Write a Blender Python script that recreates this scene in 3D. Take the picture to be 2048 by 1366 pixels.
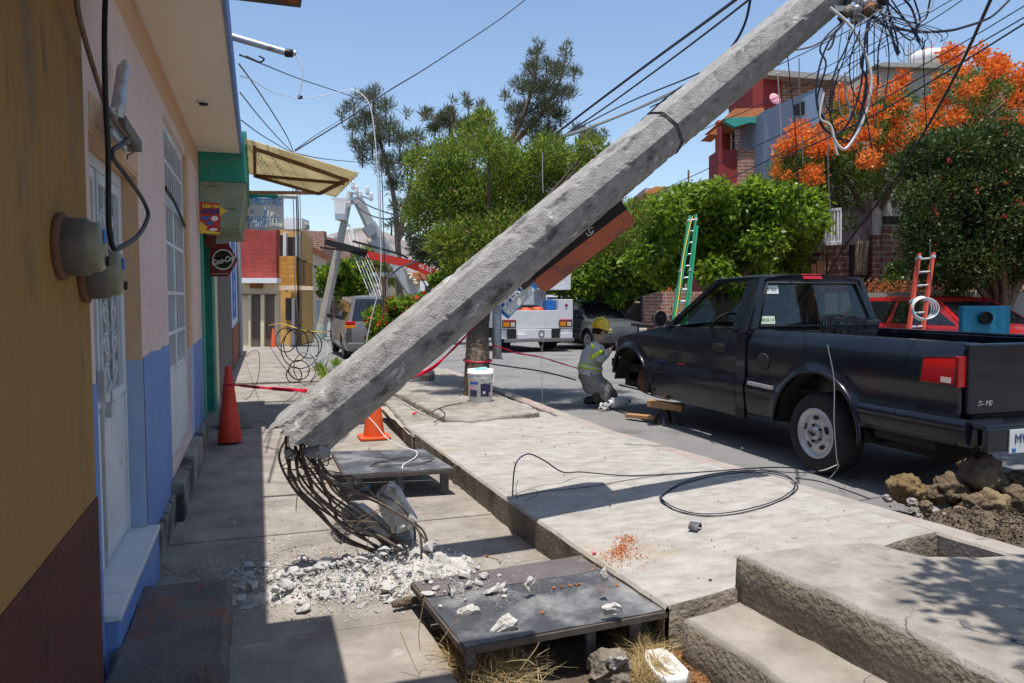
import bpy, bmesh, math, random
import numpy as np
from mathutils import Vector, Matrix, noise as mnoise
random.seed(7); rng = np.random.default_rng(7)
R = math.radians
for o in list(bpy.data.objects): bpy.data.objects.remove(o)
SC = bpy.context.scene; COL = SC.collection
# ---------------------------------------------------------------- camera
F_PX, CAM_H, YAW, PIT = 1500.0, 1.39, R(18.7), R(3.36)
cd = bpy.data.cameras.new('camera'); cam = bpy.data.objects.new('camera', cd); COL.objects.link(cam)
cam.location = (0, 0, CAM_H); cam.rotation_euler = (R(90)-PIT, 0, -YAW)
cd.sensor_width = 36; cd.lens = 36*F_PX/2048; cd.clip_start = .05; cd.clip_end = 6000
cd.dof.use_dof = True; cd.dof.focus_distance = 5.2; cd.dof.aperture_fstop = 15
SC.camera = cam
# ---------------------------------------------------------------- light
SUN = Vector((.045, .15, -1)).normalized()
w = bpy.data.worlds.new("World"); SC.world = w; w.use_nodes = True
nt = w.node_tree; bg = nt.nodes['Background']; sky = nt.nodes.new('ShaderNodeTexSky')
sky.sky_type = 'NISHITA'; sky.sun_disc = False; sky.sun_elevation = math.asin(-SUN.z)
sky.sun_rotation = math.atan2(-SUN.x, -SUN.y); sky.air_density = 1.0; sky.dust_density = .9; sky.ozone_density = 1.6
nt.links.new(sky.outputs[0], bg.inputs[0]); bg.inputs[1].default_value = .14
sd = bpy.data.lights.new('sun', 'SUN'); sun = bpy.data.objects.new('sun', sd); COL.objects.link(sun)
sd.energy = 4.5; sd.angle = R(.5); sd.color = (1, .95, .88); sun.rotation_euler = SUN.to_track_quat('-Z', 'Y').to_euler()
SC.view_settings.view_transform = 'Standard'; SC.view_settings.look = 'None'; SC.view_settings.exposure = .38; SC.view_settings.gamma = 1
SC.cycles.max_bounces = 8; SC.cycles.transparent_max_bounces = 12
# ---------------------------------------------------------------- photo geometry -> places in the street
_f = Vector((math.sin(YAW)*math.cos(PIT), math.cos(YAW)*math.cos(PIT), -math.sin(PIT)))
_r = Vector((math.cos(YAW), -math.sin(YAW), 0)); _u = _r.cross(_f); _c = Vector((0, 0, CAM_H))
def ray(px, py): return _f + _r*((px-1024)/F_PX) + _u*((683-py)/F_PX)
def D(px, py, d): return _c + ray(px, py)*d                         # a point at depth d
def gnd(y): return 0.0 if y < 10 else -.025*(min(y, 50)-10)
def G(px, py, z=0.0):
    d = ray(px, py); return _c + d*((z-CAM_H)/d.z)
def GS(px, py):                                                      # on the sloping street
    p = G(px, py, 0)
    for _ in range(12): p = G(px, py, gnd(p.y))
    return p
def AX(px, py, X): d = ray(px, py); return _c + d*(X/d.x)
def AY(px, py, Y): d = ray(px, py); return _c + d*(Y/d.y)
# ---------------------------------------------------------------- materials
def _n(nt, t, **k):
    n = nt.nodes.new(t)
    for a, b in k.items(): setattr(n, a, b)
    return n
def mat(name, c1, c2=None, rough=.85, scale=6, detail=8, bump=0, bscale=60, bdist=.01, metal=0, stretch=(1, 1, 1), c3=None, s3=3, t3=(.55, .68), spec=.4, coat=0, rot=None, crack=0, c4=None, s4=8, t4=(.62, .66), tone=0):
    m = bpy.data.materials.new(name); m.use_nodes = True; nt = m.node_tree; L = nt.links.new
    b = nt.nodes['Principled BSDF']; b.inputs['Roughness'].default_value = rough; b.inputs['Metallic'].default_value = metal
    b.inputs['Specular IOR Level'].default_value = spec; b.inputs['Coat Weight'].default_value = coat; b.inputs['Coat Roughness'].default_value = .08
    b.inputs['Base Color'].default_value = (*c1, 1)
    if c2 is None and not bump: return m
    tc = _n(nt, 'ShaderNodeTexCoord'); mp = _n(nt, 'ShaderNodeMapping'); mp.inputs['Scale'].default_value = stretch; L(tc.outputs['Object'], mp.inputs[0])
    if rot is not None:
        m0 = _n(nt, 'ShaderNodeMapping'); m0.inputs['Rotation'].default_value = rot; L(tc.outputs['Object'], m0.inputs[0]); L(m0.outputs[0], mp.inputs[0])
    ck = None
    if crack:                                                        # meandering hairline cracks
        nd = _n(nt, 'ShaderNodeTexNoise'); nd.inputs['Scale'].default_value = 2.3; nd.inputs['Detail'].default_value = 6; L(tc.outputs['Object'], nd.inputs['Vector'])
        va = _n(nt, 'ShaderNodeVectorMath', operation='MULTIPLY_ADD'); L(nd.outputs['Color'], va.inputs[0]); va.inputs[1].default_value = (.55, .55, .55); L(tc.outputs['Object'], va.inputs[2])
        vo = _n(nt, 'ShaderNodeTexVoronoi', feature='DISTANCE_TO_EDGE'); vo.inputs['Scale'].default_value = crack; L(va.outputs[0], vo.inputs['Vector'])
        cr = _n(nt, 'ShaderNodeMapRange'); cr.inputs[1].default_value = .0012*crack; cr.inputs[2].default_value = .0045*crack; cr.inputs[3].default_value = 1; cr.inputs[4].default_value = 0; L(vo.outputs['Distance'], cr.inputs[0])
        n5 = _n(nt, 'ShaderNodeTexNoise'); n5.inputs['Scale'].default_value = .9; L(tc.outputs['Object'], n5.inputs['Vector']); r5 = _n(nt, 'ShaderNodeMapRange'); r5.inputs[1].default_value = .48; r5.inputs[2].default_value = .56; L(n5.outputs[0], r5.inputs[0])
        ck = _n(nt, 'ShaderNodeMath', operation='MULTIPLY'); L(cr.outputs[0], ck.inputs[0]); L(r5.outputs[0], ck.inputs[1])
    if c2 is not None:
        nz = _n(nt, 'ShaderNodeTexNoise'); nz.inputs['Scale'].default_value = scale; nz.inputs['Detail'].default_value = detail; nz.inputs['Roughness'].default_value = .62
        L(mp.outputs[0], nz.inputs['Vector'])
        rp = _n(nt, 'ShaderNodeValToRGB'); rp.color_ramp.elements[0].position = .32; rp.color_ramp.elements[1].position = .68
        rp.color_ramp.elements[0].color = (*c1, 1); rp.color_ramp.elements[1].color = (*c2, 1); L(nz.outputs[0], rp.inputs[0]); out = rp.outputs[0]
        if c3 is not None:
            n3 = _n(nt, 'ShaderNodeTexNoise'); n3.inputs['Scale'].default_value = s3; n3.inputs['Detail'].default_value = 6; n3.inputs['Roughness'].default_value = .65; L(mp.outputs[0], n3.inputs['Vector'])
            r3 = _n(nt, 'ShaderNodeMapRange'); r3.inputs[1].default_value = t3[0]; r3.inputs[2].default_value = t3[1]; L(n3.outputs[0], r3.inputs[0])
            mx = _n(nt, 'ShaderNodeMix', data_type='RGBA'); L(r3.outputs[0], mx.inputs[0]); L(out, mx.inputs[6]); mx.inputs[7].default_value = (*c3, 1); out = mx.outputs[2]
        for (cc, ss, tt) in ((c4, s4, t4),):
            if cc is None: continue
            n3 = _n(nt, 'ShaderNodeTexNoise'); n3.inputs['Scale'].default_value = ss; n3.inputs['Detail'].default_value = 8; n3.inputs['Roughness'].default_value = .7; n3.inputs['Distortion'].default_value = .6; L(mp.outputs[0], n3.inputs['Vector'])
            r3 = _n(nt, 'ShaderNodeMapRange'); r3.inputs[1].default_value = tt[0]; r3.inputs[2].default_value = tt[1]; L(n3.outputs[0], r3.inputs[0])
            mx = _n(nt, 'ShaderNodeMix', data_type='RGBA'); L(r3.outputs[0], mx.inputs[0]); L(out, mx.inputs[6]); mx.inputs[7].default_value = (*cc, 1); out = mx.outputs[2]
        if ck is not None:
            mx = _n(nt, 'ShaderNodeMix', data_type='RGBA'); L(ck.outputs[0], mx.inputs[0]); L(out, mx.inputs[6]); mx.inputs[7].default_value = (c1[0]*.2, c1[1]*.2, c1[2]*.2, 1); out = mx.outputs[2]
        L(out, b.inputs['Base Color'])
    if bump:
        nb = _n(nt, 'ShaderNodeTexNoise'); nb.inputs['Scale'].default_value = bscale; nb.inputs['Detail'].default_value = 6; L(mp.outputs[0], nb.inputs['Vector'])
        bp = _n(nt, 'ShaderNodeBump'); bp.inputs['Strength'].default_value = bump; bp.inputs['Distance'].default_value = bdist; L(nb.outputs[0], bp.inputs['Height']); L(bp.outputs[0], b.inputs['Normal'])
    return m
def brickmat(name, c1, c2, mortar, bw=.24, bh=.08, axis='x', msize=.012, bump=.6):
    m = bpy.data.materials.new(name); m.use_nodes = True; nt = m.node_tree; L = nt.links.new; b = nt.nodes['Principled BSDF']; b.inputs['Roughness'].default_value = .9
    tc = _n(nt, 'ShaderNodeTexCoord'); sp = _n(nt, 'ShaderNodeSeparateXYZ'); L(tc.outputs['Object'], sp.inputs[0]); cb = _n(nt, 'ShaderNodeCombineXYZ')
    ad = _n(nt, 'ShaderNodeMath', operation='ADD'); L(sp.outputs[0], ad.inputs[0]); L(sp.outputs[1], ad.inputs[1]); L(ad.outputs[0], cb.inputs[0]); L(sp.outputs[2], cb.inputs[1])
    br = _n(nt, 'ShaderNodeTexBrick'); L(cb.outputs[0], br.inputs['Vector']); br.inputs['Scale'].default_value = 1; br.inputs['Brick Width'].default_value = bw; br.inputs['Row Height'].default_value = bh
    br.inputs['Mortar Size'].default_value = msize; br.inputs['Color1'].default_value = (*c1, 1); br.inputs['Color2'].default_value = (*c2, 1); br.inputs['Mortar'].default_value = (*mortar, 1); br.inputs['Bias'].default_value = 0
    nz = _n(nt, 'ShaderNodeTexNoise'); nz.inputs['Scale'].default_value = 3; nz.inputs['Detail'].default_value = 8; L(tc.outputs['Object'], nz.inputs['Vector'])
    mx = _n(nt, 'ShaderNodeMix', data_type='RGBA', blend_type='MULTIPLY'); mx.inputs[0].default_value = .7
    rp = _n(nt, 'ShaderNodeValToRGB'); rp.color_ramp.elements[0].position = .3; rp.color_ramp.elements[0].color = (.55, .52, .5, 1); rp.color_ramp.elements[1].position = .7; L(nz.outputs[0], rp.inputs[0])
    L(br.outputs[0], mx.inputs[6]); L(rp.outputs[0], mx.inputs[7]); L(mx.outputs[2], b.inputs['Base Color'])
    bp = _n(nt, 'ShaderNodeBump', invert=True); bp.inputs['Strength'].default_value = bump; bp.inputs['Distance'].default_value = .01; L(br.outputs['Fac'], bp.inputs['Height']); L(bp.outputs[0], b.inputs['Normal'])
    return m
def glassmat(name, tint=(.5, .55, .55), refl=.5):
    m = bpy.data.materials.new(name); m.use_nodes = True; nt = m.node_tree; L = nt.links.new; nt.nodes.remove(nt.nodes['Principled BSDF']); out = nt.nodes['Material Output']
    tr = _n(nt, 'ShaderNodeBsdfTransparent'); tr.inputs[0].default_value = (*tint, 1); gl = _n(nt, 'ShaderNodeBsdfGlossy'); gl.inputs['Roughness'].default_value = .02
    fr = _n(nt, 'ShaderNodeLayerWeight'); fr.inputs[0].default_value = .5; pw = _n(nt, 'ShaderNodeMath', operation='POWER'); pw.inputs[1].default_value = 4; L(fr.outputs['Facing'], pw.inputs[0]); mu = _n(nt, 'ShaderNodeMath', operation='MULTIPLY_ADD'); mu.inputs[1].default_value = .8; mu.inputs[2].default_value = refl*.1; L(pw.outputs[0], mu.inputs[0])
    mx = _n(nt, 'ShaderNodeMixShader'); L(mu.outputs[0], mx.inputs[0]); L(tr.outputs[0], mx.inputs[1]); L(gl.outputs[0], mx.inputs[2]); L(mx.outputs[0], out.inputs[0]); return m
def leafmat(name, c, c2, trans=.35, rough=.55):
    m = bpy.data.materials.new(name); m.use_nodes = True; nt = m.node_tree; L = nt.links.new; b = nt.nodes['Principled BSDF']; out = nt.nodes['Material Output']
    gi = _n(nt, 'ShaderNodeTexCoord'); nz = _n(nt, 'ShaderNodeTexNoise'); nz.inputs['Scale'].default_value = 2.2; nz.inputs['Detail'].default_value = 5; L(gi.outputs['Object'], nz.inputs['Vector'])
    rp = _n(nt, 'ShaderNodeValToRGB'); rp.color_ramp.elements[0].position = .35; rp.color_ramp.elements[1].position = .65; rp.color_ramp.elements[0].color = (*c, 1); rp.color_ramp.elements[1].color = (*c2, 1); L(nz.outputs[0], rp.inputs[0])
    L(rp.outputs[0], b.inputs['Base Color']); b.inputs['Roughness'].default_value = rough; b.inputs['Specular IOR Level'].default_value = .3
    tl = _n(nt, 'ShaderNodeBsdfTranslucent'); L(rp.outputs[0], tl.inputs[0]); mx = _n(nt, 'ShaderNodeMixShader'); mx.inputs[0].default_value = trans; L(b.outputs[0], mx.inputs[1]); L(tl.outputs[0], mx.inputs[2]); L(mx.outputs[0], out.inputs[0]); return m
# ---------------------------------------------------------------- mesh builder
class MB:
    def __init__(s): s.v = []; s.f = []; s.mi = []; s.sm = []
    def add(s, vs, fs, m=0, smooth=False):
        k = len(s.v); s.v += [tuple(v) for v in vs]
        for f in fs: s.f.append([i+k for i in f]); s.mi.append(m); s.sm.append(smooth)
        return s
    def hexa(s, c, m=0): return s.add(c, [(0, 3, 2, 1), (4, 5, 6, 7), (0, 1, 5, 4), (1, 2, 6, 5), (2, 3, 7, 6), (3, 0, 4, 7)], m)
    def box(s, a, b, m=0):
        x0, y0, z0 = a; x1, y1, z1 = b
        return s.hexa([(x0, y0, z0), (x1, y0, z0), (x1, y1, z0), (x0, y1, z0), (x0, y0, z1), (x1, y0, z1), (x1, y1, z1), (x0, y1, z1)], m)
    def obox(s, p0, p1, w, h, up=(0, 0, 1), m=0):                   # a beam from p0 to p1
        p0 = Vector(p0); p1 = Vector(p1); d = (p1-p0).normalized(); up = Vector(up)
        if abs(d.dot(up)) > .98: up = Vector((1, 0, 0))
        x = d.cross(up).normalized()*w/2; y = x.cross(d).normalized()*h/2
        return s.hexa([p0-x-y, p0+x-y, p1+x-y, p1-x-y, p0-x+y, p0+x+y, p1+x+y, p1-x+y], m)
    def quad(s, a, b, c, d, m=0): return s.add([a, b, c, d], [(0, 1, 2, 3)], m)
    def poly(s, pts, m=0): return s.add(pts, [tuple(range(len(pts)))], m)
    def slab(s, pts, off, m=0):                                      # polygon extruded by a vector
        n = len(pts); off = Vector(off); a = [Vector(p) for p in pts]; b = [p+off for p in a]
        s.add(a+b, [tuple(range(n))[::-1], tuple(range(n, 2*n))]+[(i, (i+1) % n, (i+1) % n+n, i+n) for i in range(n)], m); return s
    def tube(s, pts, r, n=7, closed=False, m=0, smooth=True, flat=1.0):
        P = [Vector(p) for p in pts]; k = len(P); vs = []; fs = []; nrm = None
        rr = r if isinstance(r, (list, tuple)) else [r]*k
        for i in range(k):
            t = (P[(i+1) % k]-P[i-1]) if closed or 0 < i < k-1 else (P[1]-P[0] if i == 0 else P[-1]-P[-2])
            if t.length < 1e-9: t = Vector((0, 0, 1))
            t.normalize()
            if nrm is None: nrm = t.orthogonal().normalized()
            nrm = nrm-t*nrm.dot(t)
            if nrm.length < 1e-6: nrm = t.orthogonal()
            nrm.normalize(); bi = t.cross(nrm)
            for j in range(n):
                a = 2*math.pi*j/n; vs.append(P[i]+nrm*math.cos(a)*rr[i]+bi*math.sin(a)*rr[i]*flat)
        for i in range(k if closed else k-1):
            for j in range(n): fs.append((i*n+j, i*n+(j+1) % n, ((i+1) % k)*n+(j+1) % n, ((i+1) % k)*n+j))
        s.add(vs, fs, m, smooth)
        if not closed: s.add(vs[:n], [tuple(range(n))[::-1]], m); s.add(vs[-n:], [tuple(range(n))], m)
        return s
    def cyl(s, p0, p1, r0, r1=None, n=16, m=0, smooth=True): return s.tube([p0, p1], [r0, r0 if r1 is None else r1], n, m=m, smooth=smooth)
    def lathe(s, prof, c, ax=(0, 0, 1), n=24, m=0, smooth=True):    # prof: (radius, height) along ax
        ax = Vector(ax).normalized(); x = ax.orthogonal().normalized(); y = ax.cross(x); c = Vector(c); vs = []; k = len(prof)
        for r, h in prof:
            for j in range(n): a = 2*math.pi*j/n; vs.append(c+ax*h+x*math.cos(a)*r+y*math.sin(a)*r)
        s.add(vs, [(i*n+j, i*n+(j+1) % n, (i+1)*n+(j+1) % n, (i+1)*n+j) for i in range(k-1) for j in range(n)], m, smooth)
        s.add(vs[:n], [tuple(range(n))[::-1]], m); s.add(vs[-n:], [tuple(range(n))], m); return s
    def grid(s, rows, m=0, smooth=True):
        n = len(rows[0]); vs = [p for r in rows for p in r]
        return s.add(vs, [(i*n+j, i*n+j+1, (i+1)*n+j+1, (i+1)*n+j) for i in range(len(rows)-1) for j in range(n-1)], m, smooth)
    def rock(s, c, r, npts=18, m=0, sq=(1, 1, 1), seed=None):
        rn = random.Random(seed if seed is not None else random.random()); bm = bmesh.new()
        for _ in range(npts):
            v = Vector((rn.gauss(0, 1), rn.gauss(0, 1), rn.gauss(0, 1))).normalized()*r*rn.uniform(.75, 1.1); bm.verts.new((v.x*sq[0], v.y*sq[1], v.z*sq[2]))
        bmesh.ops.convex_hull(bm, input=bm.verts); bm.verts.ensure_lookup_table(); c = Vector(c); vv = [v for v in bm.verts if v.link_faces]; ix = {v: i for i, v in enumerate(vv)}
        s.add([v.co+c for v in vv], [[ix[v] for v in f.verts] for f in bm.faces], m); bm.free(); return s
    def build(s, name, mats, parent=None, bevel=0, seg=2, world=True, subsurf=0, solid=0):
        me = bpy.data.meshes.new(name); off = np.zeros(3)
        p = parent
        while p is not None and world: off += np.array(p.location); p = p.parent
        vs = np.array(s.v, dtype=float)-off
        me.from_pydata(vs.tolist(), [], s.f); mats = mats if isinstance(mats, (list, tuple)) else [mats]
        for mm in mats: me.materials.append(mm)
        me.polygons.foreach_set('material_index', s.mi); me.polygons.foreach_set('use_smooth', s.sm); me.update()
        o = bpy.data.objects.new(name, me); COL.objects.link(o)
        if parent is not None: o.parent = parent
        if solid: md = o.modifiers.new('solid', 'SOLIDIFY'); md.thickness = solid; md.offset = 0
        if bevel: md = o.modifiers.new('bevel', 'BEVEL'); md.width = bevel; md.segments = seg; md.limit_method = 'ANGLE'; md.angle_limit = R(40)
        if subsurf: md = o.modifiers.new('sub', 'SUBSURF'); md.levels = md.render_levels = subsurf
        return o
def fast_mesh(name, verts, nper, mats, midx=None, parent=None, smooth=False):     # many separate n-gons, numpy
    me = bpy.data.meshes.new(name); V = np.asarray(verts, dtype=np.float32).reshape(-1, 3); nf = len(V)//nper
    if parent is not None: V = V-np.array(parent.location, dtype=np.float32)
    me.vertices.add(len(V)); me.vertices.foreach_set('co', V.ravel()); me.loops.add(len(V)); me.loops.foreach_set('vertex_index', np.arange(len(V), dtype=np.int32))
    me.polygons.add(nf); me.polygons.foreach_set('loop_start', np.arange(0, len(V), nper, dtype=np.int32)); me.polygons.foreach_set('loop_total', np.full(nf, nper, dtype=np.int32))
    for m in mats: me.materials.append(m)
    if midx is not None: me.polygons.foreach_set('material_index', np.asarray(midx, dtype=np.int32))
    me.update(calc_edges=True); me.validate(); o = bpy.data.objects.new(name, me); COL.objects.link(o)
    if parent is not None: o.parent = parent
    return o
def tag(o, label=None, cat=None, group=None, kind=None):
    if label: o['label'] = label
    if cat: o['category'] = cat
    if group: o['group'] = group
    if kind: o['kind'] = kind
    return o
def thing(name, label, cat, loc=(0, 0, 0), group=None):
    o = bpy.data.objects.new(name, None); COL.objects.link(o); o.location = loc; o.empty_display_size = .1
    return tag(o, label, cat, group)
def copy_thing(o, loc, rot=None, label=None, scale=None):
    c = o.copy(); COL.objects.link(c); c.location = loc
    if rot is not None: c.rotation_euler = rot
    if label: c['label'] = label
    if scale is not None: c.scale = scale
    for ch in list(o.children):
        d = ch.copy(); COL.objects.link(d); d.parent = c
        for g in ch.children: e = g.copy(); COL.objects.link(e); e.parent = d
    return c
def spline(P, n=8):                                                  # Catmull-Rom through points
    P = [Vector(p) for p in P]; P = [P[0]*2-P[1]]+P+[P[-1]*2-P[-2]]; out = []
    for i in range(1, len(P)-2):
        a, b, c, d = P[i-1:i+3]
        for k in range(n):
            t = k/n; out.append(.5*((2*b)+(c-a)*t+(2*a-5*b+4*c-d)*t*t+(3*b-a-3*c+d)*t**3))
    return out+[P[-2]]
def px_line(pts, d0, d1=None):
    d1 = d0 if d1 is None else d1; n = len(pts); return [D(p[0], p[1], p[2] if len(p) > 2 else d0+(d1-d0)*i/max(1, n-1)) for i, p in enumerate(pts)]
def wire(name, pts, r, m, label, cat='cable', group=None, n=6, k=6, parent=None):
    o = MB().tube(spline(pts, k), r, n).build(name, m, parent)
    if parent is None: tag(o, label, cat, group)
    return o
def text(body, size, M, m, name, parent, ext=.002, shear=0, spacing=1.0, sx=1.0, align='CENTER', offset=0):
    cu = bpy.data.curves.new('t', 'FONT'); cu.body = body; cu.size = size; cu.extrude = ext; cu.shear = shear; cu.space_character = spacing; cu.align_x = align; cu.align_y = 'CENTER'; cu.offset = offset
    o = bpy.data.objects.new('t', cu); COL.objects.link(o); bpy.context.view_layer.update()
    me = bpy.data.meshes.new_from_object(o.evaluated_get(bpy.context.evaluated_depsgraph_get())); bpy.data.objects.remove(o)
    me.transform(Matrix.Diagonal((sx, 1, 1, 1))); me.transform(M); off = Vector((0, 0, 0)); p = parent
    while p is not None: off += p.location; p = p.parent
    me.transform(Matrix.Translation(-off)); me.materials.clear(); me.materials.append(m); me.name = name
    t = bpy.data.objects.new(name, me); COL.objects.link(t); t.parent = parent; return t
def frame(o, x, y):                                                  # matrix: text x axis, y axis at o
    x = Vector(x).normalized(); y = Vector(y).normalized(); z = x.cross(y); return Matrix(((x.x, y.x, z.x, o[0]), (x.y, y.y, z.y, o[1]), (x.z, y.z, z.z, o[2]), (0, 0, 0, 1)))
def nz(p, s=1.0, k=0): return mnoise.noise(Vector(p)*s+Vector((k*7.3, k*3.1, k*1.7)))
# ================================================================ materials
M = {}
M['asphalt'] = mat('asphalt', (.15, .147, .145), (.21, .206, .20), .9, 1.2, bump=.5, bscale=220, bdist=.006, c3=(.10, .097, .092), s3=.7, crack=.35, c4=(.25, .235, .215), s4=2.5, t4=(.60, .74))
M['walk'] = mat('walk', (.19, .165, .137), (.335, .30, .26), .9, 4, detail=12, bump=.5, bscale=130, bdist=.006, c3=(.14, .12, .105), s3=.9, t3=(.53, .70), crack=.7, c4=(.40, .37, .335), s4=5, t4=(.60, .72))
M['slab'] = mat('slab', (.26, .24, .215), (.40, .38, .35), .9, 9, detail=12, bump=.7, bscale=90, bdist=.007, rot=(0, 0, R(14)), stretch=(.75, 1.35, 1), c3=(.36, .24, .12), s3=.6, t3=(.55, .76), crack=.6, c4=(.14, .127, .108), s4=11, t4=(.62, .73))
M['slab_worn'] = mat('slab_worn', (.20, .178, .15), (.345, .315, .28), .95, 7, detail=12, bump=.8, bscale=70, bdist=.01, c3=(.15, .13, .105), s3=1.6, t3=(.53, .70), crack=.8, c4=(.43, .40, .36), s4=9, t4=(.61, .70))
M['rough_concrete'] = mat('rough_concrete', (.115, .095, .07), (.26, .22, .175), .95, 5, bump=1, bscale=45, bdist=.02, c3=(.13, .11, .085), s3=3)
M['curb'] = mat('curb', (.27, .235, .205), (.35, .315, .28), .9, 6, bump=.6, bscale=70, bdist=.008, c3=(.34, .20, .19), s3=2.6, t3=(.52, .68), c4=(.16, .14, .12), s4=5, t4=(.58, .7))
M['dirt'] = mat('dirt', (.10, .075, .05), (.18, .14, .10), 1, 6, bump=1, bscale=60, bdist=.03)
M['hill'] = mat('hill', (.20, .17, .17), (.26, .215, .20), 1, .02, c3=(.13, .14, .12), s3=.03, t3=(.5, .6))
M['yellow'] = mat('yellow_paint', (.27, .142, .032), (.33, .18, .05), .8, 2.5, bump=.35, bscale=25, bdist=.006, stretch=(1, 3, .6), c3=(.16, .105, .06), s3=1.6, c4=(.12, .07, .03), s4=4, t4=(.60, .72))
M['ox'] = mat('oxblood_paint', (.075, .020, .014), (.11, .03, .02), .85, 5, bump=.7, bscale=70, bdist=.006, c3=(.045, .014, .01), s3=7)
M['pink'] = mat('pink_paint', (.62, .47, .425), (.69, .535, .485), .85, 2, bump=.35, bscale=60, bdist=.004, c3=(.47, .345, .30), s3=1.2, t3=(.56, .78), c4=(.30, .24, .21), s4=7, t4=(.65, .71))
M['peach'] = mat('peach_paint', (.56, .345, .205), (.62, .395, .25), .85, 3, bump=.3, bscale=60, bdist=.004, c3=(.45, .30, .20), s3=3)
M['beige'] = mat('beige_ceiling', (.72, .64, .52), (.78, .70, .58), .9, 2, bump=.15, bscale=90, bdist=.003, c3=(.58, .51, .42), s3=2, t3=(.62, .8))
M['blue'] = mat('blue_paint', (.12, .22, .48), (.16, .27, .54), .75, 3, bump=.35, bscale=50, bdist=.005, c3=(.24, .32, .50), s3=2.3, t3=(.57, .75), c4=(.10, .12, .16), s4=6, t4=(.63, .72))
M['mould'] = mat('mouldy_render', (.22, .20, .17), (.36, .34, .31), .95, 6, bump=.8, bscale=40, bdist=.01, c3=(.05, .05, .05), s3=3, t3=(.45, .6))
M['whitem'] = mat('white_metal', (.52, .55, .585), (.62, .65, .68), .5, 5, c3=(.33, .33, .33), s3=6, t3=(.62, .74), c4=(.16, .13, .11), s4=14, t4=(.70, .74))
M['white'] = mat('white', (.78, .78, .76), (.70, .70, .69), .6, 6)
M['tile'] = mat('white_tile', (.68, .69, .70), (.60, .61, .62), .3, 9, c3=(.3, .29, .28), s3=9, t3=(.66, .72))
M['darkglass'] = mat('dark_glass', (.05, .055, .06), (.16, .17, .18), .12, 9)
M['smoke'] = mat('smoked_pattern_glass', (.10, .11, .12), (.42, .44, .46), .25, 14, stretch=(1, 1, .5))
M['step'] = mat('step_concrete', (.10, .095, .09), (.17, .15, .135), .95, 5, bump=.9, bscale=40, bdist=.015, c3=(.22, .10, .075), s3=4, t3=(.55, .65))
M['green'] = mat('green_paint', (.02, .24, .17), (.03, .30, .215), .7, 3, bump=.2, bscale=50, c3=(.02, .16, .11), s3=3)
M['dirtygreen'] = mat('dirty_green', (.21, .265, .185), (.28, .325, .24), .85, 3, stretch=(1, 1, 5), c3=(.09, .09, .065), s3=5, t3=(.60, .70))
M['cream'] = mat('cream_paint', (.58, .52, .33), (.66, .60, .41), .85, 3, bump=.2, c3=(.40, .35, .22), s3=4)
M['rust'] = mat('rust', (.13, .06, .03), (.23, .11, .06), .85, 20, bump=.4, bscale=150, bdist=.003)
M['rustbar'] = mat('rust_bar', (.11, .075, .055), (.22, .155, .115), .8, 40, bump=.8, bscale=240, bdist=.003, c3=(.025, .02, .018), s3=14, c4=(.26, .20, .16), s4=30, t4=(.66, .72))
M['black'] = mat('black_rubber', (.012, .012, .014), (.02, .02, .022), .55, 20)
M['navycable'] = mat('blue_black_cable', (.012, .015, .035), rough=.45)
M['greycable'] = mat('grey_cable', (.32, .32, .33), rough=.5)
M['whitecable'] = mat('white_cable', (.62, .62, .62), rough=.5)
M['silver'] = mat('galvanised', (.42, .44, .46), (.55, .57, .60), .45, 12, metal=.6, c3=(.25, .2, .16), s3=7, t3=(.62, .72))
M['steel'] = mat('steel', (.35, .35, .36), rough=.4, metal=.9)
M['grey'] = mat('grey_plastic', (.115, .10, .085), (.15, .132, .112), .6, 8, c3=(.085, .07, .055), s3=5)
M['canopy'] = leafmat('translucent_sheet', (.58, .52, .35), (.74, .68, .50), .55, .7)
M['red_sign'] = mat('red_sign', (.50, .035, .03), (.42, .03, .03), .5, 5)
M['dark_red'] = mat('dark_red_sign', (.22, .01, .015), (.17, .008, .012), .4, 5)
M['yellow_sign'] = mat('yellow_sign', (.75, .48, .04), rough=.5)
M['navy'] = mat('navy_ink', (.02, .04, .16), rough=.6)
M['blueink'] = mat('blue_lettering', (.02, .13, .42), (.03, .17, .50), .7, 12)
M['banner'] = leafmat('banner_white', (.84, .87, .87), (.90, .91, .91), .35, .8)
M['cone'] = mat('cone_orange', (.72, .10, .018), (.65, .085, .015), .5, 6, c3=(.5, .08, .03), s3=9)
M['conered'] = mat('cone_red', (.60, .045, .02), (.52, .035, .016), .5, 5)
M['tape'] = mat('red_tape', (.62, .015, .045), (.55, .01, .04), .4, 8)
_pa = (D(1560, 70, 4.28)-D(600, 872, 3.66)).normalized(); _pr = _pa.to_track_quat('X', 'Z').inverted().to_euler()
M['pole'] = mat('weathered_concrete', (.215, .21, .20), (.37, .36, .345), .95, 24, bump=.7, bscale=150, bdist=.010, rot=_pr, stretch=(.6, 1, 1), c3=(.10, .096, .09), s3=9, t3=(.54, .66), c4=(.58, .57, .55), s4=13, t4=(.60, .66))
M['rubble'] = mat('rubble', (.34, .33, .315), (.54, .53, .515), .95, 1.6, c3=(.25, .225, .195), s3=1.3, t3=(.52, .68))
M['powder'] = mat('concrete_powder', (.36, .34, .31), (.58, .565, .54), .95, 22, bump=.8, bscale=90, bdist=.01, c3=(.24, .21, .18), s3=11, t3=(.5, .62))
M['chunk'] = mat('broken_concrete', (.36, .34, .31), (.56, .545, .52), .95, 26, bump=.9, bscale=70, bdist=.012, c3=(.22, .20, .175), s3=14, t3=(.56, .66), c4=(.70, .69, .68), s4=6, t4=(.58, .64))
M['brickbit'] = mat('brick_fragment', (.50, .16, .05), (.58, .22, .08), .95, 20, bump=.7, bscale=80)
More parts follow.
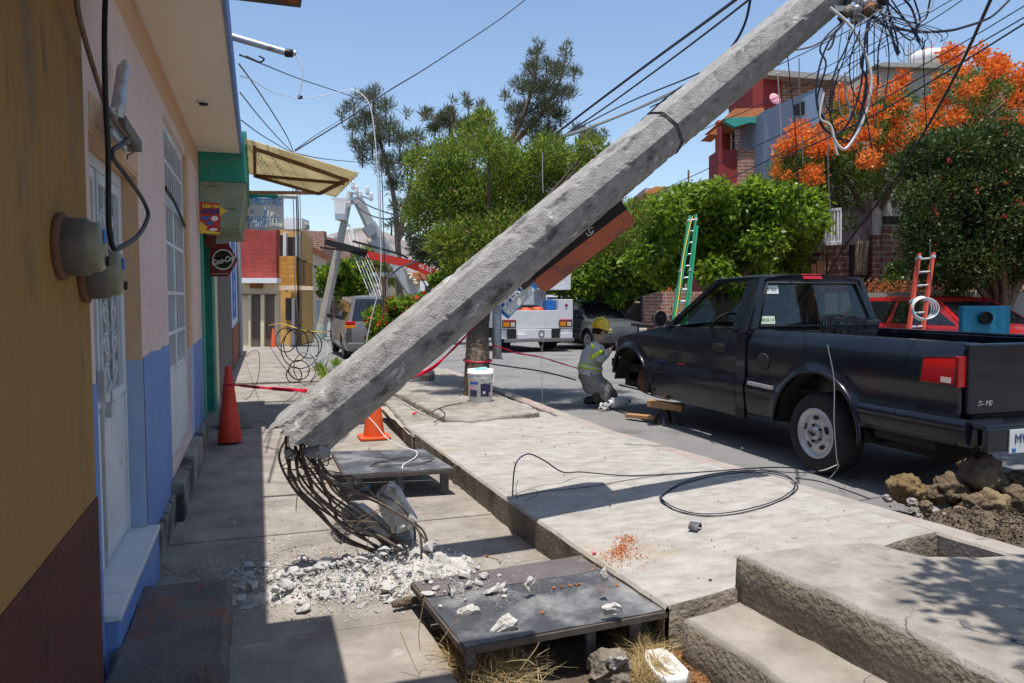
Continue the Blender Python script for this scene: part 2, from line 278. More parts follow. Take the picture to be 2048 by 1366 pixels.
M['clod'] = mat('earth_clod', (.085, .058, .034), (.19, .14, .09), 1, 6, bump=1, bscale=50, bdist=.02, c3=(.09, .065, .045), s3=5)
M['plate'] = mat('dusty_steel_plate', (.055, .058, .065), (.12, .122, .13), .5, 4, metal=.3, bump=.3, bscale=60, bdist=.003, c3=(.33, .32, .31), s3=3.4, t3=(.47, .68), c4=(.16, .115, .09), s4=5, t4=(.60, .68))
M['platebrown'] = mat('brown_steel_plate', (.12, .10, .098), (.17, .148, .142), .6, 4, metal=.3, c3=(.27, .25, .23), s3=5, t3=(.55, .76))
M['brick_red'] = brickmat('red_painted_brick', (.42, .07, .055), (.36, .055, .045), (.30, .05, .04), .45, .16)
M['brick_yel'] = brickmat('yellow_brick', (.68, .33, .06), (.58, .27, .045), (.42, .20, .04), .5, .17)
M['brick_brown'] = brickmat('brown_tile_brick', (.34, .12, .06), (.29, .10, .05), (.22, .10, .06), .22, .1)
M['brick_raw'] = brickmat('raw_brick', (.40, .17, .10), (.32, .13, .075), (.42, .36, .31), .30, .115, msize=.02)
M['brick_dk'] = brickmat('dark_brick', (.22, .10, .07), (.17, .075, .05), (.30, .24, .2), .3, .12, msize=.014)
M['ochre'] = mat('ochre_wall', (.62, .36, .10), (.68, .42, .14), .85, 2, c3=(.5, .3, .12), s3=1.2)
M['cream2'] = mat('pale_wall', (.66, .52, .35), (.72, .60, .44), .85, 2, c3=(.52, .42, .3), s3=1)
M['palegreen'] = mat('pale_green_wall', (.42, .52, .48), (.5, .6, .56), .85, 2)
M['maroon'] = mat('maroon_wall', (.21, .028, .03), (.26, .035, .035), .85, 1.5)
M['redwall'] = mat('red_wall', (.45, .075, .05), (.40, .06, .045), .85, 1.5)
M['bluegrey'] = mat('blue_grey_wall', (.20, .24, .31), (.235, .275, .345), .85, .8, bump=.2)
M['teal'] = mat('teal_trim', (.04, .30, .24), rough=.8)
M['terracotta'] = mat('terracotta', (.58, .20, .075), (.46, .15, .06), .9, 8, bump=.4, bscale=30)
M['conc_wall'] = mat('grey_concrete_wall', (.30, .28, .25), (.38, .36, .33), .95, 2, bump=.5, bscale=30)
M['orangewall'] = mat('orange_wall', (.62, .15, .05), (.56, .13, .045), .85, 2)
M['trunk'] = mat('bark', (.12, .085, .06), (.24, .18, .135), 1, 9, bump=1, bscale=30, bdist=.03, stretch=(3, 3, .5))
M['limewash'] = mat('limewash', (.55, .53, .49), (.42, .38, .33), .95, 8, bump=.7, bscale=30)
M['wood'] = mat('wood', (.42, .24, .11), (.33, .18, .08), .8, 8, stretch=(1, 6, 6))
M['darkwood'] = mat('dark_wood', (.09, .06, .045), (.13, .09, .065), .9, 8)
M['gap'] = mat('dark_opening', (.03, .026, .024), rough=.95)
# ================================================================ setting
def ground_profile(xs, ys, dz, name, m):
    b = MB(); b.grid([[(x, y, gnd(y)+dz) for x in xs] for y in ys], smooth=False); o = b.build(name, m); tag(o, kind='structure'); return o
YS = [-60, 0, 5, 10, 14, 20, 26, 32, 38, 44, 50, 60, 90, 150, 400, 1500, 4000]
ground_profile([-3000, -300, -40, -5, 0, 5, 12, 40, 300, 3000], YS, -.22, 'terrain', M['dirt'])
ground_profile([2.98, 6, 11.6], [-30, 0, 5, 10, 13.4], -.004, 'road', M['asphalt'])
ground_profile([1.15, 6, 11.6, 14], [13.4, 20, 26, 32, 38, 44, 50, 60, 110], -.004, 'road', M['asphalt'])
b = MB(); b.grid([[(x, y, gnd(y)-.20) for x in (-40, 1.15)] for y in (44, 50, 60, 110)]); tag(b.build('far_road', M['asphalt']), kind='structure')
# left walkway in poured bays with open joints
b = MB(); y = -2.0; edges = [-2, .4, 1.9, 3.14, 4.55, 5.3, 6.9, 8.1, 9.9, 11.4, 13.4, 16, 19, 22, 26, 30, 36, 42]
for a, c in zip(edges, edges[1:]):
    dz = random.uniform(-.004, .004); x1 = .66 if c <= 3.2 else (1.6 if c < 5 else 1.45 if c < 14 else 1.12)
    z0, z1 = gnd(a)+dz, gnd(c)+dz; g = .006; t = .18 if c < 14 else .10
    t2 = 0 if c < 14 else .04
    b.hexa([(-.85, a+g, z0-t), (x1, a+g, z0-t), (x1, c-g, z1-t), (-.85, c-g, z1-t), (-.85, a+g, z0+t2), (x1, a+g, z0+t2), (x1, c-g, z1+t2), (-.85, c-g, z1+t2)])
tag(b.build('walkway', M['walk'], bevel=.006), kind='structure')
b = MB(); b.box((.67, 3.02, -.18), (1.6, 3.13, -.002)); tag(b.build('walkway', M['walk'], bevel=.006), kind='structure')
# pit floor
def bump_sheet(x0, x1, y0, y1, n, m, z, amp, fr, name):
    rows = [[(x0+(x1-x0)*i/n, y0+(y1-y0)*j/n, z+amp*nz((x0+(x1-x0)*i/n, y0+(y1-y0)*j/n, 0), fr)+amp*.4*nz((i, j, 0), .7)) for i in range(n+1)] for j in range(n+1)]
    b = MB(); b.grid(rows); o = b.build(name, m); tag(o, kind='structure'); return o
bump_sheet(.55, 1.75, .3, 2.98, 46, M['dirt'], -.065, .035, 3.1, 'pit_floor')
def SZ(X, Y): u = max(0, min(1, (X-1.4)/1.55)); return .17+u*max(0, 6.2-Y)*.04-(1-u)*.045*max(0, min(1, (4-Y)/1.5))
def irregular_block(pts, zt, zb, name, mtop, mside, nsub=26, amp=.007, kind=None, parent=None, seed=0, bev=.02):
    """polygon block with a worn edge: outline subdivided and jittered, top bevelled inward, rough sides"""
    out = []
    for i in range(len(pts)):
        a, c = Vector(pts[i]), Vector(pts[(i+1) % len(pts)]); n = max(2, int((c-a).length/.06))
        for k in range(n):
            p = a+(c-a)*k/n; j = amp*nz((p.x*9, p.y*9, seed))*1.6+amp*.9*nz((p.x*40, p.y*40, seed)); d = (c-a).normalized(); p = p+Vector((-d.y, d.x))*j; out.append(p)
    cen = sum(out, Vector((0, 0)))/len(out); n = len(out); b = MB(); ins = []
    for i, p in enumerate(out):
        d = (out[(i+1) % n]-out[i-1]); q = Vector((-d.y, d.x)).normalized(); ins.append(p+q*bev*(1+.6*nz((p.x*20, p.y*20, seed+3))))
    z = zt if callable(zt) else (lambda x, y: zt)
    ring = lambda P, dz: [(p.x, p.y, z(p.x, p.y)+dz) for p in P]
    top = ring(ins, 0); vs = top+ring(out, -bev*.8)
    zm = [( (p.x+.012*nz((p.x*14, p.y*14, 9+seed)), p.y+.012*nz((p.x*14, p.y*14, 4+seed)), (z(p.x, p.y)+zb)/2)) for p in out]; vs += zm+[(p.x, p.y, zb) for p in out]
    b.add(top, [tuple(range(n))], 0)
    b.add(vs, [(r*n+i, (r+1)*n+i, (r+1)*n+(i+1) % n, r*n+(i+1) % n) for r in range(3) for i in range(n)], 1, True)
    b.mi[1:1+n] = [0]*n
    o = b.build(name, [mtop, mside]); 
    if kind: tag(o, kind=kind)
    return o
# main slab as a gridded sheet (it rises towards the kerb) with rough sides
def slab_sheet(edgeL, edgeR, ys, z, zb, name):
    n = 40; rows = []
    for y in ys:
        xl, xr = edgeL(y), edgeR(y); xl += .006*nz((0, y*6, 1))+.005*nz((0, y*40, 2)); rows.append([(xl+(xr-xl)*i/n, y+.012*nz((xl+(xr-xl)*i/n*5, y, 3)) if y in (ys[0], ys[-1]) else y, z(xl+(xr-xl)*i/n, y)+.004*nz((i*.2, y*2, 0))) for i in range(n+1)])
    b = MB(); b.grid(rows, 0)
    per = [r[0] for r in rows]; out2 = [(p[0]-.012, p[1], p[2]-.015) for p in per]; out3 = [(p[0]-.012+.03*nz((p[1]*12, 1, 5)), p[1], p[2]-.08) for p in per]; out4 = [(p[0]-.005, p[1], zb) for p in per]
    b.grid([per, out2], 0); b.grid([out2, out3, out4], 1)
    for r, s in ((rows[0], -1), (rows[-1], 1)): b.grid([r, [(p[0], p[1]+s*.012, p[2]-.015) for p in r], [(p[0], p[1]+s*.012+.02*nz((p[0]*12, 3, 5)), zb) for p in r]][::s], 1)
    rr = [r[-1] for r in rows]; b.grid([rr, [(p[0], p[1], zb) for p in rr]][::-1], 1)
    return tag(b.build(name, [M['slab'], M['rough_concrete']]), kind='structure')
eL = lambda y: 1.43+.085*(4-y) if y < 4 else 1.43-(y-4)*.036
slab_sheet(eL, lambda y: 2.94, [2.6+i*(7.1-2.6)/90 for i in range(91)], SZ, -.15, 'pavement_slab')
def g2(px, py, z): p = G(px, py, z); return (p.x, p.y)
irregular_block([g2(745, 775, .17), g2(826, 866, .17), g2(888, 846, .17), g2(800, 795, .17)][::1], .165, -.1, 'pavement_slab', M['slab_worn'], M['rough_concrete'], kind='structure', seed=2)
irregular_block([(1.27, 12.6), g2(802, 790, .2), g2(893, 836, .2), g2(945, 840, .2), g2(1078, 822, .2), (2.94, 12.6)], .195, -.1, 'pavement_slab', M['slab_worn'], M['rough_concrete'], kind='structure', seed=5)
bump_sheet(1.3, 2.95, 6.6, 8.6, 30, M['slab'], .135, .02, 3, 'mortar_bed')
# kerb with worn paint, brick-built upper step, low step
b = MB(); P = []
ys = [1.0+i*.1 for i in range(117)]
rows = []
for y in ys:
    x0, x1 = 2.95, 3.10+.008*nz((1, y*3, 0)); zt = SZ(2.95, y)-.006+.006*nz((2, y*5, 0)); rows.append([(x0, y, -.1), (x0, y, zt-.012), (x0+.012, y, zt), (x1-.02, y, zt), (x1, y, zt-.02), (x1+.01, y, -.1)])
b.grid(rows, 0, False); tag(b.build('kerb', M['curb']), kind='structure')
irregular_block([(1.93, .2), (4.2, .2), (4.2, 1.75), (3.3, 2.16), (3.0, 2.22), (2.6, 2.34), (2.50, 2.53), (1.86, 2.60), (1.93, 1.88)], lambda x, y: .33+.012*nz((x*2, y*2, 1)), .1, 'raised_slab', M['slab_worn'], M['rough_concrete'], kind='structure', seed=7, amp=.008)
irregular_block([(1.62, .2), (2.3, .2), (2.3, 2.56), (1.9, 2.60), (1.56, 2.52), (1.6, 2.2)], .13, -.2, 'low_step', M['walk'], M['rough_concrete'], kind='structure', seed=9, amp=.008)
irregular_block([(1.58, 2.5), (1.6, 2.52), (1.86, 2.66), (3.0, 2.75), (3.0, 2.63), (1.95, 2.55), (1.64, 2.46)], .08, -.2, 'rough_footing', M['rough_concrete'], M['rough_concrete'], kind='structure', seed=11)
# opposite pavement and bank on the right, beyond the road
b = MB(); b.grid([[(11.6, y, gnd(y)-.1), (11.6, y, gnd(y)+.14), (13.4, y, gnd(y)+.15)] for y in (-5, 5, 10, 20, 40, 60)], smooth=False); tag(b.build('far_pavement', M['walk']), kind='structure')
b = MB(); b.grid([[(x, y, (gnd(y)+.1 if x < 13.3 else 1.15+.10*nz((x, y, 0), .5)+(x-13.6)*.05)) for x in (13.0, 13.3, 13.6, 15, 17, 20, 26, 40, 60)] for y in np.linspace(-5, 60, 60)]); tag(b.build('earth_bank', M['dirt']), kind='structure')
# far hills, dry slopes
def ridge(name, d, prof, seed):
    rows = []
    for k in range(9):
        f = k/8; row = []
        for px in range(200, 1700, 10):
            top = np.interp(px, [p[0] for p in prof], [p[1] for p in prof])+4*nz((px*.013, seed, 0))+1.6*nz((px*.06, seed, 1)); dd = d*(.72+.28*f); p = D(px, 640, dd); zt = CAM_H+(595-top)/F_PX*d
            row.append((p.x, p.y, -3+(zt+3)*f**1.1+zt*.10*math.sin(f*3.1)*nz((px*.02, k*.35, seed))))
        rows.append(row)
    b = MB(); b.grid(rows); return tag(b.build(name, M['hill']), kind='structure')
ridge('hills', 900, [(200, 520), (560, 500), (640, 475), (700, 460), (740, 458), (790, 470), (830, 492), (900, 505), (1000, 510), (1300, 500), (1700, 520)], 1)
# ================================================================ left side of the street
def tile_roof(b, x0, x1, y0, y1, z, slope, pitch=.14, r=.06, m=0):    # half-round tiles laid down towards +x
    n = int((y1-y0)/pitch)
    for i in range(n):
        y = y0+pitch*(i+.5); k = int((x1-x0)/.36)+1
        for j in range(k):
            xa = x1-.36*j; xb = max(x0, xa-.42); za = z+slope*(x1-xa)+.012*random.random(); zb = z+slope*(x1-xb)+.03
            rr = r*random.uniform(.93, 1.05); yy = y+random.uniform(-.006, .006); vs = []
            for (xx, zz, q) in ((xa, za, rr), (xb, zb, rr*.85)):
                for q2 in (q, q-.014):
                    for s in range(7): a = math.pi*s/6; vs.append((xx, yy+math.cos(a)*q2, zz+math.sin(a)*q2))
            fs = []
            for s in range(6): fs += [(s, s+1, 14+s+1, 14+s), (7+s, 21+s, 21+s+1, 7+s+1), (s, 7+s, 7+s+1, s+1), (14+s, 14+s+1, 21+s+1, 21+s)]
            b.add(vs, fs, m)
# ---- ochre house by the camera
t = thing('ochre_house', 'dark ochre house wall with oxblood base nearest the camera on the left', 'house', (-.6, 0, 0))
MB().box((-.9, -3, -.1), (-.48, 2.56, 3.3)).build('wall', M['yellow'], t, bevel=.006)
MB().box((-.5, -3, 0), (-.476, 2.562, .78)).build('dado', M['ox'], t, bevel=.002)
b = MB(); b.box((-.9, -3, 2.455), (.17, 2.93, 2.505)); b.build('eave_boards', M['darkwood'], t)  # boards extended past the tiles so the eave shadow edge falls straight
b = MB(); tile_roof(b, -.9, .155, -3, 2.98, 2.435, .12); b.build('roof_tiles', M['terracotta'], t)
MB().cyl((.0, 2.18, 2.72), (.85, 2.18, 2.72), .045, n=10).build('roof_pipe', M['silver'], t)
def meter(y, z, lab):
    t = thing('electric_meter', lab, 'electric meter', (-.48, y, z), 'electricity meters on the ochre wall')
    X = (1, 0, 0)
    MB().lathe([(.085, 0), (.088, .012), (.07, .016)], (-.478, y, z), X, 20).build('back_plate', M['rust'], t)
    b = MB(); b.lathe([(.072, .01), (.075, .03), (.074, .066), (.066, .072)], (-.478, y, z), X, 28); b.build('meter_body', M['grey'], t)
    b = MB(); b.lathe([(.066, .07), (.064, .092), (.056, .102), (.0, .104)], (-.478, y, z), X, 28); b.build('glass_cover', M['meterglass'], t)
    b = MB(); b.box((-.478+.1042, y-.022, z+.012), (-.478+.106, y+.018, z+.045)); b.build('rating_label', M['blueink'], t)
    MB().cyl((-.478+.09, y+.02, z-.035), (-.478+.110, y+.02, z-.035), .013, n=10).build('knob', M['black'], t)
M['meterglass'] = mat('meter_glass', (.20, .19, .13), (.27, .26, .18), .35, 9)
meter(2.20, 1.52, 'grey round electric meter higher and nearer the camera of two on the ochre wall')
meter(2.475, 1.46, 'grey round electric meter lower and further of two at the ochre wall corner')
# ---- pink and blue house
W = -.53
t = thing('pink_house', 'pink house with blue dado, white metal doors and a beige concrete eave', 'house', (W, 5.2, 0))
D1, D2 = (2.88, 3.98, .27, 1.97), (5.11, 6.60, .30, 2.52)
b = MB()
for y0, y1, z0, z1 in ((2.57, 2.88, -.1, 2.82), (2.88, 3.98, 1.97, 2.82), (2.88, 3.98, -.1, .05), (3.98, 5.11, -.1, 2.82), (5.11, 6.60, 2.52, 2.82), (5.11, 6.60, -.1, .30), (6.60, 8.05, -.1, 2.82)): b.box((-.85, y0, z0), (W, y1, z1))
b.build('wall', M['pink'], t)
for y0, y1 in ((2.573, 2.877), (3.984, 5.106), (6.9, 8.047)):
    b = MB()
    n = 12; zt = 1.10 if y0 < 4 else (1.03 if y0 < 6 else .99)
    top = [(W+.003, y0+(y1-y0)*i/n, zt+.02*nz((y0*5+i*.5, 0, 0))+.006*nz((y0*5+i*1.9, 1, 0))) for i in range(n+1)]; bot = [(W+.003, p[1], -.05) for p in top]
    b.grid([bot, top], smooth=False); b.grid([top, [(W-.02, p[1], p[2]) for p in top]], smooth=False)
    b.build('blue_dado', M['blue'], t)
b = MB()                                                             # reveals and painted lintel band
RV = .075
b.box((W-RV-.02, 3.972, .28), (W-.001, 3.9795, 1.968)); b.box((W-RV-.02, 2.882, 1.955), (W-.001, 3.971, 1.969)); b.box((W-.01, 2.9, 1.9705), (W+.002, 4.0, 2.09)); b.box((W-.3, 6.592, .99), (W-.002, 6.599, 2.52)); b.box((W-.01, 6.605, 1.0), (W+.0035, 6.87, 2.80)); b.box((W-.01, 2.6, 2.60), (W+.002, 8.0, 2.795))
b.build('peach_trim', M['peach'], t)
M['paleblue'] = mat('pale_blue_paint', (.28, .38, .56), (.36, .46, .62), .8, 4, bump=.3); MB().box((W-RV-.02, 3.968, .28), (W+.001, 3.9718, 1.09)).build('reveal_paint', M['paleblue'], t); MB().box((W-.01, 6.605, .02), (W+.0035, 6.88, .985)).build('jamb_paint', M['paleblue'], t)
b = MB(); b.box((W-.005, 2.9, 0), (W+.045, 4.03, .262)); b.build('door_plinth', M['blue'], t, bevel=.008)
b = MB()
for k in range(5): b.box((W-RV-.05, 2.885+.222*k, .252), (W+.055, 2.885+.222*k+.218, .278))
b.build('threshold_tiles', M['tile'], t, bevel=.003)
b = MB(); b.box((W-.005, 4.04, -.02), (W+.03, 8.04, .18)); b.box((W-.005, 5.0, .0), (W+.075, 7.05, .24)); b.build('plinth', M['mould'], t, bevel=.012)
b = MB(); b.box((-.85, 2.62, 2.822), (-.135, 8.05, 2.98)); b.build('eave_slab', M['beige'], t, bevel=.004)
MB().box((-.134, 2.62, 2.81), (-.118, 8.052, 3.0)).build('eave_edge', M['blue'], t)
b = MB(); b.lathe([(.05, 0), (.055, -.006), (.04, -.008)], (-.35, 6.04, 2.822), (0, 0, 1), 20); o = b.build('lamp_socket', M['white'], t)
MB().lathe([(.036, -.0085), (.03, -.02), (.012, -.022)], (-.35, 6.04, 2.822), (0, 0, 1), 16).build('bulb_holder', M['black'], o)
# door 1: two white metal leaves with patterned glass
XD = W-RV
dr = MB(); dr.box((XD-.05, 2.885, .278), (XD+.006, 2.93, 1.955)); dr.box((XD-.05, 3.93, .278), (XD+.006, 3.968, 1.955)); dr.box((XD-.05, 2.93, 1.90), (XD+.006, 3.93, 1.952)); door = dr.build('door', M['whitem'], t, bevel=.004)
for k, (y0, y1) in enumerate(((2.935, 3.36), (3.375, 3.925))):
    b = MB(); b.box((XD-.03, y0, .285), (XD-.004, y1, .95)); n = 6
    for i in range(n): ya = y0+.02+(y1-y0-.04)*i/n; b.box((XD-.01, ya, .30), (XD+.003, ya+(y1-y0-.04)/n-.012, .93))
    b.box((XD-.03, y0, .95), (XD+.006, y0+.045, 1.895)); b.box((XD-.03, y1-.045, .95), (XD+.006, y1, 1.895)); b.box((XD-.03, y0+.045, 1.85), (XD+.006, y1-.045, 1.895)); b.box((XD-.03, y0+.045, .95), (XD+.006, y1-.045, .99))
    b.build('door_leaf', M['whitem'], door, bevel=.003)
    MB().box((XD-.022, y0+.045, .99), (XD-.016, y1-.045, 1.85)).build('door_glass', M['smoke'], door)
    b = MB()
    for zc in np.arange(1.06, 1.84, .13):
        for s in (-1, 1):
            yc = (y0+y1)/2+s*(y1-y0)*.17; pts = [(XD-.008, yc+s*(.055-.0035*a)*math.cos(a), zc+(.055-.0035*a)*math.sin(a)) for a in np.linspace(0, 9, 26)]; b.tube(pts, .0045, 5)
    for yy in np.linspace(y0+.07, y1-.07, 4): b.box((XD-.012, yy-.004, .99), (XD-.004, yy+.004, 1.85))
    b.build('scroll_grille', M['whitem'], door)
b = MB(); b.box((XD-.005, 3.345, .30), (XD+.012, 3.375, 1.895)); b.build('door_edge_strip', M['silver'], door)
b = MB(); b.tube(spline([(XD+.02, 3.30, 1.06), (XD+.035, 3.34, 1.02), (XD+.03, 3.40, 1.05), (XD+.03, 3.43, .98), (XD+.02, 3.45, .90)], 8), .006, 6); b.box((XD+.004, 3.28, .98), (XD+.03, 3.33, 1.10)); b.box((XD+.012, 3.405, .90), (XD+.032, 3.445, .96)); b.build('chain_lock', M['silver'], door)
# door 2: white grille door with transom
XG = W-.03
b = MB(); y0, y1, z0, z1 = D2
for ya, yb in ((y0, y0+.05), (y1-.05, y1)): b.box((XG-.04, ya, z0), (XG+.006, yb, z1))
b.box((XG-.04, y0+.05, z1-.05), (XG+.006, y1-.05, z1)); b.box((XG-.04, y0+.05, 2.0), (XG+.006, y1-.05, 2.07)); b.box((XG-.04, (y0+y1)/2-.03, z0), (XG+.004, (y0+y1)/2+.03, 2.0)); gd = b.build('grille_door', M['whitem'], t, bevel=.004)
b = MB()
for ya, yb in ((y0+.055, (y0+y1)/2-.035), ((y0+y1)/2+.035, y1-.055)):
    b.box((XG-.03, ya, z0+.01), (XG-.006, yb, .92))
    for i in range(4): w_ = (yb-ya)/4; b.box((XG-.01, ya+w_*i+.012, z0+.04), (XG+.002, ya+w_*(i+1)-.012, .88))
b.build('lower_panel', M['whitem'], gd, bevel=.003)
b = MB()
for i in range(12): yy = y0+.07+(y1-y0-.14)*i/11; b.box((XG-.002, yy-.008, .92), (XG+.004, yy+.008, 2.0)); b.box((XG-.002, yy-.008, 2.07), (XG+.004, yy+.008, z1-.05))
for zz in (1.15, 1.42, 1.75, 2.28): b.box((XG-.004, y0+.05, zz-.012), (XG+.006, y1-.05, zz+.012))
b.build('bars', M['whitem'], gd)
b = MB(); b.box((XG-.05, y0+.05, .92), (XG-.042, y1-.05, z1-.05)); b.build('pane', M['darkglass'], gd)
tag(wire('short_cable', [(XG+.03, 5.13, 2.07), (XG+.04, 5.6, 2.03), (XG+.03, 6.2, 1.98), (XG+.02, 6.56, 1.96)], .012, M['black'], 'thick dark cable slung across the white grille door', 'cable'), None)
# broken service mast on the wall
t2 = thing('broken_meter_mast', 'twisted galvanised meter mast torn loose on the pink wall', 'meter mast', (W, 3.6, 2.1))
Q = lambda px, py, o=.03: AX(px, py, W+o)
b = MB(); b.tube([Q(234, 232, .05), Q(238, 205, .06), Q(241, 170, .05), Q(246, 140, .05), Q(250, 125, .05)], [.024, .026, .022, .024, .012], 8); b.build('torn_pipe', M['silver'], t2)
b = MB(); b.obox(Q(219, 240, .02), Q(256, 292, .02), .05, .11, (1, 0, 0)); b.build('meter_box', M['grey'], t2, bevel=.006)
b = MB(); b.obox(Q(221, 262, .055), Q(250, 298, .055), .02, .015, (1, 0, 0)); b.obox(Q(219, 238, .055), Q(254, 282, .055), .02, .015, (1, 0, 0)); b.build('bracket', M['silver'], t2)
b = MB(); random.seed(3)
for _ in range(7): p = Q(225+random.uniform(-5, 16), 218+random.uniform(-18, 22), .05); b.rock(p, .018, 9)
b.build('torn_metal', M['silver'], t2)
MB().tube(spline([Q(254, 285, .04), Q(264, 296, .05), Q(266, 305, .05), Q(256, 310, .05), Q(254, 318, .05)], 6), .003, 5).build('loose_wire', M['black'], t2)
wire('hanging_cable', [Q(213, -60, .12), Q(209, 60, .12), Q(211, 200, .12), Q(216, 300, .12), Q(217, 420, .12), Q(220, 470, .12), Q(228, 497, .13), Q(246, 492, .13), Q(275, 472, .12), Q(292, 445, .11), Q(296, 425, .1), Q(283, 395, .09), Q(255, 355, .08), Q(232, 325, .07), Q(224, 310, .07), Q(228, 298, .07), Q(245, 288, .07), Q(256, 278, .07)], .0085, M['black'], 'thick black service cable hanging in a loop before the white door', 'cable')
wire('hanging_cable', [Q(150, -20, .1), Q(160, 40, .1), Q(185, 130, .09), Q(212, 210, .08), Q(235, 250, .07), Q(258, 282, .06)], .008, M['rustbar'], 'thin rusty brown cable running diagonally down the pink wall', 'cable')
wire('hanging_cable', [D(322, -30, 4.6), D(318, 20, 4.6), D(300, 65, 4.6), D(298, 95, 4.6), D(304, 115, 4.6), D(312, 112, 4.6)], .012, M['black'], 'short black cable end hooked below the beige eave', 'cable')
for s in ([(304, 55), (296, 72), (290, 75), (298, 80)],): wire('tie_wire', px_line(s, 4.6), .003, M['black'], 'scrap of thin wire wrapped on the hooked cable end', 'wire')
# concrete step before the door
irregular_block([(-.50, 2.62), (-.125, 2.62), (-.13, 3.48), (-.50, 3.50)], .155, 0, 'x', M['step'], M['step'], seed=3, amp=.008)
o = bpy.data.objects['x']; o.name = 'door_step'; tag(o, 'dark worn concrete step with red paint traces before the white door', 'step')
# service pipe on the eave
t3 = thing('service_pipe', 'grey service pipe sticking out from the blue edge of the eave', 'pipe', (-.12, 5, 2.9))
MB().cyl((-.3, 5.0, 3.02), AY(572, 105, 5.0), .022, .02, 12).build('pipe', M['silver'], t3)
b = MB(); p = AY(576, 106, 5.0); b.lathe([(.024, -.02), (.027, 0), (.024, .03), (.01, .032)], p, (1, 0, 0), 14); b.build('end_cap', M['black'], t3)
b = MB(); p = AY(583, 106, 5.0); b.lathe([(.008, 0), (.018, .005), (.018, .012), (.012, .015), (.018, .02), (.010, .03)], p, (1, 0, 0), 12); b.build('insulator', M['silver'], t3)
# ---- green shop
t = thing('green_shop', 'green fronted shop with a dirty pale green fascia box over its entrance', 'shop', (W, 9, 0))
b = MB(); b.box((-.85, 8.06, 2.54), (-.075, 10.3, 3.05)); b.build('fascia', M['green'], t, bevel=.005)
b = MB(); b.slab([(-.53, 8.07, 2.537), (-.09, 8.07, 2.537), (-.165, 8.07, 2.09), (-.53, 8.07, 2.09)], (0, 2.1, 0)); b.build('shutter_box', M['dirtygreen'], t)
b = MB(); b.box((-.85, 8.06, -.1), (W+.01, 8.40, 2.6)); b.box((-.85, 9.75, -.1), (W+.012, 10.3, 2.6)); b.box((-.85, 8.4, 2.3), (W, 9.75, 2.6)); b.build('door_frame', M['green'], t, bevel=.004)
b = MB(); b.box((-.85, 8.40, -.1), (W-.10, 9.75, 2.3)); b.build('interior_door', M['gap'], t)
b = MB(); b.tube([(-.51, 8.065, 2.60), (-.5, 8.06, 2.72), (-.42, 8.06, 2.74), (-.40, 8.06, 2.60)], .003, 5); b.tube(spline([(-.5, 8.06, 2.72), (-.3, 8.055, 2.74), (-.12, 8.06, 2.80)], 5), .003, 5); b.build('sign_wire', M['greycable'], t)
b = MB(); b.box((-.85, 10.31, -.1), (W+.004, 11.2, 3.0)); tag(b.build('cream_wall', M['cream']), 'narrow cream yellow wall between the green shop and the grey shutter', 'wall')
t = thing('shuttered_shop', 'shop front with a grey corrugated roller shutter', 'shop', (W, 14, 0))
b = MB()
n = 60
for i in range(n): y = 11.25+(16.9-11.25)*i/n; b.box((-.85, y, -.3), (W-.02+(.025 if i % 2 else 0), y+(16.9-11.25)/n, 2.5))
b.build('roller_shutter', mat('shutter_grey', (.16, .145, .13), (.22, .20, .185), .7, 4, metal=.2), t)
MB().box((-.85, 11.22, 2.5), (W+.003, 16.92, 3.1)).build('wall', M['white'], t)
t = thing('painted_shop', 'white and blue hand painted shop wall with brown tiled base', 'shop', (W, 20, 0))
MB().box((-.85, 16.95, -.6), (W, 25.5, 3.3)).build('wall', mat('pale_blue_wall', (.60, .63, .70), (.68, .70, .76), .85, 2, c3=(.5, .5, .52), s3=3), t)
MB().box((-.8, 16.94, -.6), (W+.02, 25.5, .72)).build('tiled_base', M['brick_brown'], t)
b = MB()
for y0, y1, z0, z1 in ((17.6, 20.6, .9, 2.75),): b.box((W-.01, y0, z0), (W+.004, y1, z1))
pn = b.build('painted_panel', M['blueink'], t)
for k, s in enumerate(('A', 'G', 'U', 'A')): text(s, .42, frame((W+.006, 19.1, 2.5-.43*k), (0, 1, 0), (0, 0, 1)), M['white'], 'painted_letter', pn, sx=2.2)
MB().cyl((W+.06, 22.0, -.5), (W+.06, 22.0, 3.2), .06, n=10).build('downpipe', M['greycable'], t)
# canopy
t = thing('awning', 'translucent yellow sheet awning on a rusty frame over the pavement', 'awning', (0, 8.8, 2.8))
A0, A1, B0, B1 = AY(490, 278, 7.85), AY(718, 347, 7.85), AY(495, 345, 9.85), AY(672, 393, 9.85)
rows = []
for i in range(25):
    f = i/24; rows.append([tuple((A0+(A1-A0)*f)*(1-g/40)+(B0+(B1-B0)*f)*(g/40)+Vector((0, 0, .018*math.sin(g*1.57)))) for g in range(41)])
b = MB(); b.grid(rows); sh = b.build('corrugated_sheet', M['canopy_sheet'] if 'canopy_sheet' in M else M['canopy'], t, solid=.004)
dn = Vector((0, 0, -.035)); b = MB(); LP = lambda f, g: (A0+(A1-A0)*f)*(1-g)+(B0+(B1-B0)*f)*g+dn
for a, c in (((.08, .05), (.08, .95)), ((.92, .25), (.80, .95)), ((.08, .08), (.95, .20)), ((.08, .92), (.93, .33)), ((.08, .95), (.80, .97))): b.obox(LP(*a), LP(*c), .035, .035)
b.build('rusty_frame', M['rust'], t)
b = MB(); b.obox(AY(495, 385, 9.95), AY(640, 386, 9.95), .04, .04); b.build('tie_bar', M['rust'], t)
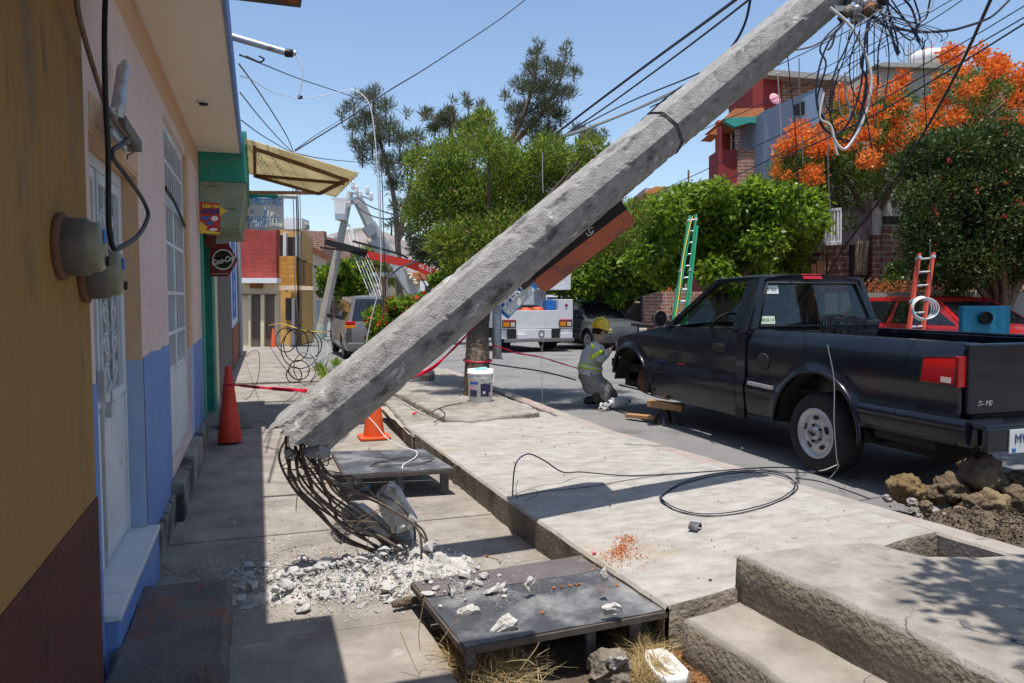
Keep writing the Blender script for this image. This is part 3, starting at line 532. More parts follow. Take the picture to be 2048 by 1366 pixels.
# FRUTAS banner and its pipe
t = thing('banner_pipe', 'green and white pipe sticking out from the shop that carries the banner', 'pipe', (0, 10.2, 2.7))
Pa, Pb, Pc = AY(488, 389, 10.2), AY(555, 391, 10.2), AY(596, 393, 10.2)
MB().cyl(Pa-Vector((.45, 0, 0)), Pb, .035, n=12).build('green_length', M['teal'], t); MB().cyl(Pb, Pc, .0352, n=12).build('white_length', M['white'], t)
t = thing('shop_banner', 'white cloth banner hand lettered in blue FRUTAS Y ABARROTES E DIJE', 'banner', (0, 10.2, 2.4))
x0, x1 = AY(466, 395, 10.2).x, AY(567, 395, 10.2).x; z1, z0 = AY(500, 394, 10.2).z, AY(500, 459, 10.2).z
b = MB(); b.grid([[(x0+(x1-x0)*i/16, 10.2+.012*math.sin(i*.8+j*.5), z0+(z1-z0)*j/8+.008*math.sin(i*.5)) for i in range(17)] for j in range(9)]); b.build('cloth', M['banner'], t, solid=.003)
def bt(s, px, py, size, sx=.85, sh=.12): p = AY(px, py, 10.17); text(s, size, frame(p, (1, 0, 0), (0, 0, 1)), M['blueink'], 'lettering', t, shear=sh, sx=sx, offset=.0005)
bt('FRUTAS', 532, 404, .125); bt('«', 505, 422, .13); bt('y', 530, 422, .16); bt('ABARROTES', 521, 439, .105, .82); bt('E DIJE´', 515, 452, .105)
# red arrow sign, bottle-cap sign
t = thing('arrow_sign', 'red and yellow arrow sign reading AQUI by the shop entrance', 'sign', (-.4, 7.72, 2.1))
p = lambda px, py, y=7.72: AY(px, py, y)
b = MB(); b.slab([p(400, 403), p(440, 407), p(440, 412), p(453, 422), p(441, 433), p(440, 470), p(400, 466)], (0, .012, 0)); b.build('board', M['red_sign'], t)
b = MB(); b.poly([p(437, 411, 7.716), p(442, 413, 7.716), p(453, 422, 7.716), p(442, 431, 7.716), p(437, 428, 7.716)]); b.add([tuple(p(400+x, y, 7.716)) for x, y in ((0, 443), (6, 445), (11, 452), (12, 460), (40, 465), (39, 469), (0, 466))], [tuple(range(7))]); b.build('yellow_marks', M['yellow_sign'], t)
def sgn(s, px, py, size, m, par, y=7.714, sx=1, sh=0): text(s, size, frame(p(px, py, y), (1, 0, 0), (0, 0, 1)), m, 'lettering', par, shear=sh, sx=sx, ext=.001, offset=.003)
sgn('Llévate', 421, 412, .048, M['yellow_sign'], t); sgn('AQUÍ', 421, 423, .062, M['navy'], t, sx=1.1)
b = MB()
for cx, cy, rx, ry, k in ((411, 436, 8, 4, 0), (429, 437, 7, 5, 1), (419, 446, 7, 4, 0), (407, 455, 8, 4, 2), (427, 459, 8, 3, 1)):
    b.poly([p(cx+rx*math.cos(a), cy+ry*math.sin(a), 7.7145) for a in np.linspace(0, 2*math.pi, 20)[:-1]], k)
b.build('round_logos', [M['blueink'], M['white'], M['yellow_sign']], t)
t = thing('soda_sign', 'dark red arrow shaped sign with a round white script logo', 'sign', (-.4, 9.3, 1.8)); q = lambda px, py, y=9.3: AY(px, py, y)
b = MB(); b.slab([q(420, 488), q(457, 487), q(475, 520), q(457, 553), q(420, 553)], (0, .05, 0)); b.build('board', M['dark_red'], t, bevel=.004)
b = MB(); cx, cy = 446, 519
b.poly([q(cx+21*math.cos(a), cy+20*math.sin(a), 9.295) for a in np.linspace(0, 6.2832, 33)[:-1]], 1); 
b.grid([[q(cx+r*math.cos(a), cy+r*.96*math.sin(a), 9.292) for a in np.linspace(0, 6.2832, 33)] for r in (18.8, 21.5)], 0, False); b.build('round_emblem', [M['white'], M['gap']], t)
text('Coca-Cola', .088, frame(q(446, 521, 9.288), (1, 0, .28), (-.1, 0, 1)), M['white'], 'lettering', t, shear=.4, sx=.68, ext=.001, offset=.0025)
b = MB(); b.obox(q(424, 548, 9.295), q(456, 547, 9.295), .004, .004); b.build('fine_print', M['white'], t)
t = thing('old_sign', 'faded dark red sign stub above the bottle brand sign', 'sign', (-.5, 9.2, 2.0))
b = MB(); b.slab([q(411, 470, 9.2), q(432, 472, 9.2), q(432, 495, 9.2), q(411, 493, 9.2)], (0, .04, 0)); b.build('board', mat('faded_red', (.25, .06, .05), (.17, .04, .04), .8, 9), t)
# ================================================================ the snapped pole
def axis_pt(px): return 862-.835*(px-612)
A = D(600, 872, 3.66); B = D(1560, axis_pt(1560), 4.28); ax = (B-A).normalized(); LEN = (B-A).length*1.17
mid = (A+B)/2; v = (_c-mid).normalized(); v = (v-ax*v.dot(ax)).normalized(); sdir = ax.cross(v).normalized()
if sdir.z < 0: sdir = -sdir
def prad(t): return .150-.0240*t/((B-A).length)                     # t metres along the axis
t = thing('broken_pole', 'snapped octagonal concrete utility pole leaning across the street', 'utility pole', A)
NR, NS = 190, 5; rows = []
for i in range(NR+1):
    tt = LEN*i/NR; ring = []
    for k in range(8):
        a0, a1 = R(85-45*k), R(85-45*(k+1)); r = prad(tt)
        p0 = sdir*math.sin(a0)*r+v*math.cos(a0)*r; p1 = sdir*math.sin(a1)*r+v*math.cos(a1)*r
        for j in range(NS):
            f = j/NS; q = p0+(p1-p0)*f; w_ = A+ax*tt+q; edge = 1 if j == 0 else (.35 if j in (1, NS-1) else 0)
            n1 = nz(w_, 9), nz(w_, 26, 2), nz(w_, 60, 5); dsp = .0012*n1[0]+.0009*n1[1]+.0007*n1[2]-edge*(.0015+.016*max(0, n1[1]-.16)+.004*max(0, n1[2]-.1))
            if i < 14: dsp -= .05*max(0, nz(w_, 16, 8)-.1)*(1-i/14)
            e = 0
            if i < 14: e = (1-i/14)*(.07*nz(q*9, 1, 3)+.20*abs(nz(q*26, 1, 6))+.07*nz(q*75, 1, 2)+.045*math.sin(R(85-45*(k+f)))-.045)
            ring.append(A+ax*(tt-e)+q*(1+dsp/r))
    rows.append([tuple(p) for p in ring+[ring[0]]])
b = MB(); b.grid(rows, 0, False); n = 8*NS; cap = [rows[0][:-1]]
for f, dd in ((.8, .03), (.5, .05), (.2, .04)): cap.append([tuple(A+ax*(dd+.05*nz(Vector(p)*17))+(Vector(p)-A-ax*(Vector(p)-A).dot(ax))*f) for p in rows[0][:-1]])
b.grid([c+[c[0]] for c in cap][::-1], 1, False); b.poly(cap[-1], 1); b.poly(rows[-1][:-1], 0)
shaft = b.build('shaft', [M['pole'], M['rough_concrete']], t)
b = MB()                                                             # wire band
tb = (D(1325, axis_pt(1325), 4.1)-A).dot(ax)
for dt in (0, .012): b.tube([A+ax*(tb+dt+.02*math.sin(R(45*k)))+(sdir*math.sin(R(85-45*k))+v*math.cos(R(85-45*k)))*(prad(tb)+.002) for k in range(8)], .0028, 5, closed=True)
b.build('wire_band', M['black'], t)
for s in range(3):                                                   # loose shards still hanging at the break
    b = MB(); p = A+ax*.02-sdir*prad(0)*(.75+.1*s)+v*(.07-.07*s); b.rock(p, .055-.01*s, 20, seed=40+s, sq=(1.2, 1, .8)); b.build('hanging_shard', M['pole'], t)
random.seed(11)
def rebar(pts, k, r=.0056):
    n_ = len(pts); pp = [D(x+random.gauss(0, 1.5 if i < 2 else 6.5), y+random.gauss(0, 1.5 if i < 2 else 5.5), d+k+random.gauss(0, .025)-.14*max(0, (i-n_*.45)/n_)) for i, (x, y, d) in enumerate(pts)]; P = spline(pp, 14); rr = [r*(1.0 if i % 2 else 1.22) for i in range(len(P))]
    MB().tube(P, rr, 7).build('rebar', M['rustbar'], t)
outer = [(592, 842, 3.72), (573, 872, 3.72), (574, 915, 3.72), (592, 965, 3.74), (632, 1020, 3.78), (690, 1068, 3.85), (768, 1108, 3.93)]
midb = [(622, 868, 3.7), (612, 905, 3.7), (624, 945, 3.72), (655, 990, 3.76), (708, 1035, 3.82), (775, 1075, 3.88), (822, 1118, 3.95)]
inn = [(645, 880, 3.68), (640, 915, 3.68), (662, 942, 3.7), (712, 965, 3.74), (775, 1000, 3.8), (835, 1042, 3.86), (862, 1075, 3.9), (864, 1128, 3.95)]
for dx, dy, k in ((0, 0, 0), (6, -4, .05), (12, -8, -.04), (3, 3, .1), (22, -16, .06), (30, -24, .0), (-5, 6, .03), (38, -30, .08)): rebar([(x+dx*(1-i/7), y+dy, d) for i, (x, y, d) in enumerate(outer)], k)
for dx, dy, k in ((0, 0, 0), (10, -8, .07), (-8, 6, -.05), (20, -14, .1), (30, -22, .02), (-14, 12, .05)): rebar([(x+dx*(1-i/8), y+dy*(1-i/9), d) for i, (x, y, d) in enumerate(midb)], k)
for dx, dy, k in ((0, 0, 0), (-12, 8, .08), (-4, 14, -.03)): rebar([(x+dx-(i*i*(.4 if dy else 0)), y+dy, d) for i, (x, y, d) in enumerate(inn)], k)
rebar([(760, 985, 3.8), (800, 1010, 3.82), (835, 1050, 3.86), (848, 1090, 3.9), (850, 1125, 3.94)], 0, .005)
def scribble(name, cx, cy, rx, ry, n, d, r, m, par=None, seed=1):
    rn = random.Random(seed); pts = [D(cx+rx*rn.uniform(-1, 1), cy+ry*rn.uniform(-1, 1), d+rn.uniform(-.08, .08)) for _ in range(n)]; return MB().tube(spline(pts, 6), r, 5).build(name, m, par)
for k, (cx, cy, rx, ry) in enumerate(((640, 935, 45, 22), (612, 925, 28, 18), (660, 920, 30, 16), (600, 955, 30, 8), (640, 960, 50, 10), (690, 1000, 40, 30), (740, 1040, 50, 30), (600, 920, 40, 30))): scribble('tie_wire', cx, cy, rx, ry, 8, 3.70, .0028, M['rustbar'], t, 5+k)
for pts in ([(603, 975), (594, 995), (592, 1022)], [(690, 985), (680, 1010), (672, 1040)], [(792, 1050), (790, 1080), (788, 1110)], [(812, 1055), (815, 1085), (812, 1118)]): MB().tube(spline(px_line(pts, 3.8, 3.86), 6), .0022, 5).build('tie_wire', M['rustbar'], t)
# clamps and insulators at the top edge of the view
tc_ = (D(1690, 10, 4.34)-A).dot(ax); C0 = A+ax*tc_
b = MB(); 
for k in range(8): a0, a1 = R(85-45*k), R(85-45*(k+1)); r = prad(tc_)+.006; b.obox(C0+(sdir*math.sin(a0)+v*math.cos(a0))*r, C0+(sdir*math.sin(a1)+v*math.cos(a1))*r, .006, .05, ax)
b.build('clamp_band', M['silver'], t)
for k, (x, y, s) in enumerate(((1697, 22, .03), (1712, 30, .034), (1735, 14, .04), (1756, 10, .034), (1722, 2, .03))):
    b = MB(); c = D(x, y, 4.25); b.lathe([(.3*s, -1.6*s), (s, -1.1*s), (s, -.5*s), (.6*s, -.3*s), (s, 0), (s, .6*s), (.55*s, .8*s), (.9*s, 1.1*s), (.4*s, 1.5*s)], c, (.6-.3*k, .4, .5*(-1)**k), 14); b.build('insulator', [M['grey'], M['steel'], M['rust'], M['black'], M['silver']][k], t)
for k, (x0, y0, x1, y1) in enumerate(((1668, 18, 1745, 20), (1680, 40, 1700, -5), (1715, 45, 1760, -8), (1690, 30, 1775, 2))): MB().obox(D(x0, y0, 4.25), D(x1, y1, 4.25+.03*k), .022, .03).build('bracket', M['black' if k % 2 else 'silver'], t)
# orange edged sign panel strapped below the pole
t = thing('sign_panel', 'dark flat sign panel with an orange edge hanging under the leaning pole', 'sign panel', D(1165, 495, 4.05))
e0, e1 = D(1066, 562, 4.02), D(1254, 418, 4.18); ed = (e1-e0).normalized(); out = (ed.cross(v)).normalized()
if out.z > 0: out = -out
back = -v
b = MB(); b.slab([e0-out*.16, e1-out*.16, e1, e0], back*.30+out*.02); b.build('dark_panel', mat('dark_panel', (.02, .012, .01), (.03, .018, .014), .7, 9), t)
e0, e1 = e0+ed*.005, e1+ed*.0; n = 9; pts = []
hw = .046; c_ = [(0+.02, 0), ((e1-e0).length-.03, 0)]
L_ = (e1-e0).length
for (cx, cy, a0, a1) in ((.025, .025, 180, 270), (L_-.025, .025, 270, 360), (L_-.035, 2*hw-.035, 0, 90), (.045, 2*hw-.045, 90, 180)):
    r = .025 if cy == .025 else (.035 if cx > .1 else .045)
    for k in range(6): a = R(a0+(a1-a0)*k/5); pts.append(e0+ed*(cx+r*math.cos(a))+out*(cy+r*math.sin(a)))
b = MB(); b.slab(pts, back*.012); b.build('orange_edge', mat('orange_enamel', (.62, .15, .055), (.52, .115, .045), .5, 6, c3=(.28, .09, .05), s3=7), t)
b = MB(); b.tube(spline([D(x, y, 4.01) for x, y in ((1172, 465), (1176, 471), (1183, 468), (1187, 461), (1180, 466), (1178, 458), (1186, 455))], 5), .0025, 5); b.build('chalk_mark', M['white'], t)
# ================================================================ rubble and what lies about
random.seed(21); rk = [MB().rock((0, 0, 0), 1, random.randint(11, 22), seed=60+i, sq=(random.uniform(.8, 1.5), random.uniform(.8, 1.2), random.uniform(.45, .85))) for i in range(14)]
rock_me = []
for i, bmesh_ in enumerate(rk): o = bmesh_.build('rubble_chunk', M['rubble'], bevel=0); rock_me.append(o.data); bpy.data.objects.remove(o)
def put_rock(name, p, r, label, cat, group=None, m=None, seed=None, me=None):
    rn = random; o = bpy.data.objects.new(name, me or rn.choice(rock_me)); COL.objects.link(o); o.location = p; o.scale = (r*rn.uniform(.8, 1.25), r*rn.uniform(.8, 1.2), r*rn.uniform(.7, 1.1)); o.rotation_euler = (rn.uniform(-.4, .4), rn.uniform(-.4, .4), rn.uniform(0, 6.28))
    if m is not None: o.data = o.data.copy(); o.data.materials[0] = m
    return tag(o, label, cat, group)
def heap_h(x, y):                                                    # height of the heap below the pole foot
    h = 0
    for cx, cy, r, a in ((.55, 3.72, .34, .075), (.25, 3.66, .28, .05), (.78, 3.78, .22, .09), (-.02, 3.62, .22, .03)): h += a*math.exp(-((x-cx)**2/r**2+((y-cy)/.55)**2/r**2)*1.3)
    return h
b = MB(); b.grid([[(x, y, heap_h(x, y)*(.8+.7*nz((x*9, y*9, 3)))-.016+.016*nz((x*22, y*22, 0))+.006*nz((x*60, y*60, 1))) for x in np.linspace(-.35, 1.05, 60)] for y in np.linspace(3.30, 4.05, 36)]); tag(b.build('crushed_concrete', M['powder']), kind='stuff', label='crushed pale concrete spread over the walkway', cat='rubble')
NCH = 0
while NCH < 250:
    px, py = random.uniform(462, 872), random.gauss(1158, 26)
    if not 1105 < py < 1215 or (px < 560 and py < 1125): continue
    p = G(px, py, .02); r = min(.05, .008+random.expovariate(1/.008)); z = heap_h(p.x, p.y)
    put_rock('rubble_chunk', (p.x, p.y, z+r*.35), r, 'pale concrete chunk in the rubble heap at the foot of the snapped pole', 'rubble', 'rubble chunks under the snapped pole'); NCH += 1
V = []
for _ in range(12000):                                                # fine crumbs
    if random.random() < .78: px, py = random.gauss(650, 130), random.gauss(1160, 30); p = G(px, py, 0); z = heap_h(p.x, p.y)
    else: p = Vector((random.uniform(-.3, 1.3), random.uniform(3.0, 5.5), 0)); z = 0
    if p.x > 1.38 or p.y < 3.2: continue
    s = random.uniform(.002, .006)*(1 if random.random() < .85 else 1.8); z += s*.5
    q = [Vector((random.gauss(0, 1), random.gauss(0, 1), random.gauss(0, .7))).normalized()*s+Vector((p.x, p.y, z)) for _ in range(4)]
    for tri in ((0, 1, 2), (0, 2, 3), (0, 3, 1), (1, 3, 2)): V += [q[i] for i in tri]
o = fast_mesh('concrete_crumbs', [tuple(x) for x in V], 3, [M['rubble']]); tag(o, kind='stuff', label='fine pale concrete crumbs scattered over the walkway', cat='rubble')
def chunk(label, pts, d, th, seed=0, m='chunk', name='concrete_chunk'):     # an outlined lump with real thickness
    rn = random.Random(seed); c = Vector((0, 0, 0)); P = [D(x, y, d) for x, y in pts]
    b = MB(); bm = bmesh.new()
    for p in P:
        for k in (-1, 0, 1): bm.verts.new(p-_f*th*k*rn.uniform(.35, .55)+Vector((rn.gauss(0, .006), rn.gauss(0, .006), rn.gauss(0, .006))))
    bmesh.ops.convex_hull(bm, input=bm.verts); bmesh.ops.subdivide_edges(bm, edges=bm.edges[:], cuts=3, use_grid_fill=True)
    for vv in bm.verts: vv.co += vv.co.normalized()*0+Vector((nz(vv.co, 30), nz(vv.co, 30, 2), nz(vv.co, 30, 4)))*.011+Vector((nz(vv.co, 70), nz(vv.co, 70, 2), nz(vv.co, 70, 4)))*.008
    bm.verts.index_update(); use = [vv for vv in bm.verts if vv.link_faces]; ix = {vv: i for i, vv in enumerate(use)}
    b.add([vv.co for vv in use], [[ix[vv] for vv in f.verts] for f in bm.faces]); bm.free()
    return tag(b.build(name, M[m]), label, 'concrete chunk', None)
chunk('tall concrete block held upright between the bent bars', [(752, 985), (775, 968), (796, 978), (832, 1040), (822, 1058), (790, 1062), (765, 1010)], 3.86, .10, 1)
chunk('white faced concrete slab caught in the bent reinforcing bars', [(688, 1018), (705, 1003), (725, 1010), (772, 1048), (790, 1062), (765, 1078), (720, 1062), (690, 1040)], 3.90, .08, 2)
chunk('thick broken stub of the pole standing in the rubble', [(770, 1075), (785, 1058), (820, 1060), (830, 1090), (828, 1132), (770, 1135), (752, 1110)], 4.03, .16, 3, 'chunk')
chunk('flat pale slab piece lying at the right end of the rubble heap', [(755, 1148), (850, 1140), (856, 1152), (830, 1165), (760, 1166)], 3.80, .12, 4)
chunk('largest pale lump in the middle of the rubble heap', [(640, 1135), (668, 1130), (676, 1150), (640, 1160)], 3.85, .09, 5)
chunk('small shard of concrete wedged near the top of the bent bars', [(568, 905), (582, 898), (592, 905), (585, 918), (570, 917)], 3.7, .05, 6)
b = MB(); random.seed(5); c = D(682, 1065, 3.9); rows = []
for i in range(9):
    a = math.pi*i/8; rows.append([tuple(c+Vector((math.sin(a)*math.cos(e)*.05, math.sin(a)*math.sin(e)*.045, math.cos(a)*.055))*(1+.45*nz((i*.9, e*2.2, 0), 1.3))) for e in np.linspace(0, 6.283, 15)])
b.grid(rows); tag(b.build('plastic_bag', glassmat('clear_plastic', (.72, .72, .70), 1.5)), 'crumpled clear plastic bag caught below the bent bars', 'plastic bag')
# steel covers
M['frame_steel'] = mat('frame_steel', (.06, .05, .045), (.12, .095, .08), .7, 12, c3=(.18, .10, .06), s3=9, t3=(.58, .7))
def plate(name, label, corners, z, legs, split, mats, drop=.02):
    A_, B_, C_, D_ = [Vector((*c, z)) for c in corners]; t = thing(name, label, 'steel cover', (A_+C_)/2); up = Vector((0, 0, .012)); e = .004
    L = lambda f, g: (A_+(B_-A_)*f)+((D_+(C_-D_)*f)-(A_+(B_-A_)*f))*g
    for k, (g0, g1) in enumerate(((0, split-e), (split+e, 1))):
        n = 14; b = MB(); rows = [[tuple(L(i/n, g0+(g1-g0)*j/6)+Vector((0, 0, .005*nz((i*.4, j*.5+k*9, 1))))) for i in range(n+1)] for j in range(7)]; b.grid(rows); b.grid([[(p[0], p[1], p[2]-.006) for p in r] for r in rows][::-1])
        for r in (rows[0], rows[-1], [q[0] for q in rows], [q[-1] for q in rows]): b.grid([r, [(p[0], p[1], p[2]-.006) for p in r]], 0, False)
        b.build('sheet', mats[k], t)
    b = MB(); dn = Vector((0, 0, -.0185))
    for p, q in ((A_, B_), (B_, C_), (C_, D_), (D_, A_)): b.obox(p+dn, q+dn, .02, .024)
    b.build('angle_frame', M['frame_steel'], t)
    for f, g, h, w_ in legs: p = L(f, g); b = MB(); b.box((p.x-w_, p.y-.015, p.z-.03-h), (p.x+w_, p.y+.015, p.z-.03)); b.build('leg', M['plate'], t, bevel=.003)
    return t
PZ = .125
plate('steel_cover', 'large steel plate cover strewn with rubble in the foreground', (g2(825, 1163, PZ), g2(1168, 1110, PZ), g2(1337, 1218, PZ), g2(930, 1293, PZ)), PZ, ((.60, .97, .16, .02), (.85, .93, .16, .026), (.05, .9, .16, .02), (.96, .85, .12, .03)), .30, (M['platebrown'], M['plate']))
plate('steel_cover', 'smaller steel plate cover with a wire ring behind the bent bars', ((.53, 5.95), (1.22, 5.80), (1.285, 5.06), (.54, 5.13)), .19, ((.5, .98, .14, .022), (.92, .95, .14, .03), (.05, .95, .14, .02)), .38, (M['plate'], M['plate']))
for x, y, r, lab in ((715, 965, .05, 'white'), (733, 975, .045, 'blue'), (705, 978, .04, 'bluish')):
    put_rock('rubbish_bag', G(x, y, .05), r, f'crumpled {lab} plastic rubbish under the far steel cover', 'rubbish', m=M['blue'] if lab != 'white' else M['white'])
lab2 = 'pale concrete chunk strewn on the left half of the foreground steel cover'
for _ in range(46): px, py = random.uniform(835, 1010), random.gauss(1165, 22); p = G(px, py, PZ); r = .006+random.expovariate(1/.009); put_rock('rubble_chunk', (p.x, p.y, PZ+.002+r*.4), min(r, .03), lab2, 'rubble', 'chunks on the foreground cover')
V = []
for _ in range(1500):
    p = G(random.gauss(980, 90), random.gauss(1175, 25), PZ); s = random.uniform(.0015, .004)
    if not (.72 < p.x < 1.48 and 2.68 < p.y < 3.24): continue
    q = [Vector((random.gauss(0, 1), random.gauss(0, 1), random.gauss(0, .7))).normalized()*s+Vector((p.x, p.y, PZ+.004)) for _ in range(4)]
    for tri in ((0, 1, 2), (0, 2, 3), (0, 3, 1), (1, 3, 2)): V += [q[i] for i in tri]
tag(fast_mesh('concrete_crumbs', [tuple(x) for x in V], 3, [M['rubble']]), kind='stuff', label='fine crumbs dusting the foreground steel cover', cat='rubble')
chunk('long pale broken concrete block on the front edge of the steel cover', [(978, 1262), (1018, 1236), (1036, 1240), (1028, 1258), (1000, 1276), (978, 1272)], 2.885, .07, 8)
chunk('flat pale concrete flake on the left of the steel cover', [(916, 1222), (940, 1214), (962, 1222), (950, 1236), (922, 1238)], 3.03, .06, 9)
chunk('square pale concrete lump at the seam of the steel cover', [(900, 1172), (926, 1168), (928, 1192), (904, 1196)], 3.19, .05, 10)
chunk('pale pointed chunk near the far right corner of the steel cover', [(1052, 1170), (1062, 1158), (1068, 1170), (1060, 1176)], 3.16, .03, 12)
chunk('white chip on the right corner of the steel cover', [(1200, 1148), (1210, 1138), (1216, 1152), (1205, 1157)], 3.13, .03, 13)
chunk('broken flat white splash of mortar on the steel cover', [(1205, 1212), (1235, 1210), (1238, 1226), (1215, 1228)], 2.95, .012, 14)
chunk('rough grey stone slab lying in the dry grass below the cover', [(1178, 1340), (1195, 1312), (1240, 1308), (1258, 1325), (1230, 1352), (1190, 1352)], 2.80, .15, 15, 'rough_concrete', 'stone')
chunk('small dark round stone on the flat stone in the pit', [(1222, 1318), (1240, 1312), (1250, 1322), (1236, 1332), (1222, 1328)], 2.72, .04, 16, 'pole', 'stone')
chunk('small pale stone at the bottom edge of the pit', [(1222, 1352), (1250, 1348), (1262, 1366), (1230, 1372)], 2.68, .06, 17, 'rough_concrete', 'stone')
b = MB(); P = spline([G(x, y, .03) for x, y in ((785, 1210), (805, 1205), (830, 1200), (856, 1197))], 6); b.tube(P, [.008+.012*abs(nz((i, 2, 0), .7))+.01*min(1, i/4) for i in range(len(P))], 9, flat=.8); tag(b.build('broken_log', M['trunk']), 'rough broken piece of log beside the steel cover', 'log')
# brick bits and powder
def brickbit(px, py, r, z, label): p = G(px, py, z); return put_rock('brick_fragment', (p.x, p.y, z+r*.45), r, label, 'brick fragment', m=M['brickbit'])
brickbit(1363, 1185, .026, .135, 'red brick fragment on the pale slab near its front corner'); brickbit(1086, 1228, .014, PZ, 'round orange brick bit on the middle of the steel cover'); brickbit(1210, 1160, .012, PZ, 'orange brick bit at the far right of the steel cover'); brickbit(1234, 1172, .013, PZ, 'orange brick bit on the right edge of the steel cover')
for i, x in enumerate((1108, 1122, 1140, 1152, 1158)): p = G(x, 1178-i*2, PZ); put_rock('brick_fragment', (p.x, p.y, PZ+.006), .009, 'tiny orange brick crumb in the row along the cover seam', 'brick fragment', 'brick crumbs on the cover seam', m=M['brickbit'])
brickbit(974, 1114, .012, .0, 'small orange brick bit on the walkway behind the cover')
p = G(928, 1120, 0); put_rock('rubble_chunk', (p.x, p.y, .01), .02, 'lone pale crumb of concrete on the walkway behind the cover', 'rubble')
V = []; random.seed(9)
for _ in range(700):
    cx, cy, sx_, sy_ = random.choice(((1235, 1105, 18, 6), (1242, 1098, 10, 5), (1255, 1083, 12, 4), (1245, 1112, 40, 14)))
    px, py = random.gauss(cx, sx_), random.gauss(cy, sy_); p = G(px, py, SZ(1.7, 3.1)); z = SZ(p.x, p.y); s = random.uniform(.0025, .007)
    q = [Vector((random.gauss(0, 1), random.gauss(0, 1), random.gauss(0, .7))).normalized()*s+Vector((p.x, p.y, z+s*.5+random.random()*.008*(abs(px-1238) < 16))) for _ in range(4)]
    for tri in ((0, 1, 2), (0, 2, 3), (0, 3, 1), (1, 3, 2)): V += [q[i] for i in tri]
tag(fast_mesh('brick_dust', [tuple(x) for x in V], 3, [M['brickbit']]), kind='stuff', label='spill of crushed orange brick on the pale slab', cat='brick dust')
p = G(1188, 1095, .19); put_rock('pink_scrap', (p.x, p.y, SZ(p.x, p.y)+.008), .013, 'small bright pink scrap at the slab edge beside the brick dust', 'scrap', m=mat('pink_scrap', (.75, .15, .25)))
V = []
for _ in range(420):
    X, Y = random.uniform(1.5, 2.9), random.uniform(2.7, 7); z = SZ(X, Y); s = random.uniform(.0015, .006)*(1 if random.random() < .9 else 2)
    q = [Vector((random.gauss(0, 1), random.gauss(0, 1), random.gauss(0, .6))).normalized()*s+Vector((X, Y, z+s*.5)) for _ in range(4)]
    for tri in ((0, 1, 2), (0, 2, 3), (0, 3, 1), (1, 3, 2)): V += [q[i] for i in tri]
tag(fast_mesh('grit', [tuple(x) for x in V], 3, [M['clod']]), kind='stuff', label='loose dark grit on the pale slab', cat='grit')
# half clamp on the slab
p = G(1390, 1056, .22); t = thing('half_clamp', 'small grey half round metal clamp on the pale slab', 'clamp', p)
b = MB(); rows = []
for rr in (.034, .027): rows.append([(rr*math.cos(a), rr*math.sin(a)) for a in np.linspace(.1, math.pi-.1, 14)])
dxy = Vector((.8, .6, 0)); dl = Vector((-.6, .8, 0))
R4 = [[tuple(p+dxy*x+dl*l+Vector((0, 0, z-.004))) for x, z in rr] for rr, l in ((rows[0], -.025), (rows[0], .025), (rows[1], .025), (rows[1], -.025), (rows[0], -.025))]
b.grid(R4, 0, False); b.build('half_ring', M['plate'], t, bevel=.002); MB().cyl(p+dl*-.02+dxy*.01+Vector((0, 0, .028)), p+dl*-.029+dxy*.012+Vector((0, 0, .029)), .006).build('bolt', M['steel'], t)
# white broken piece in the pit
t = thing('broken_foam_tray', 'broken white tray of hard foam lying in the dry grass', 'foam tray', G(1335, 1330, -.05))
pts = [(1290, 1303), (1325, 1298), (1345, 1310), (1378, 1345), (1372, 1358), (1335, 1362), (1308, 1345), (1290, 1318)]; b = MB(); up = [Vector(G(x, y, .0)) for x, y in pts]; cc = sum(up, Vector())/8
rows = [[tuple(cc+(p-cc)*f+Vector((0, 0, dz))) for p in up+[up[0]]] for f, dz in ((.93, -.05), (1, -.02), (1, 0), (.97, .006), (.72, -.004), (.68, -.018))]
b.grid(rows); b.poly(rows[-1][:-1]); b.build('shell', M['white'], t); b = MB(); b.tube(spline([G(x, y, .0) for x, y in ((1312, 1316), (1325, 1326), (1335, 1335), (1350, 1340))], 6), .008, 7); b.build('rib', M['white'], t)
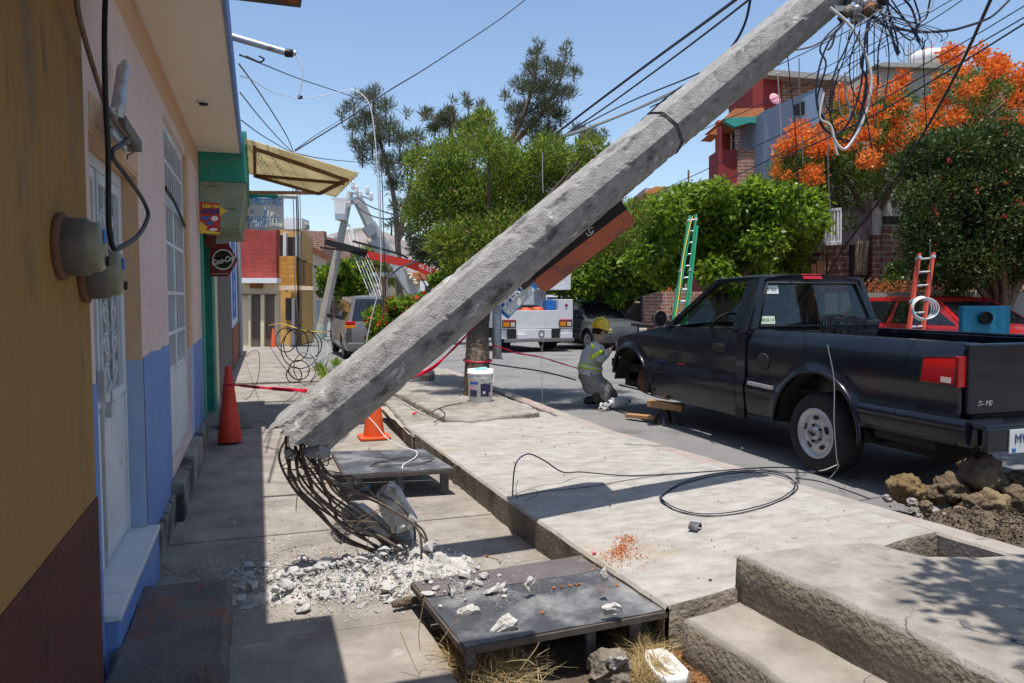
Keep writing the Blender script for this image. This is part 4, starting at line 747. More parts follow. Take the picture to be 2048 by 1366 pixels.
# rocks and dirt by the kerb
random.seed(33)
b = MB(); hx = lambda x, y: .12*math.exp(-((x-4.25)**2/.12+(y-3.30)**2/.05))+.07*math.exp(-((x-3.85)**2/.06+(y-3.35)**2/.05))+.10*math.exp(-((x-4.1)**2/.08+(y-2.95)**2/.04))
b.grid([[(x, y, hx(x, y)*(1+.5*nz((x*9, y*9, 2)))+.02*nz((x*25, y*25, 1))-.012) for x in np.linspace(3.13, 5.2, 90)] for y in np.linspace(2.5, 4.0, 64)]); tag(b.build('dirt_pile', M['dirt']), kind='stuff', label='pile of dark loose earth by the kerb', cat='dirt')
clods = ((1814, 978, .088, 'rounded ochre boulder at the left end of the earth pile', (.33, .22, .10)), (1872, 990, .055, 'flat brown clod resting between two boulders', 0), (1900, 975, .085, 'brown lumpy clod in the middle of the earth pile', 0), (1962, 948, .115, 'tallest dark earth clod at the top of the pile', 0), (1985, 1010, .085, 'square tan boulder at the right of the earth pile', (.36, .26, .15)), (1932, 1035, .065, 'wedge shaped tan stone at the front of the earth pile', (.38, .28, .19)), (1925, 990, .08, 'dark clod pressed under the tallest clod', 0), (2040, 1000, .08, 'dark clod cut by the right edge of the view', 0), (1850, 1012, .03, 'small grey stone before the brown clods', 0), (1838, 1035, .03, 'small pale stone at the foot of the earth pile', (.5, .46, .4)), (1880, 1035, .035, 'pale chipped stone in front of the earth pile', (.5, .44, .36)), (1995, 975, .075, 'tan lump wedged beside the tallest clod', (.33, .24, .15)), (2035, 960, .07, 'dark clod at the right end behind the boulders', 0), (1845, 985, .05, 'brown clod touching the ochre boulder', 0), (2020, 1045, .06, 'dark clod low at the right edge of the pile', 0), (1960, 1010, .07, 'brown clod under the square tan boulder', 0), (1776, 996, .03, 'pale pinkish chunk alone on the kerb', (.55, .48, .44)), (1825, 1005, .03, 'whitish shard beside the ochre boulder', (.55, .5, .46)), (1870, 1022, .025, 'whitish pebble at the front of the pile', (.55, .5, .46)))
for k, (px, py, r, lab, c) in enumerate(clods):
    m = M['clod'] if not c else mat('stone_colour', tuple(x*.38 for x in c), tuple(x*.72 for x in c), 1, 9, bump=1, bscale=40, bdist=.02)
    q = D(px, py, 4.75 if py < 1000 else 4.55); bm = bmesh.new(); bmesh.ops.create_icosphere(bm, subdivisions=4, radius=1); b = MB(); sq = Vector((random.uniform(.9, 1.15), random.uniform(.85, 1.1), random.uniform(.75, .95)))
    r *= 1.15; vs = [Vector((vv.co.x*sq.x, vv.co.y*sq.y, vv.co.z*sq.z))*r*(1.08+.42*nz(vv.co, 1.3, k)-.34*abs(nz(vv.co, 2.4, k+2))+.16*nz(vv.co, 4.5, k)+.11*nz(vv.co, 11, k))+q for vv in bm.verts]
    b.add(vs, [[x.index for x in f.verts] for f in bm.faces], 0, True); bm.free(); tag(b.build('earth_clod', m), lab, 'boulder')
V = []
for _ in range(2600):
    X, Y = random.gauss(4.05, .3), random.gauss(3.2, .22); s = random.uniform(.004, .016); z = hx(X, Y)+s*.3
    q = [Vector((random.gauss(0, 1), random.gauss(0, 1), random.gauss(0, .7))).normalized()*s+Vector((X, Y, z)) for _ in range(4)]
    for tri in ((0, 1, 2), (0, 2, 3), (0, 3, 1), (1, 3, 2)): V += [q[i] for i in tri]
tag(fast_mesh('earth_crumbs', [tuple(x) for x in V], 3, [M['dirt']]), kind='stuff', label='crumbs of dark earth around the boulders', cat='dirt')
# dry grass
M['straw'] = leafmat('straw', (.46, .34, .16), (.62, .50, .28), .3, .8); M['straw2'] = leafmat('orange_litter', (.36, .17, .06), (.46, .24, .10), .2, .9)
def tuft(name, label, spots, n, h, m, lean=.9, cat='grass', group=None):
    V = []; rn = random
    for _ in range(n):
        px, py, s = rn.choice(spots); p = G(px+rn.gauss(0, s), py+rn.gauss(0, s*.5), -.045); hh = h*rn.uniform(.4, 1.2); d = Vector((rn.gauss(0, lean), rn.gauss(0, lean), 1)).normalized(); w_ = Vector((rn.gauss(0, 1), rn.gauss(0, 1), 0)).normalized()*rn.uniform(.0009, .002); m1 = p+d*hh*.55; e = p+d*hh+Vector((d.x, d.y, -.35))*hh*.35
        V += [p-w_, p+w_, m1+w_*.8, m1-w_*.8, m1-w_*.8, m1+w_*.8, e+w_*.2, e-w_*.2]
    return tag(fast_mesh(name, [tuple(x) for x in V], 4, [m]), label, cat, group)
tuft('dry_grass_tuft', 'dry straw tuft at the bottom centre below the steel cover', ((960, 1350, 30), (1010, 1360, 30), (935, 1330, 15)), 1500, .15, M['straw'])
tuft('dry_grass_tuft', 'dry straw tuft behind the flat stone in the pit', ((1290, 1310, 14), (1270, 1290, 12), (1305, 1345, 14), (1290, 1366, 16)), 1300, .12, M['straw'])
tuft('dry_leaf_litter', 'brown leaf litter beside the white foam tray', ((1380, 1330, 18), (1400, 1355, 18), (1360, 1310, 10)), 500, .03, M['straw2'], 2.5, 'leaf litter')
for k, pts in enumerate(([(845, 1366), (820, 1310), (800, 1262)], [(840, 1300), (838, 1258), (850, 1190)], [(1040, 1340), (1070, 1300), (1078, 1285)], [(1000, 1325), (1050, 1320), (1070, 1330)], [(880, 1285), (905, 1250), (920, 1238)], [(740, 1120), (735, 1090), (742, 1060)], [(770, 1150), (760, 1110), (765, 1085)], [(730, 1160), (720, 1120), (712, 1092)])): wire('dry_twig', px_line(pts, 2.75 if k < 5 else 3.8), .0016, M['straw'], ['thin dry stalk leaning over the walkway edge', 'upright dry stalk beside the log', 'pale dry stalk below the cover front edge', 'dry twig lying under the cover', 'dry stalk crossing the cover side', 'thin stalk standing by the stub', 'thin stalk right of the stub', 'bent stalk rising from the rubble'][k], 'twig')
# ================================================================ cones
def cone(label, p, col, h=.72, base=True, rb=.105):
    t = thing('traffic_cone', label, 'traffic cone', p, 'traffic cones')
    b = MB(); b.lathe([(rb, .02), (rb*.98, .04), (.028, h-.01), (.022, h), (.0, h)], p, n=28); b.build('cone_body', col, t)
    if base:
        b = MB(); q = .15; pts = [(p[0]+sx_*(q-.03*(k == 0)), p[1]+sy_*(q-.03*(k == 1)), p[2]+.002) for sx_, sy_, k in ((-1, -1, 0), (-1, -1, 1), (-1, 1, 1), (-1, 1, 0), (1, 1, 0), (1, 1, 1), (1, -1, 1), (1, -1, 0))]
        pts = [pts[1], pts[0], pts[7], pts[6], pts[5], pts[4], pts[3], pts[2]]; b.slab(pts, (0, 0, .025)); b.build('base', col, t, bevel=.006)
    return t
cone('tall red cone standing in the shade by the wall with red tape', G(460, 886, 0), M['conered'], .74, False, .112)
cone('bright orange cone in the sun behind the leaning pole', G(748, 876, 0), M['cone'], .70)
c3 = cone('small distant orange cone on the far walkway', GS(547, 696), M['cone'], .72)
t = thing('concrete_block', 'grey concrete block behind the red cone by the wall', 'block', G(478, 880, 0)); 
p = G(470, 860, 0); MB().box((p.x-.16, p.y+.1, 0), (p.x+.17, p.y+.35, .19)).build('block', M['mould'], t, bevel=.012)
# red tape
def ribbon(name, pts, w, m, label, cat='tape', tw=0):
    P = spline(pts, 8); n = len(P); b = MB(); rows = []
    for i, p in enumerate(P):
        a = tw*math.sin(i*.55)+(0 if tw == 0 else .3); ww = w[0]+(w[1]-w[0])*i/(n-1); d = Vector((0, 0, 1))*math.cos(a)+_f*math.sin(a); rows.append([tuple(p-d*ww), tuple(p-d*ww*.3+_f*.004), tuple(p+d*ww*.3-_f*.004), tuple(p+d*ww)])
    b.grid(rows); o = b.build(name, m, solid=.0008); return tag(o, label, cat)
pc = G(460, 885, 0)
ribbon('barrier_tape', [D(447, 769, 7.05), D(462, 770, 6.96), D(480, 771, 7.0), D(520, 775, 6.9), D(570, 779, 6.6), D(612, 782, 6.4), D(660, 790, 6.4)], (.008, .022), M['tape'], 'red tape stretched from the red cone to the pole', tw=.7)
ribbon('barrier_tape', [D(815, 757, 8.4), D(862, 738, 8.8), D(900, 704, 9.2), D(932, 672, 9.4), D(950, 655, 9.4)], (.03, .014), M['tape'], 'red tape rising from the slab to the tree trunk', tw=.5)
ribbon('barrier_tape', [D(985, 690, 9.3), D(1020, 701, 9.2), D(1032, 706, 9.2), D(1080, 714, 9.2), D(1120, 726, 9.3), D(1156, 737, 9.4)], (.012, .008), M['tape'], 'red tape stretched from the trunk past the kneeling worker', tw=.6)
# ================================================================ cables lying about
def onslab(px, py, dz=.006):
    z = .2
    for _ in range(6): p = G(px, py, z); z = SZ(p.x, p.y)
    return Vector((p.x, p.y, z+dz))
loop = [(1321, 1000), (1345, 1020), (1400, 1033), (1470, 1030), (1545, 1010), (1590, 985), (1592, 968), (1560, 952), (1500, 946), (1430, 953), (1360, 972)]
P = [onslab(*q) for q in loop]; b = MB(); b.tube(spline(P+[P[0], P[1]], 8), .0034, 6); b.tube(spline([p+Vector((.012*math.sin(i*2), .012, .008)) for i, p in enumerate(P+[P[0]])], 8), .0034, 6); tag(b.build('cable_loop', M['navycable']), 'large flat loop of blue black cable on the pale slab', 'cable')
d0 = (onslab(1025, 993)-_c).dot(_f)
wire('loose_cable', [onslab(1025, 993), D(1028, 945, d0), D(1036, 920, d0+.02), D(1058, 908, d0+.1), D(1090, 922, d0+.2), D(1125, 944, d0+.25), onslab(1165, 953, .03), onslab(1260, 953), onslab(1400, 946), onslab(1510, 938), onslab(1580, 937), onslab(1640, 945)], .0045, M['navycable'], 'blue black cable with a raised kink crossing the pale slab', 'cable')
wire('loose_wire', [onslab(1030, 995), onslab(1090, 985), onslab(1180, 975), onslab(1280, 958), onslab(1400, 945)], .0022, M['black'], 'thin black wire lying along the kinked cable', 'wire')
wire('loose_wire', [onslab(1034, 1002), D(1032, 975, d0), D(1036, 960, d0)], .0018, M['black'], 'short wire sprig sticking up by the kinked cable', 'wire')
wire('loose_wire', [onslab(1050, 1004), onslab(1075, 995, .02), onslab(1070, 985, .02), onslab(1062, 982)], .0018, M['black'], 'tiny curl of wire at the end of the kinked cable', 'wire')
wire('loose_cable', [onslab(1590, 958), onslab(1640, 965), onslab(1700, 985), onslab(1740, 1000)], .004, M['black'], 'black cable running along the kerb from the loop', 'cable')
wire('loose_cable', [D(1655, 690, 5.0), D(1668, 760, 5.0), D(1668, 840, 5.0), D(1673, 915, 5.0), D(1676, 935, 5.0), D(1655, 962, 5.05)], .0035, M['greycable'], 'grey wire dangling over the pickup bed side down to the kerb', 'wire')
wire('loose_cable', [D(1674, 930, 5.0), D(1640, 942, 5.0), D(1580, 945, 5.1), onslab(1520, 940)], .004, M['greycable'], 'grey cable running from the pickup wheel to the cable loop', 'cable')
wire('loose_cable', [G(600, 905, 0)+Vector((0, 0, .5)), G(735, 832, .3), D(752, 850, 5.9), D(772, 875, 5.6), D(800, 892, 5.5), D(832, 903, 5.45), D(830, 915, 5.4), D(806, 930, 5.3), D(808, 945, 5.25)][1:], .004, M['whitecable'], 'white wire dropping across the orange cone onto the far cover', 'wire')
pz = [G(x, y, .196) for x, y in ((745, 928), (800, 918), (860, 916), (850, 926), (790, 932), (740, 932), (775, 922), (830, 920))]; wire('wire_ring', pz+[pz[0]+Vector((.02, .01, .004))]+[p+Vector((.02, .015, .006)) for p in pz[1:]], .0025, M['black'], 'flattened ring of thin wire on the far steel cover', 'wire')
wire('loose_cable', [GS(480, 715)+Vector((.1, 0, 0)), D(512, 700, 10), D(518, 745, 9.6), D(505, 785, 9), D(490, 800, 8.6)], .004, M['black'], 'thin black wire curving down past the red cone', 'wire')
for k, pts in enumerate(([(700, 862), (680, 880), (650, 890)], [(805, 800), (850, 825), (870, 820), (893, 812), (925, 806)], [(868, 845), (890, 830), (880, 818)])): wire('loose_wire', [G(x, y, .2 if k else .02) for x, y in pts], .005, M['black'], ['black wire on the ground left of the orange cone', 'black wire lying over the cracked far slab', 'short black wire end by the slab crack'][k], 'wire')
p = G(829, 829, .18); put_rock('red_scrap', (p.x, p.y, .19), .03, 'small red scrap on the cracked far slab', 'scrap', m=M['tape'])
# tangle of coils hanging over the far walkway
for k, (cx, cy, r, d) in enumerate(((592, 690, 33, 12.5), (618, 690, 30, 12.6), (600, 697, 40, 12.4), (640, 700, 22, 12.5), (572, 680, 24, 12.3), (598, 740, 22, 11.8), (610, 735, 30, 11.9), (588, 750, 18, 11.7))):
    pts = [D(cx+r*math.cos(a)*(.75+.1*(k % 3)), cy+r*math.sin(a)*(1-.12*(k % 2)), d+.25*math.sin(a*1.0+k)) for a in np.linspace(0, 6.283, 14)[:-1]]
    b = MB(); b.tube(spline(pts+[pts[0]], 5), .009, 6); tag(b.build('cable_coil', M['greycable'] if k in (3, 6) else M['black']), 'loop of cable in the tangle hanging over the far walkway', 'cable', 'coils hanging over the far walkway')
ye = [(560, 645), (585, 655), (600, 662), (625, 655), (650, 665)]
wire('warning_tape', [GS(535, 690)+Vector((0, 0, .8)), D(560, 648, 17), D(597, 658, 12.6), D(630, 664, 14), D(655, 664, 20)], .012, M['yellow_sign'], 'yellow warning tape sagging across the far walkway', 'tape')
# ================================================================ vehicles
M['navy_paint'] = mat('black_navy_paint', (.0045, .006, .011), (.008, .0105, .019), .26, 3, coat=.35, spec=.3, c3=(.017, .017, .018), s3=2.2, t3=(.55, .75), c4=(.10, .10, .10), s4=26, t4=(.74, .78))
M['trim'] = mat('black_trim', (.018, .018, .018), (.028, .028, .027), .6, 12)
M['tyre'] = mat('tyre', (.016, .016, .016), (.028, .027, .026), .85, 14)
M['rim'] = mat('steel_rim', (.50, .50, .50), (.58, .58, .57), .4, 8, metal=.5, c3=(.3, .28, .26), s3=5)
M['glass'] = glassmat('car_glass', (.62, .68, .66), .6); M['glass_dark'] = mat('tinted_glass', (.012, .014, .016), rough=.04, spec=.8)
M['red_lens'] = mat('red_lens', (.42, .008, .008), rough=.12, coat=.5); M['amber_lens'] = mat('amber_lens', (.75, .25, .02), rough=.15); M['clear_lens'] = mat('clear_lens', (.62, .55, .45), rough=.15)
M['chrome'] = mat('chrome', (.7, .7, .7), rough=.12, metal=1)
XC = 4.94; XL = 4.12; HW = XC-XL
PROF = [(.26, .075), (.32, .045), (.42, .02), (.55, .004), (.60, 0), (.625, .006), (.66, .026), (.72, .03), (.85, .022), (.95, .028), (1.02, .045), (1.07, .07), (1.10, .10)]
def pin(z): return float(np.interp(z, [p[0] for p in PROF], [p[1] for p in PROF]))
def panel(b, y0, y1, zlo, zhi, arch=None, side=1, ny=None, nzz=16, xc=XC, hw=HW, pf=pin, flare=.028, inner=.05):
    ny = ny or max(4, int((y1-y0)/.03)); ys = [y0+(y1-y0)*i/ny for i in range(ny+1)]
    if arch: ys = sorted(ys+[arch[0]+arch[2]*math.cos(a) for a in np.linspace(0, math.pi, 25) if y0 < arch[0]+arch[2]*math.cos(a) < y1])
    rows = []
    for y in ys:
        lo = zlo(y) if callable(zlo) else zlo; hi = zhi(y) if callable(zhi) else zhi
        if arch and abs(y-arch[0]) < arch[2]: lo = max(lo, arch[1]+math.sqrt(arch[2]**2-(y-arch[0])**2))
        row = []
        for k in range(nzz+1):
            z = lo+(hi-lo)*k/nzz; x = hw-pf(z)
            if arch: dd = math.hypot(y-arch[0], z-arch[1])-arch[2]; x += flare*math.exp(-(max(0, dd)/.045)**2) if dd < .3 else 0
            row.append((xc-side*x, y, z))
        rows.append(row)
    b.grid(rows if side > 0 else rows[::-1]); e = [r[0] for r in rows]; e2 = [(p[0]+side*inner, p[1], p[2]+.004) for p in e]; b.grid([e, e2] if side > 0 else [e2, e])
    for r in (rows[0], rows[-1]): b.grid([r, [(p[0]+side*.03, p[1], p[2]) for p in r]])
    return rows
def wheel(c, r, w_, side, parent, name='wheel', rimr=None, holes=5):
    """c: centre of the outer face; side: -1 faces -x"""
    rimr = rimr or r*.62; X = (side, 0, 0); c = Vector(c); b = MB()
    b.lathe([(rimr, -w_), (r*.88, -w_), (r*.97, -w_*.88), (r, -w_*.6), (r, -w_*.4), (r*.97, -w_*.12), (r*.90, -.002), (r*.74, .006), (rimr, -.004), (rimr, -w_)], c, X, 44); wh = b.build('tyre', M['tyre'], None); wh.name = name
    wh.parent = parent; p = parent; off = Vector((0, 0, 0))
    while p is not None: off += p.location; p = p.parent
    wh.data.transform(Matrix.Translation(-off))
    b = MB(); b.lathe([(rimr, -.06), (rimr, .0), (rimr*.94, .004), (rimr*.90, -.012), (rimr*.82, -.022), (rimr*.74, -.018), (rimr*.44, -.004), (rimr*.40, -.006), (rimr*.30, -.03), (rimr*.26, -.03), (rimr*.24, .01), (rimr*.12, .014), (0, .014)], c, X, 40)
    b.build('rim', M['rim'], wh, world=True)
    b = MB()
    for k in range(holes):
        a = 2*math.pi*k/holes+.3; q = c+Vector((side*-.006, math.cos(a)*rimr*.62, math.sin(a)*rimr*.62)); t_ = Vector((0, -math.sin(a), math.cos(a))); n_ = Vector((0, math.cos(a), math.sin(a)))
        b.poly([q+t_*rimr*.16*math.cos(u)+n_*rimr*.085*math.sin(u)+Vector((side*.004, 0, 0))*(1 if math.sin(u) < 0 else -1.8) for u in np.linspace(0, 6.283, 15)[:-1]])
    for k in range(5): a = 2*math.pi*k/5; q = c+Vector((side*-.012, math.cos(a)*rimr*.33, math.sin(a)*rimr*.33)); b.cyl(q, q+Vector((side*.022, 0, 0)), rimr*.045, n=8)
    b.cyl(c, c+Vector((side*.03, 0, 0)), rimr*.14, rimr*.10, n=14); b.build('hub', M['black'], wh); return wh
t = thing('pickup_truck', 'black pickup truck jacked up at the kerb with its left front wheel off', 'pickup truck', (XC, 6, 0))
RA = (4.78, .335, .475); FA = (7.90, .335, .47); PN = M['navy_paint']
for s in (1, -1):
    b = MB(); panel(b, 3.53, 5.665, lambda y: .36 if y > 4.5 else .46, 1.10, RA, s)
    o = b.build('bed_side', PN, t)
    b = MB(); sx = lambda x: XC-s*(HW-x)
    b.box((min(sx(.10), sx(.20)), 3.53, 1.085), (max(sx(.10), sx(.20)), 5.66, 1.104)); b.box((min(sx(.19), sx(.21)), 3.56, .62), (max(sx(.19), sx(.21)), 5.62, 1.085)); b.build('bed_rail', PN, t, bevel=.008)
    b = MB(); b.tube([(sx(-.004+.012*(k % 2)*0), RA[0]+(RA[2]+.008)*math.cos(a), RA[1]+(RA[2]+.008)*math.sin(a)) for k, a in enumerate(np.linspace(-.05, math.pi+.02, 34))], .02, 8, flat=.8); b.build('arch_lip', PN, t)
    b = MB(); rows = []
    for y in np.linspace(5.835, 7.185, 28): rows.append([(sx(pin(z)), y, z) for z in np.linspace(.30, 1.085, 18)])
    b.grid(rows if s > 0 else rows[::-1]); e = [r[-1] for r in rows]; b.grid([e, [(p[0]+s*.07, p[1], p[2]-.004) for p in e]])
    for r in (rows[0], rows[-1]): b.grid([r, [(p[0]+s*.03, p[1], p[2]) for p in r]])
    dr = b.build('door', PN, t)
    b = MB(); hy = 6.12; b.box((min(sx(.02), sx(.034)), hy-.10, .875), (max(sx(.02), sx(.034)), hy+.10, .955)); b.build('handle_recess', M['trim'], dr, bevel=.006)
    b = MB(); b.box((min(sx(.008), sx(.022)), hy-.075, .905), (max(sx(.008), sx(.022)), hy+.075, .94)); b.build('handle', M['gap'], dr, bevel=.006)
    S = lambda y, z, o=0: (XC-s*(HW-.085-(z-1.08)/.48*.17+o), y, z)
    b = MB()                                                         # window surround
    for p, q, w_, h in ((S(7.12, 1.075), S(6.44, 1.555), .045, .06), (S(6.46, 1.55), S(5.86, 1.565), .045, .055), (S(5.93, 1.08), S(5.93, 1.56), .09, .04)): b.obox(p, q, w_, h, (1, 0, 0))
    b.build('window_frame', PN, dr, bevel=.008)
    if s > 0: b = MB(); b.slab([S(7.0, 1.10, .0), S(6.5, 1.46, 0), S(6.42, 1.46, 0), S(6.86, 1.10, 0)], (.004, 0, 0)); b.build('quarter_glass', M['glass'], dr)
    else: MB().slab([S(7.04, 1.09, -.01), S(6.44, 1.53, -.01), S(5.97, 1.53, -.01), S(5.97, 1.09, -.01)], (.004, 0, 0)).build('window', M['glass'], dr)
    m_ = MB(); mc = Vector((XC-s*(HW+.085), 7.02, 1.165)); m_.lathe([(.02, .10), (.075, .075), (.095, .03), (.098, 0), (.09, -.004)], mc, (0, 1, 0), 24); 
    m_.v = [(mc.x+(x-mc.x)*.84, y, mc.z+(z-mc.z)*.95) for x, y, z in m_.v]; m_.obox((XC-s*(HW-.10), 7.05, 1.10), mc+Vector((s*.05, .03, -.03)), .05, .05); mo = m_.build('mirror', M['trim'], dr)
    b = MB(); b.poly([(mc.x+.072*math.cos(a), mc.y-.008, mc.z+.082*math.sin(a)) for a in np.linspace(0, 6.283, 25)[:-1]]); b.tube([(mc.x+.076*math.cos(a), mc.y-.005, mc.z+.086*math.sin(a)) for a in np.linspace(0, 6.283, 25)[:-1]], .0045, 6, closed=True, m=1); b.build('mirror_glass', [M['glass_dark'], M['grey']], mo)
    zf = lambda y: float(np.interp(y, (7.0, 7.4, 7.74, 8.1, 8.32, 8.5, 8.6), (1.075, 1.04, .995, .925, .86, .77, .68)))
    b = MB(); panel(b, 7.19, 8.58, lambda y: .30 if y < 7.6 else (.50 if y > 8.3 else .3), zf, FA, s, pf=lambda z: pin(z)+0); 
    b.v = [(x+s*.16*max(0, (y-8.1)/.48)**2.2, y, z) for x, y, z in b.v]; b.build('fender', PN, t)
    b = MB(); b.tube([(sx(-.004)+s*.16*max(0, (FA[0]+(FA[2]+.008)*math.cos(a)-8.1)/.48)**2.2, FA[0]+(FA[2]+.008)*math.cos(a), FA[1]+(FA[2]+.008)*math.sin(a)) for a in np.linspace(.28, math.pi+.02, 34)], .02, 8); b.build('arch_lip', PN, t)
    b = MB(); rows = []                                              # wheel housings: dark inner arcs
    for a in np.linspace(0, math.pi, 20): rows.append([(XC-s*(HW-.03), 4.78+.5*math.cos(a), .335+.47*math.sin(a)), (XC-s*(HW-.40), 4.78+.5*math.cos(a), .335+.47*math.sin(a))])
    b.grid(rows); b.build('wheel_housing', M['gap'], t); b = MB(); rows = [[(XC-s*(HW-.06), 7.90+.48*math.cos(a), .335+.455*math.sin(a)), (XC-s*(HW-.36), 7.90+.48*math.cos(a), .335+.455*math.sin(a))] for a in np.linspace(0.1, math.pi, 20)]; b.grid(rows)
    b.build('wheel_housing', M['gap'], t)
    b = MB(); b.box((min(sx(.02), sx(.06)), 5.70, .30), (max(sx(.02), sx(.06)), 5.83, 1.08)); rows = [[(sx(pin(z)), y, z) for z in np.linspace(.30, 1.085, 18)] for y in (5.70, 5.76, 5.826)]; b.grid(rows); 
    b.obox(S(5.80, 1.07), S(5.845, 1.565), .12, .05, (1, 0, 0)); b.build('cab_corner', PN, t)
    # tail lamp wrapping the corner
    b = MB(); F_ = lambda y, z, o: (sx(pin(z)-o), y, z)
    pts = [(3.815, 1.0), (3.80, .845), (3.545, .825), (3.545, 1.02), (3.60, 1.025)]
    rw = [[F_(3.545+(3.81-3.545)*i/10*(1-.05*j/8), .835+(.185-.018*i/10)*j/8, .007) for j in range(9)] for i in range(11)]; b.grid(rw); rim_ = rw[0]+[r[-1] for r in rw[1:]]+rw[-1][-2::-1]+[r[0] for r in rw[-2:0:-1]]; b.grid([rim_+[rim_[0]], [(p[0]+s*.03, p[1], p[2]) for p in rim_+[rim_[0]]]]); b.slab([(sx(.02), 3.525, .825), (sx(.17), 3.525, .825), (sx(.17), 3.525, 1.02), (sx(.02), 3.525, 1.02)], (0, .03, 0)); tl = b.build('tail_light', M['red_lens'], t, bevel=.004)
    b = MB(); b.slab([F_(y, z, .010) for y, z in ((3.65, .885), (3.65, .85), (3.575, .848), (3.575, .883))], (s*.004, 0, 0)); b.build('reverse_lens', M['clear_lens'], tl)
    b = MB(); b.tube([tuple(p) for p in rim_], .0045, 6, closed=True); b.build('lamp_gasket', M['black'], tl)
    b = MB(); rows = [[(sx(xo), y, z) for xo, z in ((.03, .46), (.0, .50), (-.012, .58), (-.006, .625), (.03, .635))] for y in np.linspace(3.44, 4.33, 12)]; b.grid(rows); b.grid([rows[0], [(sx(.3), 3.44, p[2]) for p in rows[0]]]); b.build('bumper_end', PN, t)
b = MB(); rows = []                                                  # hood
for i in range(22):
    y = 7.0+1.56*i/21; row = []
    for j in range(21):
        u = -1+2*j/20; hw = HW-.075-.16*max(0, (y-8.1)/.48)**2.2; row.append((XC+u*hw, y+.05*(1-u*u)*(i/21)**3, zf(y)+.045*(1-abs(u)**2.6)+.006))
    rows.append(row)
b.grid(rows); b.grid([rows[-1], [(p[0], p[1]-.02, .5) for p in rows[-1]]]); b.build('hood', PN, t)
b = MB(); rows = []                                                  # roof
for i in range(13):
    y = 5.79+.68*i/12; row = []
    for j in range(25): u = -1+2*j/24; row.append((XC+u*(HW-.085-.17+.012), y+.03*(1-u*u)*(1 if i == 12 else 0), 1.555+.062*(1-abs(u)**4)-.02*(1-math.sin(math.pi*min(1, max(0, (i+1.2)/14.4))))))
    rows.append(row)
b.grid(rows); b.grid([rows[0], [(p[0], p[1]+.01, p[2]-.05) for p in rows[0]]]); b.grid([rows[-1], [(p[0], p[1]+.01, p[2]-.04) for p in rows[-1]]]); b.build('roof', PN, t)
b = MB(); hwb = HW-.09; BK = lambda x, z: (XC+x, 5.70+.10*(z-1.08)/.48*(z > 1.08), z)    # cab back with its opening
b.slab([BK(-hwb, .35), BK(hwb, .35), BK(hwb, 1.115), BK(-hwb, 1.115)], (0, .04, 0)); tb_ = .17
for s in (-1, 1): b.slab([BK(s*hwb, 1.10), BK(s*(hwb-.075), 1.115), BK(s*(hwb-tb_-.05), 1.535), BK(s*(hwb-tb_+.02), 1.575)][::s], (0, .04, 0))
b.slab([BK(-(hwb-tb_-.05), 1.53), BK(hwb-tb_-.05, 1.53), BK(hwb-tb_+.01, 1.585), BK(-(hwb-tb_+.01), 1.585)], (0, .04, 0)); b.build('cab_back', PN, t, bevel=.006)
b = MB(); W_ = [(-(hwb-.085), 1.125), (hwb-.085, 1.125), (hwb-tb_-.055, 1.525), (-(hwb-tb_-.055), 1.525)]; b.slab([tuple(Vector(BK(x, z))+Vector((0, .012, 0))) for x, z in W_], (0, .005, 0)); bw = b.build('back_window', M['glass'], t)
b = MB(); b.tube([tuple(Vector(BK(x, z))+Vector((0, -.002, 0))) for x, z in W_], .011, 6, closed=True); b.build('window_seal', M['black'], bw)
def sticker(x0, z0, w_, h, s1, col, par):
    b = MB(); p = Vector(BK(x0, z0))+Vector((0, .008, 0)); q = Vector(BK(x0, z0+h))+Vector((0, .008, 0)); b.slab([p, p+Vector((w_, 0, 0)), q+Vector((w_, 0, 0)), q], (0, .001, 0)); o = b.build('sticker', col, par); text(s1, h*.55, frame((p+q)/2+Vector((w_/2, -.002, 0)), (1, 0, 0), (0, .2, 1)), M['navy'], 'lettering', bw, sx=.8, ext=.0005)
sticker(-.545, 1.425, .16, .075, 'MV 9354', M['white'], bw); sticker(-.615, 1.15, .155, .07, 'KX 55 114', mat('pale_green_sticker', (.55, .70, .50)), bw)
b = MB(); b.slab([(XC-.11, 5.778, 1.562), (XC+.11, 5.778, 1.562), (XC+.105, 5.80, 1.608), (XC-.105, 5.80, 1.608)], (0, .03, .003)); b.build('third_brake_light', M['red_lens'], t, bevel=.004)
b = MB(); b.slab([(XC-.73, 7.08, 1.09), (XC+.73, 7.08, 1.09), (XC+.57, 6.47, 1.545), (XC-.57, 6.47, 1.545)], (0, .005, .004)); b.build('windscreen', M['glass'], t)
b = MB(); b.box((XC-.74, 3.505, .645), (XC+.74, 3.555, 1.10)); tg = b.build('tailgate', PN, t, bevel=.014)
b = MB(); b.box((XC-.13, 3.499, .90), (XC+.13, 3.507, .99)); b.build('tailgate_handle', M['trim'], tg, bevel=.006)
text('S-10', .045, frame((XC-.60, 3.5035, .72), (1, 0, 0), (0, 0, 1)), M['greycable'], 'badge', tg, shear=.3, sx=1.5, ext=.002)
b = MB(); b.box((XC-.80, 3.33, .585), (XC+.80, 3.50, .62)); b.box((XC-.80, 3.32, .45), (XC-.30, 3.36, .60)); b.box((XC+.30, 3.32, .45), (XC+.80, 3.36, .60)); b.box((XC-.80, 3.38, .47), (XC+.80, 3.45, .59)); bp_ = b.build('rear_bumper', PN, t, bevel=.012)
b = MB(); b.slab([(XC-.62, 3.312, .44), (XC-.29, 3.312, .44), (XC-.29, 3.312, .585), (XC-.62, 3.312, .585)], (0, .006, 0)); lp = b.build('license_plate', M['white'], bp_)
